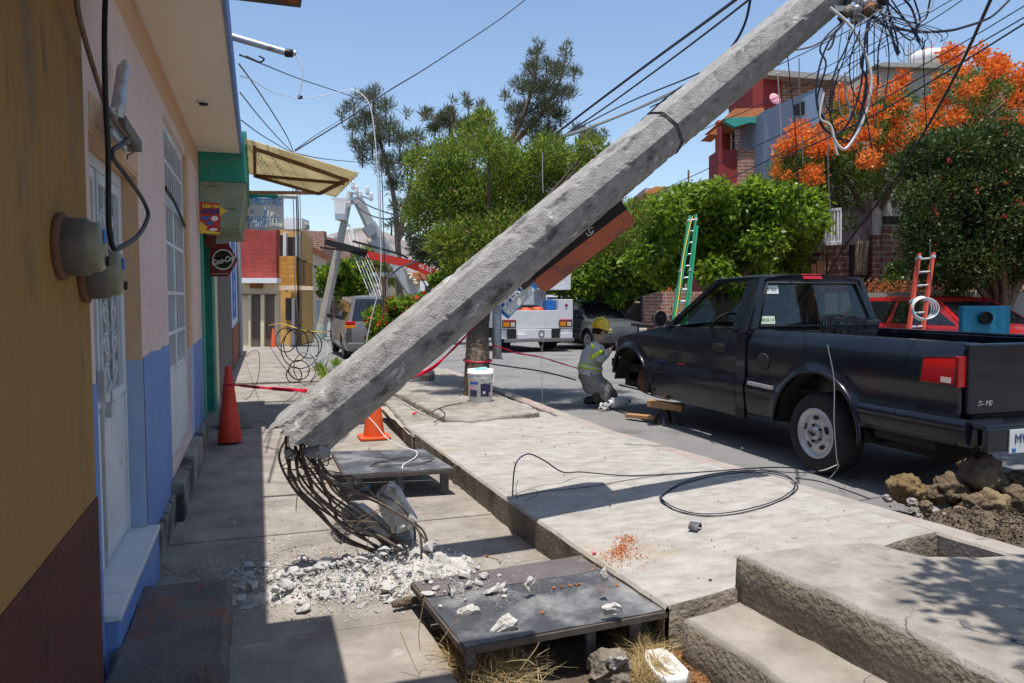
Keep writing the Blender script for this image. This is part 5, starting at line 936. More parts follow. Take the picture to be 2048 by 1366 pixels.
text('MV-935', .085, frame((XC-.455, 3.309, .525), (1, 0, 0), (0, 0, 1)), M['navy'], 'lettering', bp_, sx=.95, ext=.001); MB().box((XC-.60, 3.309, .445), (XC-.57, 3.3115, .47)).build('plate_marks', M['blueink'], bp_)
b = MB(); b.box((XC-.64, 3.56, .60), (XC+.64, 5.64, .63)); b.box((XC-.64, 5.62, .60), (XC+.64, 5.655, 1.085)); b.box((XC-.60, 3.6, .30), (XC-.48, 8.4, .48)); b.box((XC+.48, 3.6, .30), (XC+.60, 8.4, .48)); b.box((XC-.6, 5.72, .38), (XC+.6, 8.3, .58)); b.box((XC-.38, 7.2, .35), (XC+.38, 8.45, .85)); b.cyl((XC-.6, 4.78, .32), (XC+.6, 4.78, .32), .06); b.box((XC-.7, 8.35, .45), (XC+.7, 8.48, .62)); b.box((XC-.78, 3.7, .40), (XC+.78, 4.2, .56)); b.build('chassis', M['gap'], t)
b = MB(); b.box((XC-.66, 5.86, .60), (XC+.66, 6.0, 1.16)); b.box((XC-.66, 6.0, .60), (XC+.66, 6.4, .78)); b.build('seat', mat('grey_cloth', (.10, .10, .105), (.15, .15, .155), .95, 20), t, bevel=.04)
b = MB(); b.box((XC-.72, 6.78, .70), (XC+.72, 7.1, 1.07)); b.build('dashboard', M['trim'], t, bevel=.04)
b = MB(); sc = Vector((XC-.36, 6.62, 1.06)); b.tube([sc+Vector((.19*math.cos(a), -.07*math.sin(a), .17*math.sin(a))) for a in np.linspace(0, 6.283, 29)[:-1]], .014, 7, closed=True); b.obox(sc+Vector((-.18, 0, 0)), sc+Vector((.18, 0, 0)), .03, .03); b.obox(sc, sc+Vector((0, .25, -.1)), .05, .05); b.build('steering_wheel', M['trim'], t)
wheel((XL+.015, 4.78, .322), .322, .22, -1, t); wheel((2*XC-XL-.015, 4.78, .322), .322, .22, 1, t); wheel((2*XC-XL-.015, 7.9, .322), .322, .22, 1, t)
b = MB(); hc = Vector((XL+.20, 7.9, .40)); b.lathe([(.13, -.03), (.135, -.02), (.135, 0), (.06, .005), (.05, .05), (.02, .055)], hc, (-1, 0, 0), 24); b.obox(hc+Vector((.05, 0, .1)), hc+Vector((.2, 0, .3)), .06, .06); b.obox(hc+Vector((.05, 0, -.1)), hc+Vector((.4, -.05, -.12)), .05, .05); b.build('brake_disc', M['rust'], t)
b = MB(); b.tube(spline([(XL+.12, 8.1, .40), (XL+.12, 7.8, .30), (XL+.13, 7.5, .27), (XL+.14, 7.2, .27)], 4), .008, 6); b.obox((XL+.10, 8.44, .58), (XL+.18, 8.50, .58), .10, .10); b.build('hanging_bracket', M['trim'], t)
for y0, col in ((7.32, M['blueink']), (6.85, M['red_sign'])):
    b = MB(); 
    for k in range(4): y = y0-.07*k*(1 if col is M['blueink'] else .5); b.obox((XL+pin(.70)-.002, y, .69), (XL+pin(.70)-.002, y-.035, .712), .003, .006)
    b.build('side_decal', col, t)
b = MB(); b.obox((XL+.0, 5.62, .632), (XL+.0, 5.28, .622), .02, .03); b.build('silver_strip', M['silver'], t)  # silver strip along the side crease
b = MB(); b.lathe([(.075, 0), (.08, .004), (.07, .006)], (XL+.024, 5.44, .83), (-1, 0, 0), 24); b.build('fuel_cap', M['trim'], t)
# what stands under and in the pickup
tag(irregular_block([(0, 0), (1, 0), (1, 1)], .1, 0, 'tmp', M['wood'], M['wood']), None); bpy.data.objects.remove(bpy.data.objects['tmp'])
t = thing('jack_stand', 'black jack stand under the pickup beside the bare front hub', 'jack stand', (4.24, 7.2, 0))
b = MB(); 
for sx_, sy_ in ((-1, -1), (1, -1), (1, 1), (-1, 1)): b.obox((4.24+sx_*.10, 7.2+sy_*.10, 0), (4.24+sx_*.03, 7.2+sy_*.03, .20), .03, .03)
b.box((4.19, 7.15, .19), (4.29, 7.25, .24)); b.build('frame', M['black'], t)
for k, (p0, p1, w_, h, lab) in enumerate((((4.08, 7.33, .225), (4.33, 7.02, .20), .11, .075, 'tilted timber block lying across the black jack stand'), ((3.98, 7.65, .045), (4.15, 7.3, .06), .09, .04, 'flat piece of timber before the jack stand'))):
    b = MB(); b.obox(p0, p1, w_, h); tag(b.build('timber_block', M['wood'], bevel=.006), lab, 'timber')
M['crate'] = mat('dusty_black_plastic', (.045, .045, .047), (.075, .074, .072), .7, 14)
def crate(name, label, c, rz, w_, h, tilt=0):
    t = thing(name, label, 'crate', c); t.rotation_euler = (tilt, 0, rz); b = MB(); k = w_/2; th = .006
    for s in (-1, 1):
        for z in np.linspace(0, h, 4): b.box((-k, s*k-th, z-th), (k, s*k+th, z+th)); b.box((s*k-th, -k, z-th), (s*k+th, k, z+th))
        for u in np.linspace(-k, k, 6): b.box((u-th, s*k-th, 0), (u+th, s*k+th, h)); b.box((s*k-th, u-th, 0), (s*k+th, u+th, h))
    b.build('lattice', M['crate'], t, world=False); b = MB()
    for u in np.linspace(-k, k, 8): b.box((u-.006, -k, 0), (u+.006, k, .012)); b.box((-k, u-.006, 0.002), (k, u+.006, .010))
    b.build('grid_floor', M['crate'], t, world=False); b = MB()
    for s in (-1, 1): b.box((-k-.012, s*k-.014, h-.03), (k+.012, s*k+.014, h)); b.box((s*k-.014, -k, h-.031), (s*k+.014, k, h-.001))
    b.build('rim', M['crate'], t, world=False); return t
crate('plastic_crate', 'black plastic crate at the bottom of the stack in the pickup bed', (4.98, 5.42, .635), .35, .34, .29); crate('plastic_crate', 'black lattice plastic crate tipped on top of another in the pickup bed', (4.98, 5.38, .94), .5, .36, .27, .12)
t = thing('speaker_box', 'bright blue box with a round dark hole standing in the pickup bed', 'box', (5.45, 4.1, .63)); p0, p1 = D(1926, 612, 6.35), D(2022, 610, 6.35); zt = p0.z
b = MB(); dxy = Vector((p1.x-p0.x, p1.y-p0.y, 0)); nrm = Vector((-dxy.y, dxy.x, 0)).normalized(); b.slab([Vector((p0.x, p0.y, .635)), Vector((p1.x, p1.y, .635)), Vector((p1.x, p1.y, zt)), Vector((p0.x, p0.y, zt))], nrm*.06); b.build('cabinet', mat('bright_blue', (.01, .20, .33), (.014, .235, .38), .5, 4), t, bevel=.006)
c = D(1972, 636, 6.33); b = MB(); b.lathe([(.055, -.01), (.055, .012), (.045, .014), (.04, -.03), (0, -.03)], c, -nrm, 24); b.build('round_hole', M['gap'], t)
# ---------------- other vehicles
def vehicle(name, label, cat, loc, rz, paint, L, W_, belt, zlow, wr, wys, gh, roofz, tumble=.14, rear=None, glass=None, group=None, win=3, trim_low=True):
    """local: +y forward, z up. belt: [(y,z)], gh: (yb_rear, yt_rear, yt_front, yb_front)"""
    t = thing(name, label, cat, loc, group); t.rotation_euler = (0, 0, rz); hw = W_/2; zb = lambda y: float(np.interp(y, [p[0] for p in belt], [p[1] for p in belt])); zm = max(p[1] for p in belt)
    def pf(z): f = (z-zlow)/(zm-zlow); return .07*(1-min(1, f/.35))**2+.075*max(0, (f-.45)/.55)**2
    taper = lambda y: .10*max(0, (abs(y)-L/2+.5)/.5)**2
    for s in (1, -1):
        b = MB(); ar = [(wy, wr, wr*1.2) for wy in wys]
        ym = (wys[0]+wys[1])/2
        panel(b, -L/2, ym, zlow, zb, ar[0], s, 40, 12, 0, hw, pf, .02, .05); panel(b, ym, L/2, zlow, zb, ar[1], s, 40, 12, 0, hw, pf, .02, .05); b.v = [(x*(1-taper(y)/hw), y, z) for x, y, z in b.v]; b.build('body_side', paint, t, world=False)
        for wy in wys: wheel_local = wheel((s*(hw-.02), wy, wr), wr, .2, s, None, 'wheel'); wheel_local.parent = t
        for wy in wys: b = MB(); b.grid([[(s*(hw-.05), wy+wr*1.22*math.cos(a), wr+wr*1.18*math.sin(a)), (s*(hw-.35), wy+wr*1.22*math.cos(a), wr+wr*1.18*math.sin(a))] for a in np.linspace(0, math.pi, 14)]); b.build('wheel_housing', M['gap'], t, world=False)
    b = MB(); rows = []
    for y in np.linspace(-L/2, L/2, 60): rows.append([(u*(hw-pf(zb(y)))*(1-taper(y)/hw), y, zb(y)+.05*(1-abs(u)**2.5)) for u in np.linspace(-1, 1, 17)])
    b.grid(rows)
    for r, sg in ((rows[0], -1), (rows[-1], 1)):
        rr = [r]
        for f in (.25, .5, .75, 1): rr.append([(p[0]*(1+.03*math.sin(f*3.1)), p[1]+sg*.07*math.sin(f*3.0), p[2]+(zlow-p[2])*f) for p in r])
        b.grid(rr)
    b.build('bonnet_and_deck', paint, t, world=False)
    y0, y1, y2, y3 = gh; hb = hw-.075; ht = hw-.075-tumble
    SP = lambda s, y, z, o=0: (s*(hb-(z-zm)/(roofz-zm)*tumble+o), y, z)
    b = MB(); rows = []
    for y in np.linspace(y1, y2, 14): rows.append([(u*ht, y, roofz-.05+.06*(1-abs(u)**4)-.03*abs((y-(y1+y2)/2)/((y2-y1)/2))**3) for u in np.linspace(-1, 1, 17)])
    b.grid(rows)
    for s in (1, -1): b.slab([SP(s, y0, zb(y0)-.02), SP(s, y3, zb(y3)-.02), SP(s, y2, roofz-.03), SP(s, y1, roofz-.03)], (-s*.02, 0, 0))
    b.poly([SP(-1, y0, zb(y0)), SP(1, y0, zb(y0)), SP(1, y1, roofz-.03), SP(-1, y1, roofz-.03)]); b.poly([SP(-1, y3, zb(y3)), SP(1, y3, zb(y3)), SP(1, y2, roofz-.03), SP(-1, y2, roofz-.03)]); b.build('cabin', paint, t, world=False)
    g = glass or M['glass_dark']
    lerp = lambda a, c, f: a+(c-a)*f
    for s in (1, -1):
        for k in range(win):
            f0, f1 = (k+.04)/win, (k+.96)/win
            pb = [lerp(y0+.10, y3-.12, f) for f in (f0, f1)]; pt = [lerp(y1+.06, y2-.06, f) for f in (f0, f1)]; zt = roofz-.09
            b = MB(); b.slab([SP(s, pb[0], zm+.03, .006), SP(s, pb[1], zm+.03, .006), SP(s, pt[1], zt, .006), SP(s, pt[0], zt, .006)], (-s*.004, 0, 0)); b.build('side_window', g, t, world=False)
    for (ya, yt, sg, nm) in ((y0, y1, -1, 'rear_window'), (y3, y2, 1, 'windscreen')):
        b = MB(); za = zb(ya)+.05; zt = roofz-.09; f = (zt-zb(ya))/(roofz-.03-zb(ya)); b.slab([(-hb+.09, lerp(ya, yt, .08)+sg*.008, za), (hb-.09, lerp(ya, yt, .08)+sg*.008, za), (ht-.06, lerp(ya, yt, f)+sg*.008, zt), (-ht+.06, lerp(ya, yt, f)+sg*.008, zt)], (0, -sg*.003, 0)); b.build(nm, g, t, world=False)
    b = MB(); b.box((-hw+.1, -L/2+.15, .2), (hw-.1, L/2-.15, zlow+.2)); b.build('underbody', M['gap'], t, world=False)
    for s in (1, -1): b = MB(); c = Vector((s*(hw+.06), y3-.28, zm+.09)); b.box((c.x-.09, c.y-.04, c.z-.06), (c.x+.09, c.y+.04, c.z+.07)); b.build('mirror', M['trim'], t, bevel=.03, world=False)
    b = MB(); b.box((-hw+.04, -L/2-.10, zlow+.05), (hw-.04, -L/2+.02, zlow+.24)); b.build('rear_bumper', M['trim'] if trim_low else paint, t, bevel=.03, world=False)
    for s in (1, -1):
        if rear == 'van':
            b = MB(); b.box((s*(hw-.13)-.13, -L/2-.03, zm-.16), (s*(hw-.13)+.12, -L/2+.30, zm+.02)); tl = b.build('tail_light', M['red_lens'], t, bevel=.02, world=False); b = MB(); b.box((s*(hw-.13)-.132, -L/2-.034, zm-.16), (s*(hw-.13)+.124, -L/2+.30, zm-.08)); b.build('amber_lens', M['amber_lens'], tl, bevel=.01, world=False)
        else: b = MB(); b.box((s*(hw-.16)-.12, -L/2-.04, zm-.26), (s*(hw-.16)+.12, -L/2+.08, zm-.08)); b.build('tail_light', M['red_lens'], t, bevel=.02, world=False)
        b = MB(); b.box((s*(hw-.26)-.14, L/2-.14, zlow+.30), (s*(hw-.26)+.14, L/2+.06, zlow+.44)); b.build('headlight', M['clear_lens'], t, bevel=.02, world=False)
    return t
sv = mat('grey_van_paint', (.16, .155, .15), (.20, .195, .19), .35, 3, metal=.3, coat=.5)
p = GS(690, 720); VY = 22.0
vehicle('minivan', 'grey minivan parked beyond the leaning pole with its rear to the camera', 'minivan', (p.x+.95, p.y+2.2, gnd(p.y+2)-.0), 0, sv, 4.9, 1.9, [(-2.45, 1.02), (-2, 1.05), (.9, 1.02), (1.6, .98), (2.2, .85), (2.45, .72)], .28, .33, (-1.45, 1.5), (-2.38, -2.15, .45, 1.65), 1.74, .17, 'van', trim_low=False)
vehicle('red_sedan', 'red sedan parked across the road in the shade behind the pickup', 'car', (10.25, 9.6, 0), .03, mat('red_paint', (.36, .012, .014), (.42, .02, .02), .3, 3, coat=.6), 4.4, 1.72, [(-2.2, .90), (-1.5, .96), (1.0, .94), (1.9, .84), (2.2, .70)], .24, .30, (-1.35, 1.3), (-1.55, -.85, .35, 1.15), 1.42, .2, win=2, trim_low=False)
dk = mat('dark_grey_paint', (.06, .07, .075), (.085, .095, .10), .3, 3, coat=.5)
vehicle('suv', 'dark grey car parked facing us beyond the kneeling worker', 'car', (10.75, 23.4, gnd(23)), R(184), dk, 4.5, 1.8, [(-2.2, .95), (1.0, 1.0), (1.9, .9), (2.25, .75)], .3, .34, (-1.35, 1.4), (-2.1, -1.7, .3, 1.2), 1.62, .17, win=3)
vehicle('suv', 'pale grey van parked behind the dark grey car', 'car', (12.2, 30.5, gnd(30)), R(182), mat('pale_grey_paint', (.30, .33, .35), (.36, .39, .41), .35, 3, coat=.4), 4.9, 1.9, [(-2.45, 1.1), (1.2, 1.1), (2.45, .95)], .35, .38, (-1.5, 1.6), (-2.3, -2.0, .8, 1.6), 2.0, .16, win=3)
vehicle('blue_car', 'dark blue hatchback parked in the shade left of the red sedan', 'car', (10.6, 15.4, gnd(15.4)), .02, mat('blue_black_paint', (.03, .05, .08), (.04, .06, .09), .3, 3, coat=.5), 4.1, 1.7, [(-2.05, .92), (1.0, .94), (1.8, .84), (2.05, .70)], .24, .30, (-1.25, 1.25), (-1.9, -1.5, .3, 1.1), 1.46, .18, win=2)
# white service truck
p = GS(1076, 706); TX, TY, TZ = 8.15, 21.6, gnd(21.6)
t = thing('service_truck', 'white utility service truck seen from behind on the road', 'truck', (TX, TY, TZ)); wm = mat('white_truck_paint', (.74, .75, .76), (.68, .69, .70), .4, 4, coat=.3, c3=(.5, .48, .45), s3=3, t3=(.62, .8))
X_ = lambda x: TX+x
Z_ = lambda z: TZ+z
def tb(nm, m, *boxes, par=None, bev=.01):
    b = MB(); [b.box((X_(a[0]), TY+a[1], Z_(a[2])), (X_(c[0]), TY+c[1], Z_(c[2]))) for a, c in boxes]; return b.build(nm, m, par or t, bevel=bev)
tb('body_bin', wm, ((-1.17, 0, .72), (-.70, 3.2, 1.62))); tb('body_bin', wm, ((.70, 0, .72), (1.17, 3.2, 1.62)))
tb('tailboard', wm, ((-.70, .06, .72), (.70, .14, 1.28))); tb('rear_apron', wm, ((-1.17, .02, .42), (1.17, .16, .70)))
tb('bumper', M['steel'], ((-1.10, -.12, .32), (1.17, .0, .42))); tb('step_plate', wm, ((-.68, -.10, .42), (-.42, .0, .56)), ); tb('step_plate', wm, ((.72, -.10, .42), (1.12, .0, .58)))
tb('cab', wm, ((-1.0, 3.3, .6), (1.0, 5.2, 2.1))); tb('cab_window', M['glass_dark'], ((-.75, 3.27, 1.45), (.75, 3.295, 1.95)))
tb('mudflap', M['black'], ((-1.0, -.02, .30), (-.7, .0, .72))); tb('mudflap', M['black'], ((.45, -.02, .30), (.75, .0, .72)))
for s in (-1, 1):
    o = tb('tail_light', M['red_lens'], ((s*.93-.23, -.02, .96), (s*.93+.22, .0, 1.0))); o = tb('tail_light', M['gap'], ((s*.93-.23, -.02, .76), (s*.93+.22, .0, .95)))
    tb('amber_lens', M['amber_lens'], ((s*.93-.20, -.03, .79), (s*.93+.0, -.018, .92)), par=o); tb('clear_lens', M['clear_lens'], ((s*.93+.04, -.03, .79), (s*.93+.18, -.018, .92)), par=o); tb('reflector', M['red_lens'], ((s*.93-.03, -.016, 1.40), (s*.93+.06, -.001, 1.48)))
for x in (-.9, .9):
    for dx in (0, .22*(1 if x < 0 else -1)): wheel((X_(x+dx+(.12 if x > 0 else -.12)*.0)+.12*(1 if x > 0 else -1), TY+1.2, TZ+.40), .40, .22, 1 if x > 0 else -1, t)
b = MB(); b.box((X_(-.9), TY+.3, TZ+.35), (X_(.9), TY+5, TZ+.65)); b.build('chassis', M['gap'], t)
b = MB(); b.box((X_(.10), TY+1.6, TZ+.7), (X_(.9), TY+2.4, TZ+1.9)); b.build('turret', wm, t, bevel=.02)
b = MB(); b.box((X_(.45), TY+.5, TZ+1.92), (X_(1.32), TY+1.5, TZ+2.95)); bk = b.build('lift_bucket', wm, t, bevel=.03); b = MB(); b.tube([(X_(.85), TY+.49, TZ+2.6), (X_(1.1), TY+.49, TZ+2.6), (X_(1.1), TY+.49, TZ+2.45), (X_(.85), TY+.49, TZ+2.45)], .012, 5, closed=True); b.build('emblem', M['blueink'], bk)
b = MB(); b.obox((X_(.5), TY+2, TZ+1.9), (X_(.6), TY+1.2, TZ+2.4), .22, .22); b.obox((X_(-.6), TY+1.0, TZ+1.62), (X_(-.6), TY+1.0, TZ+2.5), .05, .05); b.obox((X_(-.3), TY+1.0, TZ+1.62), (X_(-.05), TY+1.0, TZ+2.5), .05, .05); b.obox((X_(-.65), TY+1.0, TZ+2.48), (X_(.3), TY+1.0, TZ+2.48), .05, .05); b.build('boom_rack', wm, t)
b = MB(); 
for k in range(5): b.tube([(X_(-.35+.10*k+.25*math.cos(a)), TY+.3+.05*k, TZ+1.22+.22*math.sin(a)) for a in np.linspace(0, 6.283, 18)[:-1]], .022, 6, closed=True)
b.build('cable_coils', M['black'], t); b = MB(); b.lathe([(.0, 0), (.20, .02), (.24, .1), (.1, .16), (.0, .17)], (X_(-.28), TY+.35, TZ+1.2), n=14); b.lathe([(.0, 0), (.20, .02), (.22, .1), (.1, .16), (.0, .17)], (X_(.12), TY+.35, TZ+1.22), n=14); b.build('orange_gear', M['cone'], t); tb('blue_canister', M['blueink'], ((.35, .2, 1.2), (.66, .5, 1.6)))
b = MB(); b.poly([(X_(.13+.07*math.cos(a)), TY+.058, TZ+.56+.085*math.sin(a)) for a in np.linspace(0, 6.28, 17)[:-1]]); b.v = [(x, TY+.016, z) for x, y, z in b.v]; b.tube([(X_(.13+.09*math.cos(a)), TY+.014, TZ+.56+.10*math.sin(a)) for a in np.linspace(0, 6.28, 17)[:-1]], .012, 5, closed=True, m=1); b.build('speed_disc', [M['white'], M['gap']], t)
# ================================================================ houses across and down the street
def prism(pts, d, th, m, name, parent, bevel=0):
    P = [D(p[0], p[1], p[2] if len(p) > 2 else d) for p in pts]; h = Vector((_f.x, _f.y, 0)).normalized()*th; b = MB(); b.slab(P, h); return b.build(name, m, parent, bevel=bevel)
def R4(x0, y0, x1, y1): return [(x0, y0), (x1, y0), (x1, y1), (x0, y1)]
def house(name, label, px, py, d, cat='house'): return thing(name, label, cat, D(px, py, d))
t = house('maroon_house', 'maroon house with a tiled balcony roof and raw brick top floor', 1500, 600, 27)
prism(R4(1438, 366, 1532, 680), 26.2, 4, M['maroon'], 'wall', t); prism(R4(1505, 150, 1562, 300), 27.4, 3, M['maroon'], 'tower', t)
prism([(1562, 156), (1692, 166), (1692, 240), (1562, 240)], 27.6, 3, M['brick_raw'], 'brick_storey', t); prism(R4(1556, 158, 1564, 225), 27.5, .3, M['redwall'], 'corner_post', t)
prism([(1536, 138), (1700, 152), (1700, 163), (1536, 150)], 26.9, 5, M['conc_wall'], 'roof_slab', t)
prism([(1446, 238), (1470, 217), (1528, 216), (1528, 238)], 25.3, 2.5, M['terracotta'], 'tiled_roof', t); prism([(1450, 236), (1528, 232), (1528, 248), (1500, 245), (1470, 254), (1452, 244)], 25.2, .25, M['teal'], 'teal_fascia', t)
prism([(1418, 268), (1436, 254), (1440, 254), (1440, 270)], 26, 1.2, M['terracotta'], 'side_roof', t)
prism(R4(1436, 240, 1532, 300), 27.6, .4, M['redwall'], 'balcony_wall', t); w_ = prism(R4(1462, 268, 1502, 298), 27.5, .15, M['glass_dark'], 'window', t)
b = MB()
for x in (1463, 1482, 1501): b.obox(D(x, 267, 27.45), D(x, 299, 27.45), .05, .05)
b.obox(D(1462, 282, 27.45), D(1502, 279, 27.45), .05, .05); b.build('window_bars', M['white'], w_); prism(R4(1508, 262, 1522, 300), 27.4, .2, M['gap'], 'doorway', t)
prism(R4(1472, 246, 1480, 300), 25.4, .18, M['brick_raw'], 'balcony_post', t); prism(R4(1439, 252, 1445, 300), 25.5, .3, M['maroon'], 'balcony_post', t)
prism(R4(1436, 300, 1474, 368), 25.5, 1.2, M['maroon'], 'parapet', t); prism(R4(1475, 296, 1518, 372), 25.45, 1.2, M['brick_raw'], 'parapet', t); prism(R4(1518.5, 298, 1530, 370), 25.6, 1, M['maroon'], 'parapet', t)
prism([(1450, 374), (1478, 362), (1480, 368), (1456, 380)], 24.9, 1, M['terracotta'], 'low_tiles', t)
t = house('grey_house', 'blue grey rendered house beside the maroon house', 1580, 600, 22); prism([(1527, 222, 24.5), (1632, 176, 21.5), (1645, 176, 21.5), (1645, 680, 21.5), (1527, 680, 24.5)], 0, 4, M['bluegrey'], 'wall', t); prism([(1588, 210, 22.4), (1624, 196, 21.4), (1624, 228, 21.4), (1588, 232, 22.4)], 0, .02, M['gap'], 'recess_shade', t); prism([(1612, 192, 21.7), (1634, 184, 21.1), (1634, 250, 21.1), (1612, 250, 21.7)], 0, .3, mat('light_blue_wall', (.34, .42, .52)), 'pilaster', t)  # flat dark sheet painted as the shade of a recess, wall not hollowed
t = thing('satellite_dish', 'faded pink satellite dish on the grey house roof edge', 'satellite dish', D(1552, 196, 23.8)); MB().lathe([(0, 0), (.12, .012), (.2, .04), (.205, .045), (.2, .055), (0, .02)], D(1552, 196, 23.8), _f-Vector((.3, 0, .3)), 24).build('dish', mat('pink_dish', (.70, .30, .36)), t); MB().cyl(D(1552, 196, 24), D(1556, 215, 23.9), .03, n=8).build('arm', M['steel'], t)
t = house('concrete_house', 'unfinished grey concrete house with parapet behind the flame tree', 1850, 500, 30); prism([(1690, 178), (1765, 130), (1882, 134), (1882, 168), (2300, 185), (2300, 620), (1690, 620)], 30, 5, M['conc_wall'], 'wall', t); prism([(1930, 150), (2300, 170), (2300, 300), (1930, 280)], 29.8, .2, M['brick_raw'], 'brick_infill', t)
prism([(1752, 128), (1768, 124), (1900, 128), (1900, 136), (1766, 133)], 29.7, 5, M['conc_wall'], 'roof_edge', t)
for x, y0, y1 in ((1808, 72, 128), (1817, 88, 128), (1821, 85, 128), (1714, 108, 150), (1720, 112, 150), (1863, 83, 128), (1849, 85, 128), (1828, 96, 128)): MB().cyl(D(x, y0, 30.2), D(x, y1, 30.2), .014, n=5).build('starter_bar', M['rust'], t)
t = thing('water_tank', 'white plastic water tank on the flat roof', 'water tank', D(1857, 135, 31)); k = 31/F_PX; b = MB(); b.lathe([(33*k, 0), (36*k, 3*k), (36*k, 17*k), (30*k, 27*k), (16*k, 31*k), (0, 32*k)], D(1857, 133, 31), n=28); b.build('tank', M['white'], t); MB().lathe([(12*k, 31*k), (12*k, 34*k), (0, 35*k)], D(1857, 133, 31), n=16).build('lid', M['red_sign'], t)
t = house('brick_house', 'shaded dark brick house with slatted gate numbered on its wall', 1750, 560, 15.5)
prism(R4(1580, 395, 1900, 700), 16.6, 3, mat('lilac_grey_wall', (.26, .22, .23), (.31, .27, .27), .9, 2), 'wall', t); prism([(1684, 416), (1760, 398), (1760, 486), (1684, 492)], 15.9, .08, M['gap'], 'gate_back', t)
b = MB()
for i in range(22): x = 1686+74*i/22; b.slab([D(x, 412-i*.6, 15.85), D(x+2.6, 412-i*.6, 15.85), D(x+2.6, 490, 15.85), D(x, 490, 15.85)], _f*.03)
b.build('gate_slats', mat('pink_grey_slats', (.34, .26, .26), (.28, .22, .22), .7, 5), t)
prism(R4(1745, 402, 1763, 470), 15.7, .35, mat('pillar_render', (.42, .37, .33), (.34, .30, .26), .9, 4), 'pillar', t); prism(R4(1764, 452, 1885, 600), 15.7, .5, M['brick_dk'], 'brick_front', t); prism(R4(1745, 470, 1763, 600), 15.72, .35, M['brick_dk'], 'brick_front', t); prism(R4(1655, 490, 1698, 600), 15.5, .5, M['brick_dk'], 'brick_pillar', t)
w_ = prism(R4(1764, 402, 1880, 452), 15.9, .4, mat('cream_surround', (.42, .40, .35), (.36, .34, .3), .9, 4), 'window_surround', t); prism(R4(1768, 432, 1822, 447), 15.85, .04, M['gap'], 'window', w_); text('3 7 2 1', .19, frame(D(1786, 461, 15.66), _r, (0, 0, 1)), M['gap'], 'house_number', t)
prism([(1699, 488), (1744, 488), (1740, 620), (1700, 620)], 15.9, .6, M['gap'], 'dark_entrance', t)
b = MB(); b.obox(D(1650, 420, 15.2), D(1682, 418, 15.2), .05, .05); b.obox(D(1650, 488, 15.2), D(1682, 486, 15.2), .06, .06)
for x in (1651, 1656, 1662, 1668, 1675, 1681): b.obox(D(x, 419, 15.2), D(x, 488, 15.2), .035, .035)
b.build('white_railing', M['white'], t)
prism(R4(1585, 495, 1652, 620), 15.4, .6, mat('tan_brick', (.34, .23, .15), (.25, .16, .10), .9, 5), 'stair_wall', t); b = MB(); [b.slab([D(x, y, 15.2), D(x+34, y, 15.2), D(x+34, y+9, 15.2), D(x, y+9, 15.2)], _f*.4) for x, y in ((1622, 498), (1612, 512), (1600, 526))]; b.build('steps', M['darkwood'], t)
b = MB(); rows = []
for j in range(10): rows.append([D(1708+26*i/14+(8-j)*.4, 482+68*j/9, 15.25+.05*math.sin(i*1.5+j*.3)) for i in range(15)])
b.grid(rows); tag(b.build('hanging_cloth', mat('tan_cloth', (.34, .28, .19), (.26, .21, .14), .95, 6), solid=.004), 'tan cloth hanging in the dark entrance of the brick house', 'cloth')
for k, (x0, x1) in enumerate(((1622, 1632), (1634, 1646))): tag(prism(R4(x0, 528+k*-6, x1, 620), 14.9, .12, M['wood'], 'wooden_post', None), ['short pale wooden post before the brick steps', 'taller wooden post before the brick steps'][k], 'post')
tag(prism([(1650, 586), (2100, 582), (2100, 660), (1650, 660)], 13.2, .3, M['conc_wall'], 'low_wall', None), 'low grey concrete retaining wall under the shaded bushes', 'wall')
tag(prism([(1255, 578), (1272, 571), (1345, 571), (1345, 680), (1255, 680)], 30, .3, M['orangewall'], 'orange_wall', None), 'bright orange wall behind the tree trunk', 'wall')
t = house('brick_wall', 'low raw brick wall behind the motorcycle', 1320, 620, 25); prism([(1284, 592), (1320, 583), (1360, 583), (1420, 583), (1420, 690), (1284, 690)], 25, .3, M['brick_raw'], 'wall', t); prism(R4(1281, 590, 1285, 690), 24.9, .1, M['black'], 'steel_post', t)
t = house('tin_roof_house', 'far house with grey tin roof behind the trimmed trees', 1360, 400, 42); prism([(1335, 378), (1440, 352), (1445, 362), (1345, 388)], 42, 4, M['conc_wall'], 'tin_roof', t); prism(R4(1338, 372, 1445, 620), 42.5, 5, M['conc_wall'], 'wall', t); prism(R4(1376, 340, 1379, 362), 43, .1, M['rust'], 'chimney_pipe', t)
t = house('far_tiled_house', 'far house with terracotta roof seen above the leaning pole gap', 1310, 420, 46); prism([(1288, 388), (1310, 373), (1345, 373), (1345, 382), (1300, 398)], 46, 4, M['terracotta'], 'roof', t); prism(R4(1290, 376, 1345, 620), 46.5, 5, M['conc_wall'], 'wall', t)
# left far houses
t = house('red_brick_house', 'house with red painted brick upper floor and cream ground floor', 525, 690, 28)
prism(R4(470, 440, 552, 560), 28, .5, M['brick_red'], 'upper_floor', t); prism(R4(470, 564, 553, 700), 28.1, .5, M['cream2'], 'ground_floor', t); prism(R4(470, 556, 553, 566), 27.6, .6, M['white'], 'ledge', t)
for x0, x1 in ((502, 520), (530, 548)): g_ = prism(R4(x0, 590, x1, 704), 28.05, .3, mat('brown_gate', (.10, .075, .06), (.14, .11, .09), .7, 6), 'gate', t)
prism(R4(497, 590, 501, 704), 27.9, .3, M['cream'], 'gate_post', t); prism(R4(521, 588, 528, 704), 27.9, .4, M['cream'], 'gate_post', t); prism(R4(500, 563, 524, 576), 28.0, .2, M['brick_brown'], 'plaque', t)
prism(R4(470, 588, 550, 590), 27.9, .3, M['rust'], 'gate_rail', t)
t = house('yellow_brick_house', 'ochre house with yellow brick balcony and white roof box', 580, 690, 29)
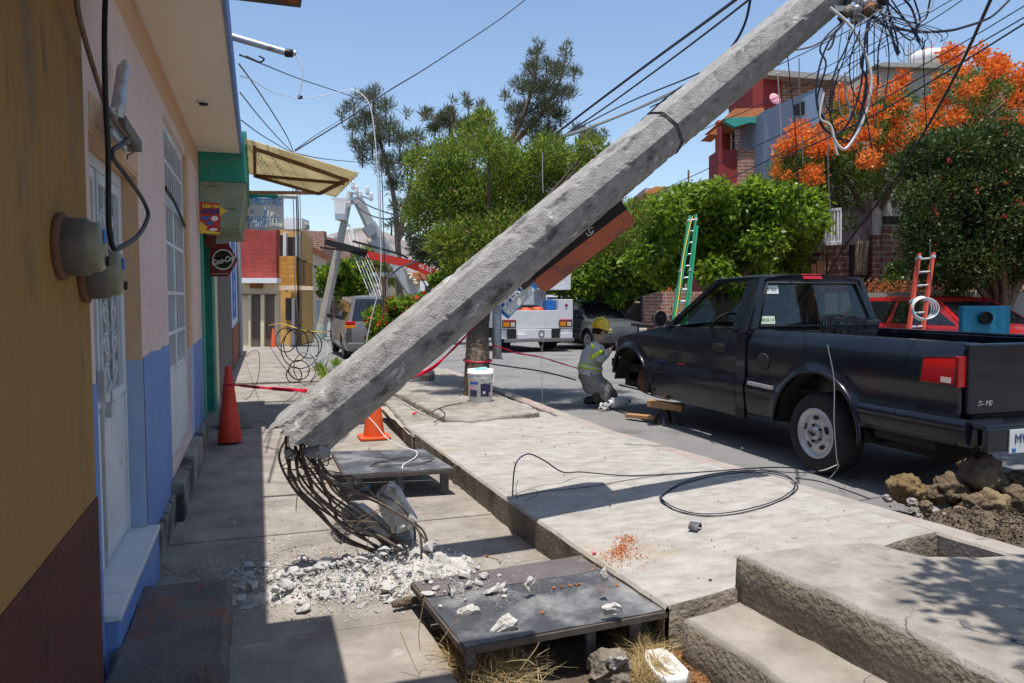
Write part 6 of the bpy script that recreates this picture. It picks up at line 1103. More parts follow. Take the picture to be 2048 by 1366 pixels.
prism([(553, 455), (600, 455), (600, 700), (553, 700)], 30.2, .3, M['ochre'], 'wall', t); prism(R4(549, 512, 591, 571), 28.4, .3, M['brick_yel'], 'balcony', t); prism([(600, 455, 30.2), (622, 478, 34), (622, 690, 34), (600, 700, 30.2)], 0, .3, M['ochre'], 'side_wall', t)
prism([(549, 571), (591, 571), (626, 574), (626, 580), (549, 580)], 28.4, .8, M['cream2'], 'balcony_floor', t); prism([(603, 520, 29.2), (622, 528, 31.5), (622, 572, 31.5), (603, 572, 29.2)], 0, .2, M['brick_yel'], 'side_balcony', t)
prism(R4(558, 436, 604, 458), 28.6, 1, M['white'], 'roof_box', t); prism([(598, 436), (612, 448), (612, 456), (598, 456)], 28.7, .5, M['conc_wall'], 'roof_edge', t)
for x0, y0, x1, y1 in ((553, 470, 566, 512), (572, 474, 592, 512)): prism(R4(x0, y0, x1, y1), 30.1, .1, M['gap'], 'window', t)
prism(R4(566, 465, 572, 514), 29.9, .3, M['white'], 'column', t); prism(R4(591, 466, 596, 514), 29.9, .3, M['white'], 'column', t)
b = MB(); b.obox(D(591, 516, 28.6), D(612, 524, 29.2), .05, .05)
for x in range(592, 612, 3): b.obox(D(x, 517+(x-591)*.36, 28.7), D(x, 571, 28.7), .03, .03)
b.build('railing', M['black'], t)
prism(R4(571, 596, 582, 640), 30.1, .1, M['gap'], 'window', t); prism(R4(583, 597, 589, 690), 30.05, .2, M['white'], 'door', t); prism(R4(592, 592, 601, 690), 30.1, .1, mat('brown_door', (.26, .17, .10), (.2, .13, .08), .8, 5), 'door', t)
t = house('pale_house', 'pale plastered house further down with low tiled eaves', 630, 680, 38)
prism([(604, 500, 36), (650, 520, 44), (650, 680, 44), (604, 690, 36)], 0, .5, M['cream2'], 'wall', t); prism([(600, 480, 35), (655, 512, 44), (655, 520, 44), (600, 492, 35)], 0, .6, M['terracotta'], 'tiled_eave', t); prism(R4(606, 462, 648, 500), 42, .6, M['brick_raw'], 'upper_floor', t)
prism([(612, 604, 37), (620, 604, 38.5), (620, 690, 38.5), (612, 690, 37)], 0, .02, M['gap'], 'window', t); prism([(628, 600, 39.5), (640, 600, 41.5), (640, 680, 41.5), (628, 684, 39.5)], 0, .02, mat('pale_blue_door', (.3, .42, .46)), 'door', t); prism([(604, 660, 35.9), (650, 655, 43.8), (650, 682, 43.8), (604, 692, 35.9)], 0, .05, M['conc_wall'], 'base', t)
t = house('white_roof_house', 'far house with white rendered roofline in front of the hill', 650, 470, 50); prism([(608, 458), (668, 475), (700, 492), (700, 640), (608, 640)], 52, .6, M['brick_raw'], 'wall', t); prism([(606, 456), (668, 472), (668, 477), (606, 461)], 51, .8, M['white'], 'roof_edge', t)
t = house('end_house', 'long low pale building with red roof closing the street', 760, 620, 70); prism(R4(640, 556, 960, 680), 72, 8, M['cream2'], 'wall', t); prism([(640, 545), (960, 545), (960, 558), (640, 558)], 71, 9, M['terracotta'], 'roof', t)
t = house('bus_shelter', 'grey open shelter beyond the minivan roof', 780, 620, 46); prism([(735, 545), (800, 545), (800, 552), (735, 552)], 46, 3, M['palegreen'], 'roof', t)
for x in (738, 752, 772, 795): prism(R4(x, 552, x+3, 640), 46, .2, M['greycable'], 'post', t)
# ================================================================ trees
def leaves(name, parent, clumps, n, L_, W_, mats, mode='leaf', shell=.55, up=.3, seed=1, wts=None, droop=0):
    g = np.random.default_rng(seed); C_ = np.array([list(c[0]) for c in clumps]); rad = np.array([c[1] for c in clumps]); wt = rad**2; wt = wt/wt.sum(); k = g.choice(len(clumps), n, p=wt)
    d = g.normal(size=(n, 3)); d /= np.linalg.norm(d, axis=1)[:, None]; rr = (shell+(1-shell)*g.random(n)**.6)*rad[k]*(1+.18*g.normal(size=n)); sq = np.array([1, 1, .85]); P = C_[k]+d*rr[:, None]*sq
    a = g.normal(size=(n, 3))*.7+d*.8+np.array([0, 0, up]); a[:, 2] -= droop; a /= np.linalg.norm(a, axis=1)[:, None]; s = np.cross(a, g.normal(size=(n, 3))); s /= np.linalg.norm(s, axis=1)[:, None]
    l = L_*g.uniform(.6, 1.3, n)[:, None]; w_ = W_*g.uniform(.6, 1.3, n)[:, None]
    V = np.stack([P, P+a*l*.45+s*w_*.5, P+a*l, P+a*l*.45-s*w_*.5], axis=1).reshape(-1, 3)
    mi = g.choice(len(mats), n, p=wts) if len(mats) > 1 else np.zeros(n, dtype=int)
    return fast_mesh(name, V, 4, mats, mi, parent)
def clumps_px(lst, d, jit, seed=1, mul=1.0, extra=2):
    rn = random.Random(seed); out = []
    for x, y, r in lst:
        for e in range(extra): dd = d+rn.uniform(-jit, jit); out.append((D(x+rn.uniform(-8, 8), y+rn.uniform(-8, 8), dd), r*mul*dd/F_PX*rn.uniform(.75, 1.05)))
    return out
def limbs(name, parent, base, targets, r0, m, seed=1, fork=.35):
    rn = random.Random(seed); b = MB(); base = Vector(base)
    top = sum((Vector(t_) for t_ in targets), Vector())/len(targets); f0 = base+(top-base)*fork
    b.tube(spline([base, base+(f0-base)*.5+Vector((rn.uniform(-.04, .04), rn.uniform(-.04, .04), 0)), f0], 6), [r0*(1.15-.35*i/12) for i in range(13)], 12)
    for t_ in targets:
        t_ = Vector(t_); mid_ = f0+(t_-f0)*.5+Vector((rn.uniform(-.1, .1), rn.uniform(-.1, .1), rn.uniform(0, .15)))*(t_-f0).length*.5; P = spline([f0, mid_, t_], 6); b.tube(P, [max(.008, r0*.55*(1-.85*i/(len(P)-1))) for i in range(len(P))], 7)
    return b.build(name, m, parent)
LM = lambda n, c, c2, **k: leafmat(n, c, c2, **k)
# conifer over the median, trunk beside the bucket
con = [(940, 275, 42), (900, 318, 55), (985, 295, 48), (1020, 335, 55), (872, 368, 60), (852, 425, 46), (930, 400, 70), (1000, 400, 70), (1075, 350, 62), (1100, 305, 42), (1140, 332, 50), (1190, 352, 46), (1180, 302, 32), (885, 485, 40), (940, 480, 70), (1010, 470, 66), (1080, 440, 66), (1150, 420, 60), (1205, 400, 48), (925, 532, 36), (970, 548, 46), (1040, 520, 56), (1235, 470, 52), (1262, 425, 36), (1245, 345, 34), (830, 320, 26), (965, 245, 26), (1110, 500, 50), (1180, 490, 45)]
tb_ = Vector((G(952, 790, .19).x, G(952, 790, .19).y, .15))
t = thing('conifer_tree', 'bushy yellow green conifer with its trunk standing in the pavement behind the pole', 'tree', tb_)
cl = clumps_px(con, 9.9, .95, 2); cgm = [LM('conifer_bright', (.21, .29, .03), (.29, .36, .05), trans=.55), LM('conifer_mid', (.065, .12, .016), (.11, .18, .028), trans=.45), LM('conifer_brown', (.17, .09, .035), (.22, .13, .06))]  # mid leaf tone darkened to stand for the shaded gaps between clumps
leaves('foliage', t, cl, 90000, .075, .017, cgm, shell=.30, up=.7, seed=3, wts=[.48, .45, .07])
b = MB(); P = spline([tb_, tb_+Vector((.02, 0, .5)), D(958, 640, 9.75), D(975, 560, 9.8), D(985, 470, 9.9)], 7); b.tube(P, [.165-.06*i/(len(P)-1)+.008*nz((i, 1, 0), .9) for i in range(len(P))], 14); tk = b.build('trunk', M['trunk'], t)
b = MB(); random.seed(8)
for c in random.sample(cl, 16): b.tube(spline([D(978, 520, 9.85), (D(978, 500, 9.85)+c[0])*.5+Vector((0, 0, -.1)), c[0]], 5), [.05, .045, .04, .035, .03, .028, .025, .02, .016, .012, .008], 6)
b.build('limbs', M['trunk'], t)
zb_ = .62; pc_ = tb_+Vector((.02, 0, zb_-.15)); tag(MB().tube([pc_+Vector((.172*math.cos(a), .172*math.sin(a), .012*math.sin(a))) for a in np.linspace(0, 6.28, 21)[:-1]], .012, 6, closed=True).build('barrier_tape', M['tape']), 'band of red tape tied round the tree trunk', 'tape')
MF = [LM('ficus_bright', (.21, .31, .02), (.30, .40, .035), trans=.55, rough=.4), LM('ficus_mid', (.12, .21, .02), (.18, .285, .032), trans=.45, rough=.4), LM('ficus_dark', (.05, .10, .014), (.07, .125, .02), trans=.35, rough=.4)]
fl = [(1150, 560, 38), (1195, 540, 46), (1250, 555, 46), (1292, 525, 42), (1180, 592, 24), (1235, 592, 26), (1112, 548, 30), (1300, 570, 22), (1150, 520, 36), (1230, 510, 44), (1290, 480, 40)]
gb = GS(1256, 694); gb = Vector((gb.x, gb.y, gnd(gb.y))); dd_ = (gb-_c).dot(_f)
t = thing('ficus_tree', 'broad leaved shade tree with a limewashed trunk behind the worker', 'tree', gb); cl = clumps_px(fl, dd_, 1.6, 4); leaves('foliage', t, cl, 22000, .19, .10, MF, seed=5, wts=[.34, .38, .28], up=-.2)
limbs('trunk', t, gb, [c[0] for c in cl[::3]], 15*dd_/F_PX, M['trunk'], 2, .45); hb_ = 40*dd_/F_PX; MB().lathe([(17.5*dd_/F_PX, 0), (16.8*dd_/F_PX, hb_*.5), (16.2*dd_/F_PX, hb_)], gb, n=16).build('limewash_band', M['limewash'], t)
fr = [(1325, 425, 46), (1400, 412, 46), (1470, 412, 46), (1540, 410, 46), (1608, 402, 36), (1622, 440, 32), (1318, 490, 46), (1390, 480, 52), (1460, 480, 52), (1530, 480, 48), (1590, 470, 40), (1345, 540, 42), (1430, 545, 40), (1510, 530, 40), (1585, 528, 28), (1290, 460, 34), (1280, 520, 34), (1360, 395, 30), (1440, 388, 30), (1510, 385, 28), (1575, 382, 26), (1550, 560, 26), (1480, 570, 30)]
t = thing('ficus_tree', 'clipped bright green tree with flat top behind the pickup cab', 'tree', (D(1440, 640, 14.2).x, D(1440, 640, 14.2).y, 0)); cl = clumps_px(fr, 14.2, 1.2, 6); leaves('foliage', t, cl, 40000, .115, .062, MF, seed=7, wts=[.50, .32, .18], up=-.4, shell=.5)
limbs('trunk', t, t.location, [c[0] for c in cl[::5]], .16, M['trunk'], 3, .4)
# flame tree
og = [(1600, 345), (1640, 305), (1588, 270), (1650, 258), (1700, 245), (1722, 205), (1765, 232), (1690, 185), (1750, 172), (1800, 165), (1812, 212), (1862, 195), (1850, 242), (1905, 235), (1880, 165), (1950, 205), (1930, 145), (1990, 185), (2030, 205), (2012, 252), (1960, 262), (1920, 292), (1870, 285), (1805, 300), (1832, 268), (1760, 282), (1700, 300), (2040, 155), (2000, 132), (1960, 120), (1570, 310), (1660, 330), (1740, 320), (2060, 230), (2090, 180), (1585, 385), (1555, 400), (1620, 290), (1900, 120), (1990, 118)]
t = thing('flame_tree', 'wide flame tree covered in orange blossom on the right', 'tree', (D(1720, 640, 16.5).x, D(1720, 640, 16.5).y, .5)); rn = random.Random(4)
og += [(1585, 300), (1610, 270), (1630, 345), (1665, 290), (1680, 220), (1570, 345), (1600, 400), (1740, 190), (1780, 200), (1720, 270), (1790, 260), (1880, 215), (1930, 180), (1960, 160)]; oc = [(D(x+rn.uniform(-16, 16), y+rn.uniform(-12, 10), 16.0+rn.uniform(-2.0, 1.4)), rn.uniform(8, 23)*16.5/F_PX) for x, y in og for _ in range(3)]
leaves('blossom', t, oc, 25000, .07, .045, [LM('flame_orange', (.72, .17, .02), (.84, .30, .06), trans=.45), LM('flame_red', (.60, .085, .012), (.74, .14, .02), trans=.4)], seed=8, wts=[.72, .28], up=.5, shell=.12)
gc = [(x, y+34, 30) for x, y in og[::1]]+[(1620, 375, 34), (1680, 350, 34), (1740, 362, 36), (1800, 352, 34), (1700, 402, 36), (1760, 412, 32), (1650, 405, 34), (1845, 335, 30), (1600, 330, 28), (1560, 375, 26), (1690, 440, 26), (1740, 450, 22), (1640, 430, 24)]
cl = clumps_px(gc, 16.5, 1.6, 9, .9); leaves('foliage', t, cl, 44000, .14, .022, [LM('flame_leaf', (.12, .20, .025), (.19, .28, .04), trans=.45), LM('flame_leaf_dark', (.03, .06, .012), (.05, .09, .016), trans=.35)], seed=9, wts=[.5, .5], shell=.3, up=-.1)
limbs('trunk', t, t.location, [c[0] for c in cl[::6]], .20, M['trunk'], 5, .45)
# dark flowering bush tree
db = [(x, y, 52) for x, y in ((1850, 320), (1910, 300), (1980, 290), (2050, 300), (1850, 390), (1920, 370), (1990, 360), (2060, 370), (1855, 460), (1920, 450), (1990, 440), (2060, 440), (1880, 520), (1950, 520), (2020, 510), (2080, 500), (2120, 330), (2120, 430), (2150, 380))]
dm_ = [LM('bush_dark', (.028, .046, .010), (.045, .068, .014), trans=.25), LM('bush_mid', (.06, .095, .018), (.085, .125, .025), trans=.3)]
t = thing('dark_bush_tree', 'dense dark green bush tree with scattered red flowers at the right edge', 'tree', (D(2012, 700, 12).x, D(2012, 700, 12).y, 0)); cl = clumps_px(db, 12.0, .8, 11, 1.12, 3); leaves('foliage', t, cl, 90000, .062, .038, dm_, seed=12, wts=[.55, .45], shell=.5)
rn = random.Random(2); rc = [(c[0]-_f*c[1]*.8+Vector((rn.uniform(-.3, .3), 0, rn.uniform(-.3, .3))), .05) for c in cl for _ in range(2)]; leaves('red_flowers', t, rc, 240, .06, .045, [LM('bush_red', (.42, .03, .02), (.5, .06, .03))], seed=13); limbs('trunk', t, t.location, [c[0] for c in cl[::5]], .13, M['trunk'], 8, .35)
t = thing('oleander_shrub', 'white flowered shrub growing above the low concrete wall', 'shrub', D(1945, 600, 12.6)); cl = clumps_px([(1920, 520, 26), (1955, 515, 28), (1935, 550, 28), (1965, 545, 22), (1905, 545, 20), (1910, 580, 16)], 12.6, .4, 3); leaves('foliage', t, cl, 5000, .10, .024, [MF[1], dm_[1]], seed=3, wts=[.5, .5]); leaves('white_flowers', t, [(c[0]-_f*.1, c[1]) for c in cl], 220, .045, .04, [LM('white_petal', (.7, .7, .66), (.75, .75, .7))], seed=4, shell=.9); limbs('stem', t, D(1940, 640, 12.6), [c[0] for c in cl[::3]], .02, M['trunk'], 4, .3)
t = thing('low_shrub', 'small dark shrub before the brick house wall', 'shrub', D(1790, 600, 14.3)); cl = clumps_px([(1785, 550, 20), (1800, 535, 16), (1790, 570, 18)], 14.3, .3, 5); leaves('foliage', t, cl, 2500, .07, .03, [MF[2], dm_[1]], seed=6, wts=[.6, .4]); limbs('stem', t, D(1790, 610, 14.3), [c[0] for c in cl[::2]], .015, M['trunk'], 4, .3)
tag(leaves('leaf_litter', None, [(D(x, 583, 13.6), .25) for x in range(1660, 2060, 25)], 2600, .05, .04, [LM('dry_leaf', (.36, .12, .04), (.42, .18, .07), rough=.9)], seed=9), 'orange fallen blossom and dry leaves on top of the bank', 'leaf litter', None, 'stuff')
# casuarinas far behind
ca = [LM('casuarina', (.07, .095, .055), (.10, .125, .07), trans=.4), LM('casuarina_olive', (.10, .105, .05), (.14, .14, .075), trans=.35)]
def casuarina(label, base, lst, d, n, trunkpts, seed, W__=.045, L__=.42):
    g = D(*base, d); t = thing('casuarina_tree', label, 'tree', g, 'casuarinas behind the square'); cl = clumps_px(lst, d, 1.5, seed, .95, 2); leaves('foliage', t, cl, int(n*1.15), L__, W__, ca, seed=seed, wts=[.6, .4], shell=.05, up=1.0)
    b = MB()
    for pts, r in trunkpts: P = spline(px_line(pts, d), 5); b.tube(P, [r*(1-.8*i/(len(P)-1)) for i in range(len(P))], 7)
    for c in cl[::2]: b.tube([c[0]-Vector((0, 0, c[1]*1.3)), c[0], c[0]+Vector((0, 0, c[1]*.8))], [.06, .04, .015], 5)
    b.build('trunk', M['trunk'], t)
casuarina('wispy casuarina at the left of the three above the street', (775, 620), [(735, 195, 14), (755, 190, 16), (715, 205, 16), (690, 225, 14), (770, 215, 22), (735, 235, 26), (705, 255, 20), (780, 255, 28), (745, 285, 28), (805, 285, 24), (830, 270, 18), (710, 290, 16), (730, 320, 18), (775, 325, 28), (815, 330, 26), (840, 300, 18), (790, 370, 26), (825, 380, 24), (800, 420, 20), (830, 430, 20), (790, 450, 14), (845, 235, 10), (730, 180, 8), (812, 225, 8)], 44, 8000, [([(800, 620), (795, 480), (785, 380), (760, 280), (745, 200)], .22), ([(795, 480), (815, 400), (830, 300)], .2)], 21)
casuarina('low middle casuarina showing only thin spires above the conifer', (910, 620), [(860, 235, 10), (880, 235, 14), (905, 220, 12), (895, 245, 18), (920, 250, 16), (935, 215, 8), (940, 245, 10), (962, 215, 6), (870, 260, 14), (905, 205, 6), (937, 195, 5), (960, 230, 7)], 46, 3000, [([(910, 620), (908, 400), (902, 210)], .3), ([(908, 400), (936, 300), (937, 195)], .12), ([(908, 400), (960, 300), (962, 200)], .12)], 22)
casuarina('tallest casuarina standing dark against the sky right of the others', (1020, 620), [(1075, 85, 8), (1075, 110, 16), (1062, 140, 22), (1095, 130, 16), (1130, 110, 12), (1120, 145, 22), (1150, 150, 16), (1085, 175, 28), (1050, 180, 20), (1030, 165, 12), (1130, 190, 24), (1015, 190, 10), (1090, 215, 28), (1050, 225, 22), (1025, 220, 14), (1120, 235, 20), (1060, 260, 22), (1100, 265, 22), (1030, 255, 14), (1075, 290, 24), (1155, 265, 14), (1180, 270, 16), (1205, 275, 10), (1135, 95, 6)], 44, 8500, [([(1015, 620), (1010, 400), (1022, 290), (1050, 220), (1068, 160), (1075, 90)], .25), ([(1022, 290), (1080, 230), (1120, 160), (1132, 100)], .2)], 23)
t = thing('dark_conifer', 'dark distant tree left of the conifer against the hill', 'tree', D(855, 620, 52)); cl = clumps_px([(820, 470, 12), (835, 490, 16), (850, 480, 14), (865, 500, 18), (845, 515, 16), (880, 480, 14), (880, 520, 18), (900, 500, 18)], 52, 1, 3); leaves('foliage', t, cl, 2600, .6, .12, ca, seed=31, wts=[.9, .1], shell=.2); limbs('trunk', t, D(870, 625, 52), [c[0] for c in cl[::4]], .2, M['trunk'], 3)
sb = GS(662, 682); ds = 36
t = thing('street_tree', 'small round green street tree behind the grey leaning pole', 'tree', D(665, 668, ds)); cl = clumps_px([(658, 555, 20), (685, 545, 22), (710, 550, 22), (730, 570, 16), (675, 575, 22), (705, 580, 20), (650, 575, 14), (690, 600, 14)], ds, 1, 7); leaves('foliage', t, cl, 6000, .24, .13, MF, seed=32, wts=[.35, .4, .25]); b = MB(); b.tube(spline(px_line([(672, 690), (670, 650), (676, 610), (690, 575)], ds), 5), .22, 8); b.tube(spline(px_line([(670, 650), (660, 625), (662, 600)], ds), 5), .10, 7); b.build('trunk', M['trunk'], t)
t = thing('willow_tree', 'pale yellow green willow below the hill', 'tree', D(730, 600, 62)); cl = clumps_px([(710, 520, 16), (735, 512, 18), (760, 525, 16), (725, 540, 18), (750, 545, 16), (775, 550, 12)], 62, 1.5, 8); leaves('foliage', t, cl, 3500, .7, .14, [LM('willow', (.17, .22, .05), (.22, .27, .07))], seed=33, up=-.6, shell=.2); limbs('trunk', t, D(735, 610, 62), [c[0] for c in cl[::4]], .25, M['trunk'], 3)
for k, (lst, d, lab) in enumerate((([(900, 545, 22), (930, 530, 22), (880, 560, 14), (915, 575, 18)], 30, 'bright green tree glimpsed above the red crane arm'), ([(1000, 585, 22), (1030, 575, 18), (985, 600, 16), (1055, 560, 20)], 33, 'green tree behind the lettered board'), ([(1120, 580, 30), (1080, 560, 30), (1160, 585, 26), (1200, 590, 26)], 38, 'dark green tree behind the service truck'))):
    t = thing('street_tree', lab, 'tree', D(lst[0][0], 640, d)); cl = clumps_px(lst, d, 1, 40+k); leaves('foliage', t, cl, 3500, .22, .12, MF, seed=40+k, wts=[.4, .35, .25]); limbs('trunk', t, D(lst[0][0]+10, 665, d), [c[0] for c in cl[::2]], .12, M['trunk'], 4)
# flowering bush and forked post on the median, off-frame tree that shades the raised slab
bb = GS(800, 705); t = thing('red_flower_bush', 'leafy bush with red flowers beside the minivan', 'bush', D(800, 690, 14)); cl = clumps_px([(755, 640, 22), (790, 622, 24), (825, 615, 22), (850, 605, 18), (770, 665, 22), (810, 650, 24), (840, 640, 20), (755, 680, 16), (780, 605, 12), (875, 600, 12)], 14, .6, 9); leaves('foliage', t, cl, 9000, .085, .045, MF, seed=34, wts=[.45, .35, .2]); tag(leaves('red_flowers', t, [(c[0]-_f*.12, c[1]*.9) for c in cl], 150, .085, .075, [LM('red_petal', (.55, .02, .02), (.65, .05, .02))], seed=35, shell=.85), kind='stuff'); limbs('stem', t, D(795, 745, 14), [c[0] for c in cl[::3]], .03, M['trunk'], 4, .3)
t = thing('forked_post', 'rusty iron post with a forked top standing in the flower bush', 'post', D(768, 740, 13.4)); b = MB(); b.obox(D(768, 745, 13.4), D(768, 558, 13.4), .055, .055); b.build('post', M['rust'], t); b = MB(); b.obox(D(768, 560, 13.4), D(750, 538, 13.4), .035, .035); b.obox(D(768, 560, 13.4), D(785, 535, 13.4), .035, .035); b.build('fork', M['rust'], t)
t = thing('shade_tree', 'street tree just outside the view that shades the raised slab', 'tree', (4.3, .2, 0)); cl = [(Vector((3.05+random.uniform(-.8, 1.4), .92+random.uniform(-.9, .5), 3.6+random.uniform(-.3, .6))), random.uniform(.22, .42)) for _ in range(48)]; leaves('foliage', t, cl, 26000, .10, .055, MF, seed=36, wts=[.4, .3, .3]); limbs('trunk', t, (4.3, .2, 0), [c[0] for c in cl[::4]], .12, M['trunk'], 3, .5)
t = thing('shade_tree', 'street tree outside the view at right that shades the pickup bed', 'tree', (7.6, 2.6, 0)); random.seed(17); cl = [(Vector((6.1+random.uniform(-1.3, 1.5), 4.2+random.uniform(-1.2, 1.1), 4.9+random.uniform(-.3, .6))), random.uniform(.2, .4)) for _ in range(34)]; leaves('foliage', t, cl, 11000, .10, .055, MF, seed=37, wts=[.4, .3, .3]); limbs('trunk', t, (7.6, 2.6, 0), [c[0] for c in cl[::4]], .14, M['trunk'], 3, .5)
for k, (px, py, lab) in enumerate(((640, 745, 'green weed tuft at the joint by the cable coils'), (652, 762, 'small weed tuft left of the leaning pole'), (672, 735, 'weed tuft near the minivan wheel'))): p = GS(px, py); tuft_ = leaves('weed_tuft', None, [(p+Vector((0, 0, .06)), .10)], 160, .14, .018, [MF[0]], seed=50+k, up=1.2, shell=.1); tag(tuft_, lab, 'weed')
# ================================================================ the lineman kneeling by the pickup
def person():
    d = 9.5; J = {}
    def j(n, px, py, dd, r): J[n] = (D(px, py, d+dd), r)
    j('pelvis', 1181, 764, 0, .150); j('spine', 1180, 742, 0, .142); j('chest', 1184, 716, 0, .162); j('upper', 1187, 698, 0, .135); j('neck', 1194, 686, 0, .066); j('jaw', 1201, 675, 0, .078); j('head', 1199, 662, 0, .096); j('crown', 1198, 651, 0, .084)
    for s, k in (('r', -1), ('l', 1)):
        j('sh'+s, 1188+3*(k > 0), 700, k*.175, .086); j('el'+s, 1201+4*(k > 0), 722-4*(k > 0), k*.20, .066); j('wr'+s, 1214, 706-2*(k > 0), k*.10, .042); j('pa'+s, 1220, 700-2*(k > 0), k*.07, .030)
        for q in range(5):
            j(f'f{q}a'+s, 1224+(-1 if q == 4 else 0), 697+q*2.0-3+(-5 if q == 4 else 0), k*.07+.010*(q-1.5), .0095); j(f'f{q}b'+s, 1227-(3 if q == 4 else abs(q-1)), 695+q*2.0-3+(-6 if q == 4 else 0), k*.07+.011*(q-1.5), .008)
    j('hipr', 1184, 770, -.09, .128); j('kner', 1221, 779, -.13, .098); j('ankr', 1204, 803, -.13, .072); j('toer', 1222, 810, -.14, .040)
    j('hipl', 1184, 770, .09, .118); j('knel', 1232, 792, .12, .10); j('ankl', 1180, 802, .12, .062); j('toel', 1165, 800, .12, .045)
    E_ = [('pelvis', 'spine'), ('spine', 'chest'), ('chest', 'upper'), ('upper', 'neck'), ('neck', 'jaw'), ('jaw', 'head'), ('head', 'crown')]
    for s in 'rl':
        E_ += [('upper', 'sh'+s), ('sh'+s, 'el'+s), ('el'+s, 'wr'+s), ('wr'+s, 'pa'+s), ('pelvis', 'hip'+s), ('hip'+s, 'kne'+s), ('kne'+s, 'ank'+s), ('ank'+s, 'toe'+s)]
        for q in range(5): E_ += [('pa'+s, f'f{q}a'+s), (f'f{q}a'+s, f'f{q}b'+s)]
    names = list(J); ix = {n: i for i, n in enumerate(names)}; root = G(1195, 812, 0)
    me = bpy.data.meshes.new('body'); me.from_pydata([tuple(J[n][0]-root) for n in names], [(ix[a], ix[b_]) for a, b_ in E_], []); o = bpy.data.objects.new('body_tmp', me); COL.objects.link(o)
    md = o.modifiers.new('skin', 'SKIN'); md.use_smooth_shade = True
    for n, i in ix.items(): me.skin_vertices[0].data[i].radius = tuple([J[n][1]*(1.0 if n[0] == 'f' or n[:2] in ('wr', 'pa') or n in ('jaw', 'head', 'crown', 'neck') else 1.10)]*2); me.skin_vertices[0].data[i].use_root = (n == 'pelvis')
    sb_ = o.modifiers.new('sub', 'SUBSURF'); sb_.levels = 3; sb_.render_levels = 3; bpy.context.view_layer.update()
    m2 = bpy.data.meshes.new_from_object(o.evaluated_get(bpy.context.evaluated_depsgraph_get())); bpy.data.objects.remove(o)
    t = thing('person', 'worker in grey reflective uniform and yellow hard hat kneeling at the front of the pickup', 'person', root)
    m2.name = 'body'; body = bpy.data.objects.new('body', m2); COL.objects.link(body); body.parent = t
    sk = mat('skin', (.46, .30, .215), (.52, .35, .26), .6, 9); shirt = mat('work_shirt', (.42, .43, .45), (.50, .51, .53), .9, 9, bump=.6, bscale=24, bdist=.02); tr_ = mat('work_trousers', (.17, .17, .165), (.25, .25, .24), .95, 9, bump=.6, bscale=20, bdist=.02); bt_ = mat('work_boots', (.025, .024, .024), (.05, .048, .045), .8, 12)
    m2.materials.clear()
    for mm in (shirt, tr_, sk, bt_): m2.materials.append(mm)
    seg = {('pelvis', 'spine'): 1, ('spine', 'chest'): 0, ('chest', 'upper'): 0, ('upper', 'neck'): 0, ('neck', 'jaw'): 2, ('jaw', 'head'): 2, ('head', 'crown'): 2}
    def near(p):
        best = None
        for a, b_ in E_:
            A_, B_ = J[a][0]-root, J[b_][0]-root; u = max(0, min(1, (p-A_).dot(B_-A_)/max(1e-9, (B_-A_).length_squared))); q = (p-A_-(B_-A_)*u).length/(J[a][1]*(1-u)+J[b_][1]*u)
            if best is None or q < best[0]: best = (q, a, b_, u)
        return best
    for v_ in m2.vertices:                                           # cloth folds
        if v_.co.z < .86: v_.co += v_.normal*(.016*nz(v_.co, 9, 3)*(1+nz(v_.co, 4, 1))+.009*nz((v_.co.x*8, v_.co.y*8, v_.co.z*26), 1, 5)-.004)*(1 if (v_.co-(J['par'][0]-root)).length > .1 and (v_.co-(J['pal'][0]-root)).length > .1 else 0)
    for p in m2.polygons:
        _, a, b_, u = near(p.center); m = seg.get((a, b_))
        if (a, b_) == ('pelvis', 'spine'): m = 1 if u < .75 else 0
        if m is None:
            if a[:2] in ('sh', 'up') or a[:2] == 'el': m = 0
            elif a[:2] in ('wr', 'pa') or a[0] == 'f': m = 2
            elif a[:3] in ('pel', 'hip') or (a[:3] == 'kne' and u < .86): m = 1
            else: m = 3
        p.material_index = m; p.use_smooth = True
    hd = J['head'][0]; fw = (_r*.86+_f*.35+Vector((0, 0, -.14))).normalized(); sd = fw.cross(Vector((0, 0, 1))).normalized(); up = sd.cross(fw).normalized(); tilt = (up+fw*.10).normalized()
    b = MB(); hc = hd+up*.035; b.lathe([(.150, -.015), (.152, -.008), (.128, .006), (.118, .012), (.116, .05), (.100, .095), (.068, .125), (.03, .138), (0, .140)], hc, tilt, 32)
    b.v = [tuple(Vector(p)+fw*(.035 if (Vector(p)-hc).dot(fw) > .10 and (Vector(p)-hc).dot(tilt) < .0 else 0)) for p in b.v]; b.build('hard_hat', mat('hat_yellow', (.72, .48, .01), (.66, .42, .01), .4, 6, coat=.3), t)
    b = MB(); b.obox(hc+tilt*.09-fw*.08, hc+tilt*.145-fw*.0, .03, .012, sd); b.obox(hc+tilt*.145-fw*.0, hc+tilt*.10+fw*.09, .03, .012, sd); b.build('hat_ridge', bpy.data.materials['hat_yellow'], t, bevel=.004)
    b = MB(); 
    for s in (-1, 1): b.lathe([(.0, 0), (.021, .004), (.022, .010), (0, .013)], hd+fw*.080+sd*s*.034-up*.0, fw, 12)
    b.tube([hd+fw*.086+sd*-.07, hd+fw*.095, hd+fw*.086+sd*.07], .004, 5); b.build('safety_glasses', M['glass_dark'], t)
    b = MB(); b.lathe([(.016, -.02), (.013, .0), (.006, .018), (0, .022)], hd+fw*.088-up*.028, (fw-up*.3), 10); b.build('nose', sk, body)
    b = MB(); b.obox(hd+fw*.086-up*.066-sd*.022, hd+fw*.086-up*.066+sd*.022, .006, .006); b.build('mouth', mat('lips', (.24, .10, .08)), body)
    for s in (-1, 1): b = MB(); b.lathe([(0, -.01), (.02, -.006), (.026, .002), (.012, .008), (0, .01)], hd+sd*s*.088-up*.022, sd*s, 12); b.build('ear', sk, body)
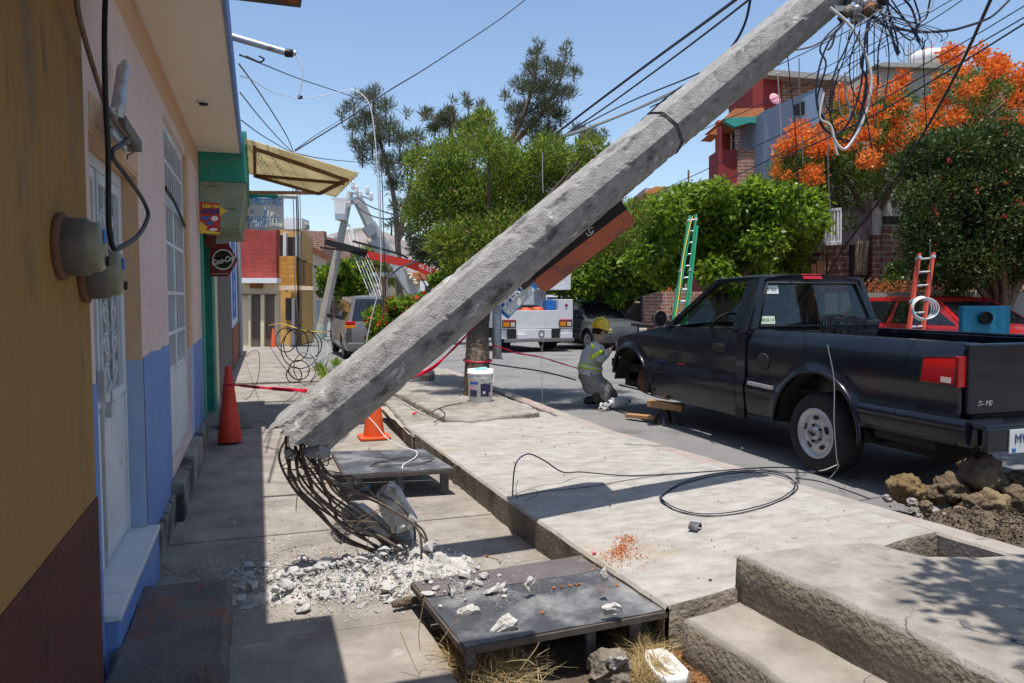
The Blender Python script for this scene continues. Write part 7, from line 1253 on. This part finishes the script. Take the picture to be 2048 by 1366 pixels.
    b = MB(); rows = []
    for a in np.linspace(-1.35, 1.35, 18): v_ = (-fw*math.cos(a)+sd*math.sin(a)); rows.append([tuple(hd+v_*.094+up*.02), tuple(hd+v_*.088-up*.045)])
    b.grid(rows); b.build('hair', mat('black_hair', (.012, .01, .009), rough=.8), t, solid=.006)
    lime = mat('reflective_lime', (.52, .72, .02), (.45, .62, .02), .5, 9); sil = mat('reflective_silver', (.6, .6, .6), rough=.3)
    def band(c, axis, r, h, m, nm):
        b = MB(); axis = axis.normalized(); x = axis.orthogonal().normalized(); y = axis.cross(x); b.grid([[tuple(c+axis*hh+(x*math.cos(a)+y*math.sin(a))*r) for a in np.linspace(0, 6.2832, 33)] for hh in (-h, 0, h)]); return b.build(nm, m, t, solid=.006)
    sp, ch = J['spine'][0], J['chest'][0]; ax_ = ch-sp; c_ = sp+ax_*.30
    def hug(c, axis, h, m, nm, pad=.006):                            # a band that follows the body surface
        from mathutils.bvhtree import BVHTree
        bv = BVHTree.FromPolygons([v_.co for v_ in m2.vertices], [list(p.vertices) for p in m2.polygons]); axis = axis.normalized(); x = axis.orthogonal().normalized(); y = axis.cross(x); rows = []
        for hh in (-h, 0, h):
            row = []
            for a in np.linspace(0, 6.2832, 41):
                dr = x*math.cos(a)+y*math.sin(a); o_ = c-root+axis*hh; hit = bv.ray_cast(o_+dr*.5, -dr); p = hit[0] if hit[0] is not None and (hit[0]-o_).length < .26 else o_+dr*.1; row.append(tuple(p+dr*pad+root))
            rows.append(row)
        b = MB(); b.grid(rows); return b.build(nm, m, t, solid=.004)
    hug(c_, ax_, .030, lime, 'waist_band'); hug(c_, ax_, .010, sil, 'waist_band_centre', .011)
    for s in 'rl': a_, b_ = J['sh'+s][0], J['el'+s][0]; band(a_+(b_-a_)*.45, b_-a_, .096, .022, lime, 'arm_band')
    b = MB(); cc = J['sh' 'r'][0]; b.obox(cc+Vector((0, 0, .075))-_r*.03-_f*.03, cc+Vector((0, 0, .02))-_r*.01-_f*.088, .035, .006, _f); b.build('shoulder_stripe', lime, t); return t
person()
# insulator and rope on the ground by the worker
t = thing('insulator_stack', 'white ribbed insulator lying on the road beside the worker', 'insulator', G(1228, 812, 0)); c = D(1217, 806, 9.25); e = D(1256, 803, 9.35); a_ = (e-c).normalized(); Ln = (e-c).length; prof = []
for k in range(6): h = .03+(Ln-.09)*k/6; prof += [(.026, h), (.026, h+.012), (.064, h+.016), (.064, h+.024), (.026, h+.028)]
b = MB(); b.lathe([(.0, 0), (.03, 0), (.04, .02)]+prof+[(.05, Ln-.05), (.03, Ln), (0, Ln)], c, a_, 20); b.sm = [False]*len(b.sm); b.build('ribbed_body', mat('grey_porcelain', (.62, .64, .66), (.70, .71, .72), .3, 4), t); MB().cyl(c-a_*.02, c+a_*.02, .032, n=14).build('end_cap', M['navy'], t); MB().cyl(e, e+a_*.03, .03, .02, n=12).build('fitting', M['rust'], t)
tag(MB().tube(spline([D(1204+9*math.sin(k*1.7)+k*.6, 812+7*math.cos(k*2.3), 9.2+.05*math.sin(k)) for k in range(16)], 6), .006, 6).build('rope', M['whitecable']), 'bundle of pale rope on the ground at the worker\'s feet', 'rope')
# buckets at the tree
p = G(961, 802, .195)
t = thing('paint_bucket', 'white plastic paint bucket with a dark blue label before the tree trunk', 'bucket', p); b = MB(); b.lathe([(.130, 0), (.134, .01), (.144, .27), (.150, .275), (.150, .285), (.145, .288), (.147, .315), (.155, .32), (.155, .332), (.148, .335), (.150, .37), (.142, .37), (.138, .05), (0, .045)], p, n=36); b.build('pail', M['white'], t)
vw = Vector((-_f.x, -_f.y, 0)).normalized(); rt = Vector((_r.x, _r.y, 0)).normalized()
def wrap(a0, a1, z0, z1, m, nm, off=.0015): 
    b = MB(); b.grid([[tuple(p+(vw*math.cos(a)+rt*math.sin(a))*(.134+.010*(z/.27)+off)+Vector((0, 0, z))) for a in np.linspace(a0, a1, 16)] for z in (z0, z1)]); return b.build(nm, m, t)
wrap(.05, 1.0, .05, .215, mat('label_blue', (.03, .035, .10), rough=.5), 'label'); wrap(-1.0, -.25, .05, .14, mat('label_blue_two', (.04, .05, .14), rough=.5), 'label'); wrap(-1.0, -.3, .145, .19, mat('label_pink', (.62, .42, .46), rough=.5), 'label'); wrap(-.9, -.15, .205, .235, M['blueink'], 'label'); wrap(.25, .45, .10, .13, M['white'], 'label_mark', .003)
wrap(.8, .95, .08, .11, M['white'], 'label_mark', .003)
b = MB(); b.tube([tuple(p+(vw*math.cos(a)+rt*math.sin(a))*.156+Vector((0, 0, .325-.12*math.sin(max(0, (a+.2)/1.9*3.14))))) for a in np.linspace(-.2, 1.7, 18)], .003, 6); b.build('wire_handle', M['steel'], t)
b = MB(); rn = random.Random(3); b.rock(p+Vector((.02, 0, .37)), .10, 20, sq=(1, 1, .25)); b.build('light_blue_rag', mat('aqua_plastic', (.25, .55, .62), rough=.5), t)
p = G(855, 768, .19); t = thing('metal_can', 'dull metal can standing on the far slab left of the paint bucket', 'can', p); b = MB(); b.lathe([(.098, 0), (.103, .004), (.100, .01), (.100, .17), (.104, .175), (.104, .182), (.096, .182), (.096, .02), (0, .02)], p, n=28); b.build('can_body', M['silver'], t); MB().lathe([(.1006, .05), (.1006, .13)], p, n=28).build('label', M['grey'], t)
# lettered board and sheet on the trunk
t = thing('lettered_board', 'blue bordered white board reading OFERTA hung askew on the tree behind the pole', 'sign board', D(1040, 595, 9.5)); q = lambda x, y, d=9.5: D(x, y, d)
b = MB(); b.slab([q(992, 618), q(1060, 553), q(1079, 572), q(1016, 638)], _f*.02); b.build('blue_border', M['blueink'], t); b = MB(); b.slab([q(1005, 620, 9.497), q(1058, 569, 9.497), q(1071, 580, 9.497), q(1019, 632, 9.497)], _f*.002); b.build('white_field', M['banner'], t)
ux = (q(1062, 555)-q(1000, 615)).normalized(); uy = (q(1000, 606)-q(1012, 620)).normalized(); uy = (uy-ux*uy.dot(ux)).normalized(); text('OFERTA', .135, frame(q(1028, 588, 9.485), ux, uy), M['white'], 'lettering', t, sx=1.05, offset=.006); 
b = MB(); rows = [[q(x+dx, y, 9.42+dd) for x, dx, dd in ((985, 0, .0), (990, 0, -.03), (997, 0, -.035), (1003, 0, 0))] for y, dx in ((612, 0), (650, -1), (690, -2), (712, 0))]
for r, y in zip(rows, (612, 650, 690, 716)): pass
b.grid(rows); b.add([tuple(v_) for v_ in (q(985, 712, 9.42), q(990, 712, 9.39), q(1003, 712, 9.42), q(1007, 719, 9.44), q(984, 718, 9.42))], [(0, 1, 2, 3, 4)]); tag(b.build('metal_sheet', mat('zinc_sheet', (.40, .42, .43), (.50, .52, .53), .5, 5, metal=.3), solid=.004), 'grey curled metal sheet hanging beside the tree trunk', 'metal sheet')
# ladders
def ladder(name, label, L0, L1, R0, R1, d0, d1, col, nr, parts=True):
    t = thing(name, label, 'ladder', D(L0[0], L0[1], d0)); a0, a1, b0, b1 = D(*L0, d0), D(*L1, d1), D(*R0, d0), D(*R1, d1)
    for p, q in ((a0, a1), (b0, b1)): MB().obox(p, q, .028, .075, _f).build('side_rail', col, t, bevel=.003)
    b = MB()
    for k in range(nr): f = (k+.6)/nr; p, q = a0+(a1-a0)*f, b0+(b1-b0)*f; b.cyl(p, q, .014, n=8)
    b.build('rungs', M['silver'], t); b = MB(); 
    for f in (.02, .35, .68, .97): p, q = a0+(a1-a0)*f, b0+(b1-b0)*f; dd = (a1-a0).normalized()*.02; b.obox(p-dd, p+dd, .04, .085, _f); b.obox(q-dd, q+dd, .04, .085, _f)
    b.build('rail_brackets', M['silver'], t); return t, (a0, a1, b0, b1)
gf = mat('green_fibreglass', (.01, .26, .13), (.015, .32, .165), .5, 8)
t, (a0, a1, b0, b1) = ladder('green_ladder', 'green fibreglass extension ladder with yellow rope behind the pickup cab', (1322, 790), (1379, 432), (1352, 790), (1392, 430), 10.6, 11.2, gf, 15)
off = -_f*.06; 
for p, q in ((a0+(a1-a0)*.25, a0+(a1-a0)*.93), (b0+(b1-b0)*.25, b0+(b1-b0)*.93)): MB().obox(p+off+_r*.02, q+off+_r*.02, .025, .06, _f).build('fly_rail', gf, t)
MB().tube(spline([D(1340, 700, 10.5), D(1358, 590, 10.7), D(1366, 520, 10.9), D(1376, 470, 11), D(1385, 432, 11.1)], 6), .008, 6).build('yellow_rope', M['yellow_sign'], t)
t, _q = ladder('red_ladder', 'red orange ladder with a coil of pale cable standing behind the pickup bed', (1797, 815), (1838, 508), (1825, 815), (1866, 506), 9.3, 9.9, mat('red_fibreglass', (.45, .05, .025), (.52, .07, .03), .5, 7), 11)
for k in range(4): pts = [D(1843+(20+2*k)*math.cos(a)+3*k, 617+(24-k)*math.sin(a), 9.2-.03*k) for a in np.linspace(0, 6.28, 15)[:-1]]; tag(MB().tube(spline(pts+[pts[0]], 4), .008, 6).build('cable_coil', M['whitecable']), 'turn of pale cable in the coil hung on the red ladder', 'cable', 'coil on the red ladder')
t = thing('thin_post', 'thin tan post rising before the limewashed tree', 'post', GS(1237, 690)); d = (GS(1237, 690)-_c).dot(_f); MB().cyl(D(1237, 690, d), D(1237, 520, d), 5*d/F_PX*.8, n=10).build('shaft', M['cream2'], t); b = MB(); b.obox(D(1237, 625, d), D(1237, 615, d), .2, .2); b.build('collar', M['steel'], t)
# motorcycle
g = GS(1316, 690); g = D(1316, 665, 21); gz_ = gnd(g.y); t = thing('motorcycle', 'dark motorcycle parked before the low brick wall', 'motorcycle', (g.x, g.y, gz_)); ux = Vector((_r.x, _r.y, 0)).normalized()
O = Vector((g.x, g.y, gz_)); 
for s in (-1, 1):
    b = MB(); b.lathe([(.22, -.04), (.29, -.04), (.30, 0), (.29, .04), (.22, .04)], O+ux*s*.62+Vector((0, 0, .30)), Vector((_f.x, _f.y, 0)), 24); wl = b.build('wheel', M['tyre'], t); b = MB()
    for k in range(6): a = k*math.pi/6; c = O+ux*s*.62+Vector((0, 0, .30)); v_ = (ux*math.cos(a)+Vector((0, 0, 1))*math.sin(a))*.22; b.cyl(c-v_, c+v_, .008, n=5)
    b.build('spokes', M['steel'], wl)
Q = lambda u, z, y=0: O+ux*u+Vector((0, 0, z))+_f*y
b = MB(); b.rock(Q(.05, .82), .22, 30, sq=(1.3, .6, .6), seed=3); b.build('tank', mat('dark_tank', (.05, .012, .012), rough=.3, coat=.5), t); b = MB(); b.obox(Q(-.15, .80), Q(-.75, .86), .22, .10); b.build('seat', M['black'], t, bevel=.03)
b = MB(); b.rock(Q(.0, .45), .22, 26, sq=(1.1, .7, 1), seed=5); b.obox(Q(.62, .30), Q(.38, 1.0), .05, .05); b.obox(Q(-.62, .30), Q(0, .5), .05, .05); b.obox(Q(-.6, .30), Q(-.55, .8), .04, .04); b.build('engine_frame', M['plate'], t); b = MB(); b.tube([Q(.30, 1.08, -.36), Q(.38, 1.05, -.1), Q(.38, 1.05, .1), Q(.30, 1.08, .36)], .014, 6); b.cyl(Q(.34, 1.1, -.3), Q(.30, 1.26, -.34), .008, n=5); b.lathe([(0, 0), (.06, .005), (.055, .02), (0, .025)], Q(.29, 1.28, -.34), ux, 10); b.build('handlebars', M['black'], t); b = MB(); b.lathe([(.05, -.08), (.09, -.03), (.095, .02), (0, .03)], Q(.50, .92), ux, 16); b.build('headlamp', M['chrome'], t)
# ---------------- line equipment down the street
t = thing('grey_leaning_pole', 'grey concrete pole leaning over the far pavement with clamps at its top', 'utility pole', D(638, 690, 34)); b = MB(); P0, P1 = D(634, 700, 34), D(701, 384, 34); b.tube([P0+(P1-P0)*i/20 for i in range(21)], [.235-.09*i/20 for i in range(21)], 8, smooth=False); b.build('shaft', mat('far_pole_concrete', (.36, .35, .33), (.46, .45, .42), .9, 3), t)
b = MB(); b.tube([P0+(P1-P0)*f for f in (.04, .10, .16)], [.24, .237, .234], 8); b.build('painted_foot', M['palegreen'], t)
b = MB(); b.obox(D(695, 402, 33.8), D(722, 392, 33.8), .12, .12); b.obox(D(703, 385, 33.8), D(745, 400, 33.8), .07, .07); b.build('crossarm', M['silver'], t)
for x, y in ((714, 388), (720, 398), (735, 390), (742, 402), (706, 380)): b = MB(); b.lathe([(.05, 0), (.12, .08), (.06, .14), (.12, .22), (.06, .28), (.1, .34), (0, .38)], D(x, y, 33.7), (0, 0, 1), 10); b.build('insulator', M['white'], t)
t = thing('lift_truck', 'white aerial lift truck raising its bucket beside the grey leaning pole', 'truck', D(850, 690, 38)); pr_ = lambda pts, d, th, m, n: prism(pts, d, th, m, n, t)
pr_([(668, 396), (693, 396), (689, 439), (670, 439)], 33.4, .8, wm, 'bucket'); b = MB(); b.obox(D(664, 398, 33.2), D(697, 398, 33.2), .12, .09); b.obox(D(690, 412, 33.5), D(720, 395, 34.5), .14, .2); b.build('bucket_rim', wm, t)
b = MB(); b.obox(D(714, 396, 35), D(742, 455, 35.5), .32, .40); b.obox(D(738, 448, 35.6), D(862, 640, 37), .42, .55); b.build('boom', mat('boom_grey', (.42, .43, .42), (.52, .53, .52), .5, 2), t); b = MB(); b.obox(D(733, 452, 35.2), D(746, 470, 35.3), .5, .5); b.obox(D(750, 478, 35.3), D(770, 512, 35.5), .2, .65); b.build('boom_joint', M['steel'], t)
pr_([(815, 612), (880, 612), (880, 690), (815, 690)], 37.5, 2, wm, 'body'); pr_([(840, 562), (882, 562), (882, 625), (840, 625)], 39, 2, wm, 'cab'); pr_([(850, 572), (862, 572), (862, 592), (850, 592)], 38.9, .05, M['glass_dark'], 'cab_window'); pr_([(868, 572), (878, 572), (878, 592), (868, 592)], 38.9, .05, M['glass_dark'], 'cab_window')
b = MB()
for k in range(7): b.rock(D(805+k*4, 530+k*6, 36.3), .22, 12, sq=(1, 1, .6), seed=k)
b.build('rope_bundle', mat('rope_tan', (.55, .47, .36), (.62, .55, .44), .9, 3), t)
for s in (0, 1): b = MB(); b.lathe([(.25, -.15), (.45, -.15), (.48, 0), (.45, .15), (.25, .15)], D(828+s*42, 690, 37.4), _r, 18); b.build('wheel', M['tyre'], t)
t = thing('crane_truck', 'truck crane with a bright red arm reaching over the street', 'crane', D(905, 690, 33)); cr = mat('crane_red', (.62, .035, .02), (.55, .03, .018), .4, 2)
def arm(pts, ws, d0, d1, m, nm, th=.32):
    n = len(pts); b = MB()
    for i in range(n-1):
        dd = [d0+(d1-d0)*k/(n-1) for k in (i, i+1)]; (x0, y0), (x1, y1) = pts[i], pts[i+1]; L_ = math.hypot(x1-x0, y1-y0); nx, ny = -(y1-y0)/L_, (x1-x0)/L_; b.slab([D(x0+nx*ws[i], y0+ny*ws[i], dd[0]), D(x0-nx*ws[i], y0-ny*ws[i], dd[0]), D(x1-nx*ws[i+1], y1-ny*ws[i+1], dd[1]), D(x1+nx*ws[i+1], y1+ny*ws[i+1], dd[1])], _f*th)
    return b.build(nm, m, t)
arm([(728, 508), (818, 527), (838, 534), (888, 556)], [7, 8, 8.5, 9], 32.5, 33, cr, 'red_arm'); arm([(885, 552), (893, 562), (905, 600), (908, 660)], [10, 11, 9, 9], 33, 33, cr, 'red_mast'); arm([(650, 483), (690, 494), (732, 507)], [5.5, 6.5, 8], 32.2, 32.4, M['black'], 'black_extension'); arm([(640, 494), (690, 500), (730, 504)], [1.2, 1.5, 2], 32.0, 32.2, M['gap'], 'ram'); arm([(705, 482), (760, 497), (800, 508), (815, 516)], [2, 2, 2, 2], 32.0, 32.4, M['black'], 'upper_ram', .12)
arm([(838, 520), (800, 535), (775, 555)], [1.6, 1.6, 1.6], 32.4, 32.6, M['plate'], 'jib_stay', .08); b = MB(); b.tube(spline(px_line([(868, 538), (862, 560), (855, 575), (845, 560), (838, 548)], 32.3), 5), .03, 6); b.tube(spline(px_line([(875, 552), (876, 575), (870, 590)], 32.3), 5), .03, 6); b.build('hoses', M['black'], t)
text('45.32', .26, frame(D(850, 536, 32.45), (D(888, 553, 32.45)-D(838, 533, 32.45)), (0, 0, 1)), M['white'], 'lettering', t, sx=1.1)
prism(R4(880, 628, 930, 690), 33.6, 2.5, wm, 'truck_bed', t); b = MB(); b.lathe([(.25, -.15), (.45, -.15), (.48, 0), (.45, .15), (.25, .15)], D(905, 692, 33.4), _r, 18); b.build('wheel', M['tyre'], t)
# ================================================================ wires overhead
BK_, NV, GY = M['black'], M['navycable'], M['greycable']
def W_(pts, r, m, label, d0, d1=None, cat='cable', group=None, name='overhead_wire'): return wire(name, px_line(pts, d0, d1), r, m, label, cat, group)
W_([(1080, 292), (1180, 215), (1300, 125), (1400, 52), (1500, -22)], .020, NV, 'upper thick cable climbing right from the conifer top', 14, 7.5)
W_([(1090, 296), (1200, 222), (1320, 135), (1420, 60), (1520, -18)], .014, NV, 'lower of the pair of thick cables climbing right from the conifer', 14, 7.5)
W_([(1115, 278), (1250, 208), (1390, 150), (1480, 100)], .009, NV, 'thin dark wire under the thick cable pair', 12, 6.4)
for k in range(3): W_([(1055, 291+2*k), (1150, 263+2*k), (1260, 222+k), (1340, 185+2*k), (1400, 158+2*k), (1480, 118), (1600, 98), (1640, 85), (1672, 62), (1684, 48)], .011, GY if k != 1 else M['whitecable'], ['grey strand on top of the telephone bundle behind the pole', 'pale strand in the middle of the telephone bundle behind the pole', 'grey strand underneath the telephone bundle behind the pole'][k], 11, 4.7)
W_([(1275, 262), (1285, 240), (1330, 205), (1380, 170), (1430, 130), (1470, 85), (1492, 40), (1503, -15)], .010, NV, 'dark cable looping down behind the pole from the top edge', 5.6, 5.2); W_([(1283, 258), (1300, 225), (1360, 175), (1420, 150), (1490, 118)], .006, NV, 'thin dark cable beside the looping cable behind the pole', 5.6, 5.2); W_([(1300, 215), (1350, 190), (1440, 140), (1500, 112)], .005, BK_, 'thin black wire crossing above the looping cable', 6, 5.4)
W_([(2060, 28), (1850, 150), (1700, 235), (1560, 308), (1430, 370), (1300, 415)], .0085, NV, 'second lowest straight wire crossing before the flame tree', 9, 16); W_([(2060, 40), (1880, 152), (1720, 245), (1560, 318)], .012, NV, 'lowest straight wire crossing before the flame tree', 9, 13); W_([(2060, 5), (1900, 100), (1740, 185), (1560, 270), (1400, 345), (1280, 400)], .0075, NV, 'middle straight wire crossing before the flame tree', 9, 16)
W_([(1960, -25), (1860, 42), (1720, 118), (1560, 192), (1400, 262)], .007, NV, 'higher straight wire crossing the sky at top right', 9, 14); W_([(1860, -20), (1740, 40), (1600, 110), (1480, 165)], .007, NV, 'highest straight wire crossing the sky at top right', 9, 13); W_([(1920, -10), (1780, 70), (1640, 140), (1560, 180)], .006, NV, 'faint parallel wire below the highest wire at top right', 9, 13)
W_([(1990, -20), (1962, 42), (1930, 112), (1890, 190), (1845, 270), (1800, 345), (1745, 420), (1690, 492), (1655, 548)], .016, BK_, 'thick black cable slanting down from the top right to the brick house', 6.0, 14)
W_([(1745, 35), (1772, 52), (1810, 60), (1850, 64), (1900, 61), (1932, 53), (1965, 42), (1990, 28), (2030, -12)], .008, NV, 'sagging cable sweeping right from the top of the leaning pole', 4.3, 5)
W_([(1065, -12), (1000, 38), (920, 92), (840, 144), (780, 180), (690, 240), (590, 302)], .012, NV, 'lone thin wire crossing the open sky', 17, 12); W_([(480, 110), (530, 130), (600, 158), (690, 188), (735, 205)], .0075, NV, 'dark service wire from the eave pipe toward the casuarina', 5, 15)
W_([(492, 112), (505, 118), (520, 124), (528, 118), (518, 112)], .006, BK_, 'short dark wire splice hanging under the eave pipe', 5); W_([(578, 106), (594, 112), (604, 130), (605, 150), (600, 186), (598, 196)], .004, M['whitecable'], 'thin pale drop wire hanging from the end of the eave pipe', 5, 5); W_([(480, 152), (505, 160), (540, 182), (575, 192), (600, 196), (640, 192), (690, 182), (720, 180)], .0045, M['whitecable'], 'sagging white wire from the eave to the casuarina', 5, 12)
t = thing('wire_splice', 'small black splice box on the white wire below the eave pipe', 'splice', D(600, 195, 5.3)); MB().obox(D(596, 196, 5.35), D(605, 194, 5.35), .018, .018).build('splice_case', BK_, t)
MB().obox(D(598, 190, 5.35), D(600, 196, 5.35), .010, .010).build('cable_gland', BK_, t)
W_([(478, 128), (505, 165), (545, 225), (575, 275), (587, 305)], .007, BK_, 'twisted dark wire slanting from the eave to the junction above the awning', 6, 12); W_([(480, 185), (520, 235), (560, 280), (584, 303)], .006, BK_, 'second dark wire slanting from the eave to the junction', 6.5, 12); W_([(482, 240), (520, 268), (560, 292), (585, 305)], .006, BK_, 'lowest dark wire slanting from the eave to the junction', 7, 12)
W_([(590, 300), (640, 265), (700, 228)], .010, NV, 'faint far wire rising right from the junction above the awning', 14, 30); W_([(588, 306), (650, 318), (730, 326), (800, 335)], .012, NV, 'faint far wire running right to the casuarina', 14, 36)
for k, (x, m, r) in enumerate(((588, GY, .007), (594, BK_, .010), (597, BK_, .009), (601, GY, .006))): W_([(587+k, 305), (x-2, 380), (x, 450), (x+1, 560), (598, 655)], r, m, ['grey hanging wire leftmost of the bundle below the junction', 'thick black hanging wire in the bundle below the junction', 'second black hanging wire in the bundle below the junction', 'grey hanging wire rightmost of the bundle below the junction'][k], 12, 12.5, name='hanging_wire')
W_([(700, 178), (725, 190), (742, 220), (752, 300), (757, 400), (762, 520), (757, 580), (742, 640), (730, 700), (727, 725)], .010, M['whitecable'], 'pale cable dropping in a long curve before the minivan', 12, 12, name='hanging_wire'); W_([(763, 330), (766, 420), (770, 560), (772, 600)], .008, BK_, 'dark vertical wire hanging just right of the pale cable', 13, 13, name='hanging_wire')
W_([(757, 300), (760, 380), (763, 480)], .008, GY, 'grey vertical wire hanging beside the pale cable', 13, 13, name='hanging_wire'); W_([(715, 395), (735, 410), (770, 424), (810, 434)], .025, BK_, 'upper far wire from the grey pole to the conifer', 34, 20); W_([(703, 402), (730, 425), (770, 438), (815, 428)], .025, BK_, 'lower far wire from the grey pole to the conifer', 34, 20)
for k in range(6): W_([(692+k*2, 440+k*3), (705+5*k, 500), (728+6*k, 560), (752+4*k, 615)], .013, GY if k % 2 else M['whitecable'], 'loose wire fanning down from the grey leaning pole', 34, 30, 'cable', 'wires fanning from the grey pole', 'hanging_wire')
W_([(1180, 282), (1195, 320), (1200, 352)], .006, GY, 'thin pale wire across the conifer top', 8, 8); W_([(1085, 305), (1085, 350), (1086, 385)], .006, GY, 'thin vertical wire hanging before the conifer', 8.5, 8.5, name='hanging_wire')
for k, pts in enumerate(([(1598, 115), (1600, 200), (1606, 330)], [(1555, 145), (1560, 215), (1563, 280)], [(1845, 75), (1850, 200), (1862, 400), (1862, 480)], [(1655, 250), (1658, 380), (1664, 440)], [(1575, 110), (1582, 180), (1590, 250), (1600, 420)], [(1860, 480), (1862, 590)])): W_(pts, .004, [GY, M['whitecable'], BK_, GY, BK_, GY][k], ['dark drop wire hanging left of the cable tangle', 'white tube like wire end before the grey house', 'long dark drop wire before the flame tree', 'pale drop wire hanging behind the cable tangle', 'thin drop wire from the pole before the grey house', 'pale wire end hanging above the red ladder'][k], 5.2, 5.6, name='hanging_wire')
for k, (y0, y1) in enumerate(((690, 806), (640, 790))): W_([(1083+k*10, y0), (1082+k*3, y0+60), (1085, y1)], .0018, GY, ['thin wire hanging over the road before the service truck', 'second thin wire hanging over the road before the service truck'][k], 8.5, 8.5, name='hanging_wire')
W_([(935, 712), (985, 728), (1080, 742), (1152, 760)], .011, BK_, 'black cable lying across the road behind the tree trunk', 11.5, 10.6, name='road_cable'); W_([(1238, 770), (1290, 782), (1330, 790)], .011, BK_, 'black cable lying on the road behind the pickup front', 10.2, 9.9, name='road_cable')
# the tangle at the pole top
rn = random.Random(12)
loops = [([(1692, 40), (1660, 80), (1640, 130), (1632, 190), (1645, 250), (1672, 268), (1700, 240), (1722, 170), (1728, 90), (1738, 30)], .0055, NV), ([(1715, 40), (1690, 100), (1668, 150), (1660, 230), (1690, 285), (1715, 250), (1732, 160), (1735, 60)], .005, BK_), ([(1700, 30), (1655, 70), (1640, 100), (1652, 130), (1634, 200), (1648, 240)], .005, NV), ([(1760, 10), (1775, 80), (1778, 130), (1772, 180), (1765, 230)], .004, BK_), ([(1720, 60), (1700, 120), (1705, 180), (1728, 220), (1745, 300)], .004, NV), ([(1745, 20), (1730, 90), (1722, 130), (1734, 165), (1720, 240), (1700, 290)], .0055, NV),
         ([(1750, 10), (1770, 40), (1785, 80), (1796, 110), (1793, 75), (1780, 30), (1772, 5)], .005, NV), ([(1775, 5), (1780, 45), (1788, 85), (1800, 106)], .006, NV), ([(1770, 0), (1790, 20), (1815, 45), (1830, 60), (1840, 40), (1832, 10), (1825, -10)], .0055, NV), ([(1780, -5), (1800, 25), (1822, 55), (1830, 72), (1820, 80), (1800, 65), (1790, 50)], .0045, NV), ([(1800, -10), (1822, 15), (1832, 45), (1834, 75), (1838, 85)], .007, NV), ([(1835, 48), (1852, 35), (1858, 10), (1862, -10)], .0055, NV), ([(1870, -10), (1862, 15), (1845, 26), (1828, 27)], .0035, GY), ([(1750, 30), (1748, 90), (1750, 140), (1758, 120)], .0035, BK_), ([(1775, 15), (1765, 60), (1756, 110), (1757, 170)], .0045, NV), ([(1685, 55), (1678, 100), (1675, 150), (1680, 220), (1696, 240)], .003, GY), ([(1830, 66), (1836, 72), (1845, 100), (1850, 80)], .003, BK_), ([(1700, 60), (1690, 110), (1670, 170), (1662, 240), (1672, 262)], .0035, BK_), ([(1672, 60), (1664, 90), (1655, 100)], .006, BK_), ([(1660, 215), (1640, 240), (1650, 260), (1680, 278), (1706, 280), (1712, 276)], .0045, BK_)]
for pts, r, m in loops: wire('tangled_cable', px_line(pts, 4.2+rn.uniform(-.08, .12)), r, m, 'cable loop dangling from the clamps at the top of the snapped pole', 'cable', 'tangle at the snapped pole top')
for k in range(16):
    x0, x1 = rn.uniform(1690, 1800), rn.uniform(1640, 1880); y1 = rn.uniform(70, 290) if x1 < 1760 else rn.uniform(40, 130); wire('tangled_cable', px_line([(x0, rn.uniform(0, 45)), ((x0*.6+x1*.4)+rn.uniform(-14, 14), y1*.4), (x1+rn.uniform(-8, 8), y1*.8), (x1+rn.uniform(4, 22), y1), (x1+rn.uniform(14, 40), y1*.75), (x0+rn.uniform(-10, 30), y1*.35)][:rn.choice((4, 6, 6))], 4.2+rn.uniform(-.15, .2)), rn.choice((.0016, .0022, .003)), rn.choice((NV, BK_, NV, GY)), 'cable loop dangling from the clamps at the top of the snapped pole', 'cable', 'tangle at the snapped pole top')
wire('tangled_cable', px_line([(1660, 15), (1690, 40), (1710, 65), (1728, 100), (1742, 150), (1740, 190), (1730, 230), (1712, 270), (1690, 298), (1672, 285), (1664, 262)], 4.15), .008, M['whitecable'], 'thick white cable hoop, the palest in the tangle at the pole top', 'cable')
wire('tangled_cable', px_line([(1648, 185), (1640, 235), (1662, 252), (1672, 300), (1676, 310)], 4.18), .006, M['whitecable'], 'short white cable end hanging left in the tangle', 'cable'); wire('tangled_cable', px_line([(1690, 145), (1692, 190), (1700, 220), (1698, 245)], 4.22), .007, GY, 'grey cable with a splice in the middle of the tangle', 'cable')
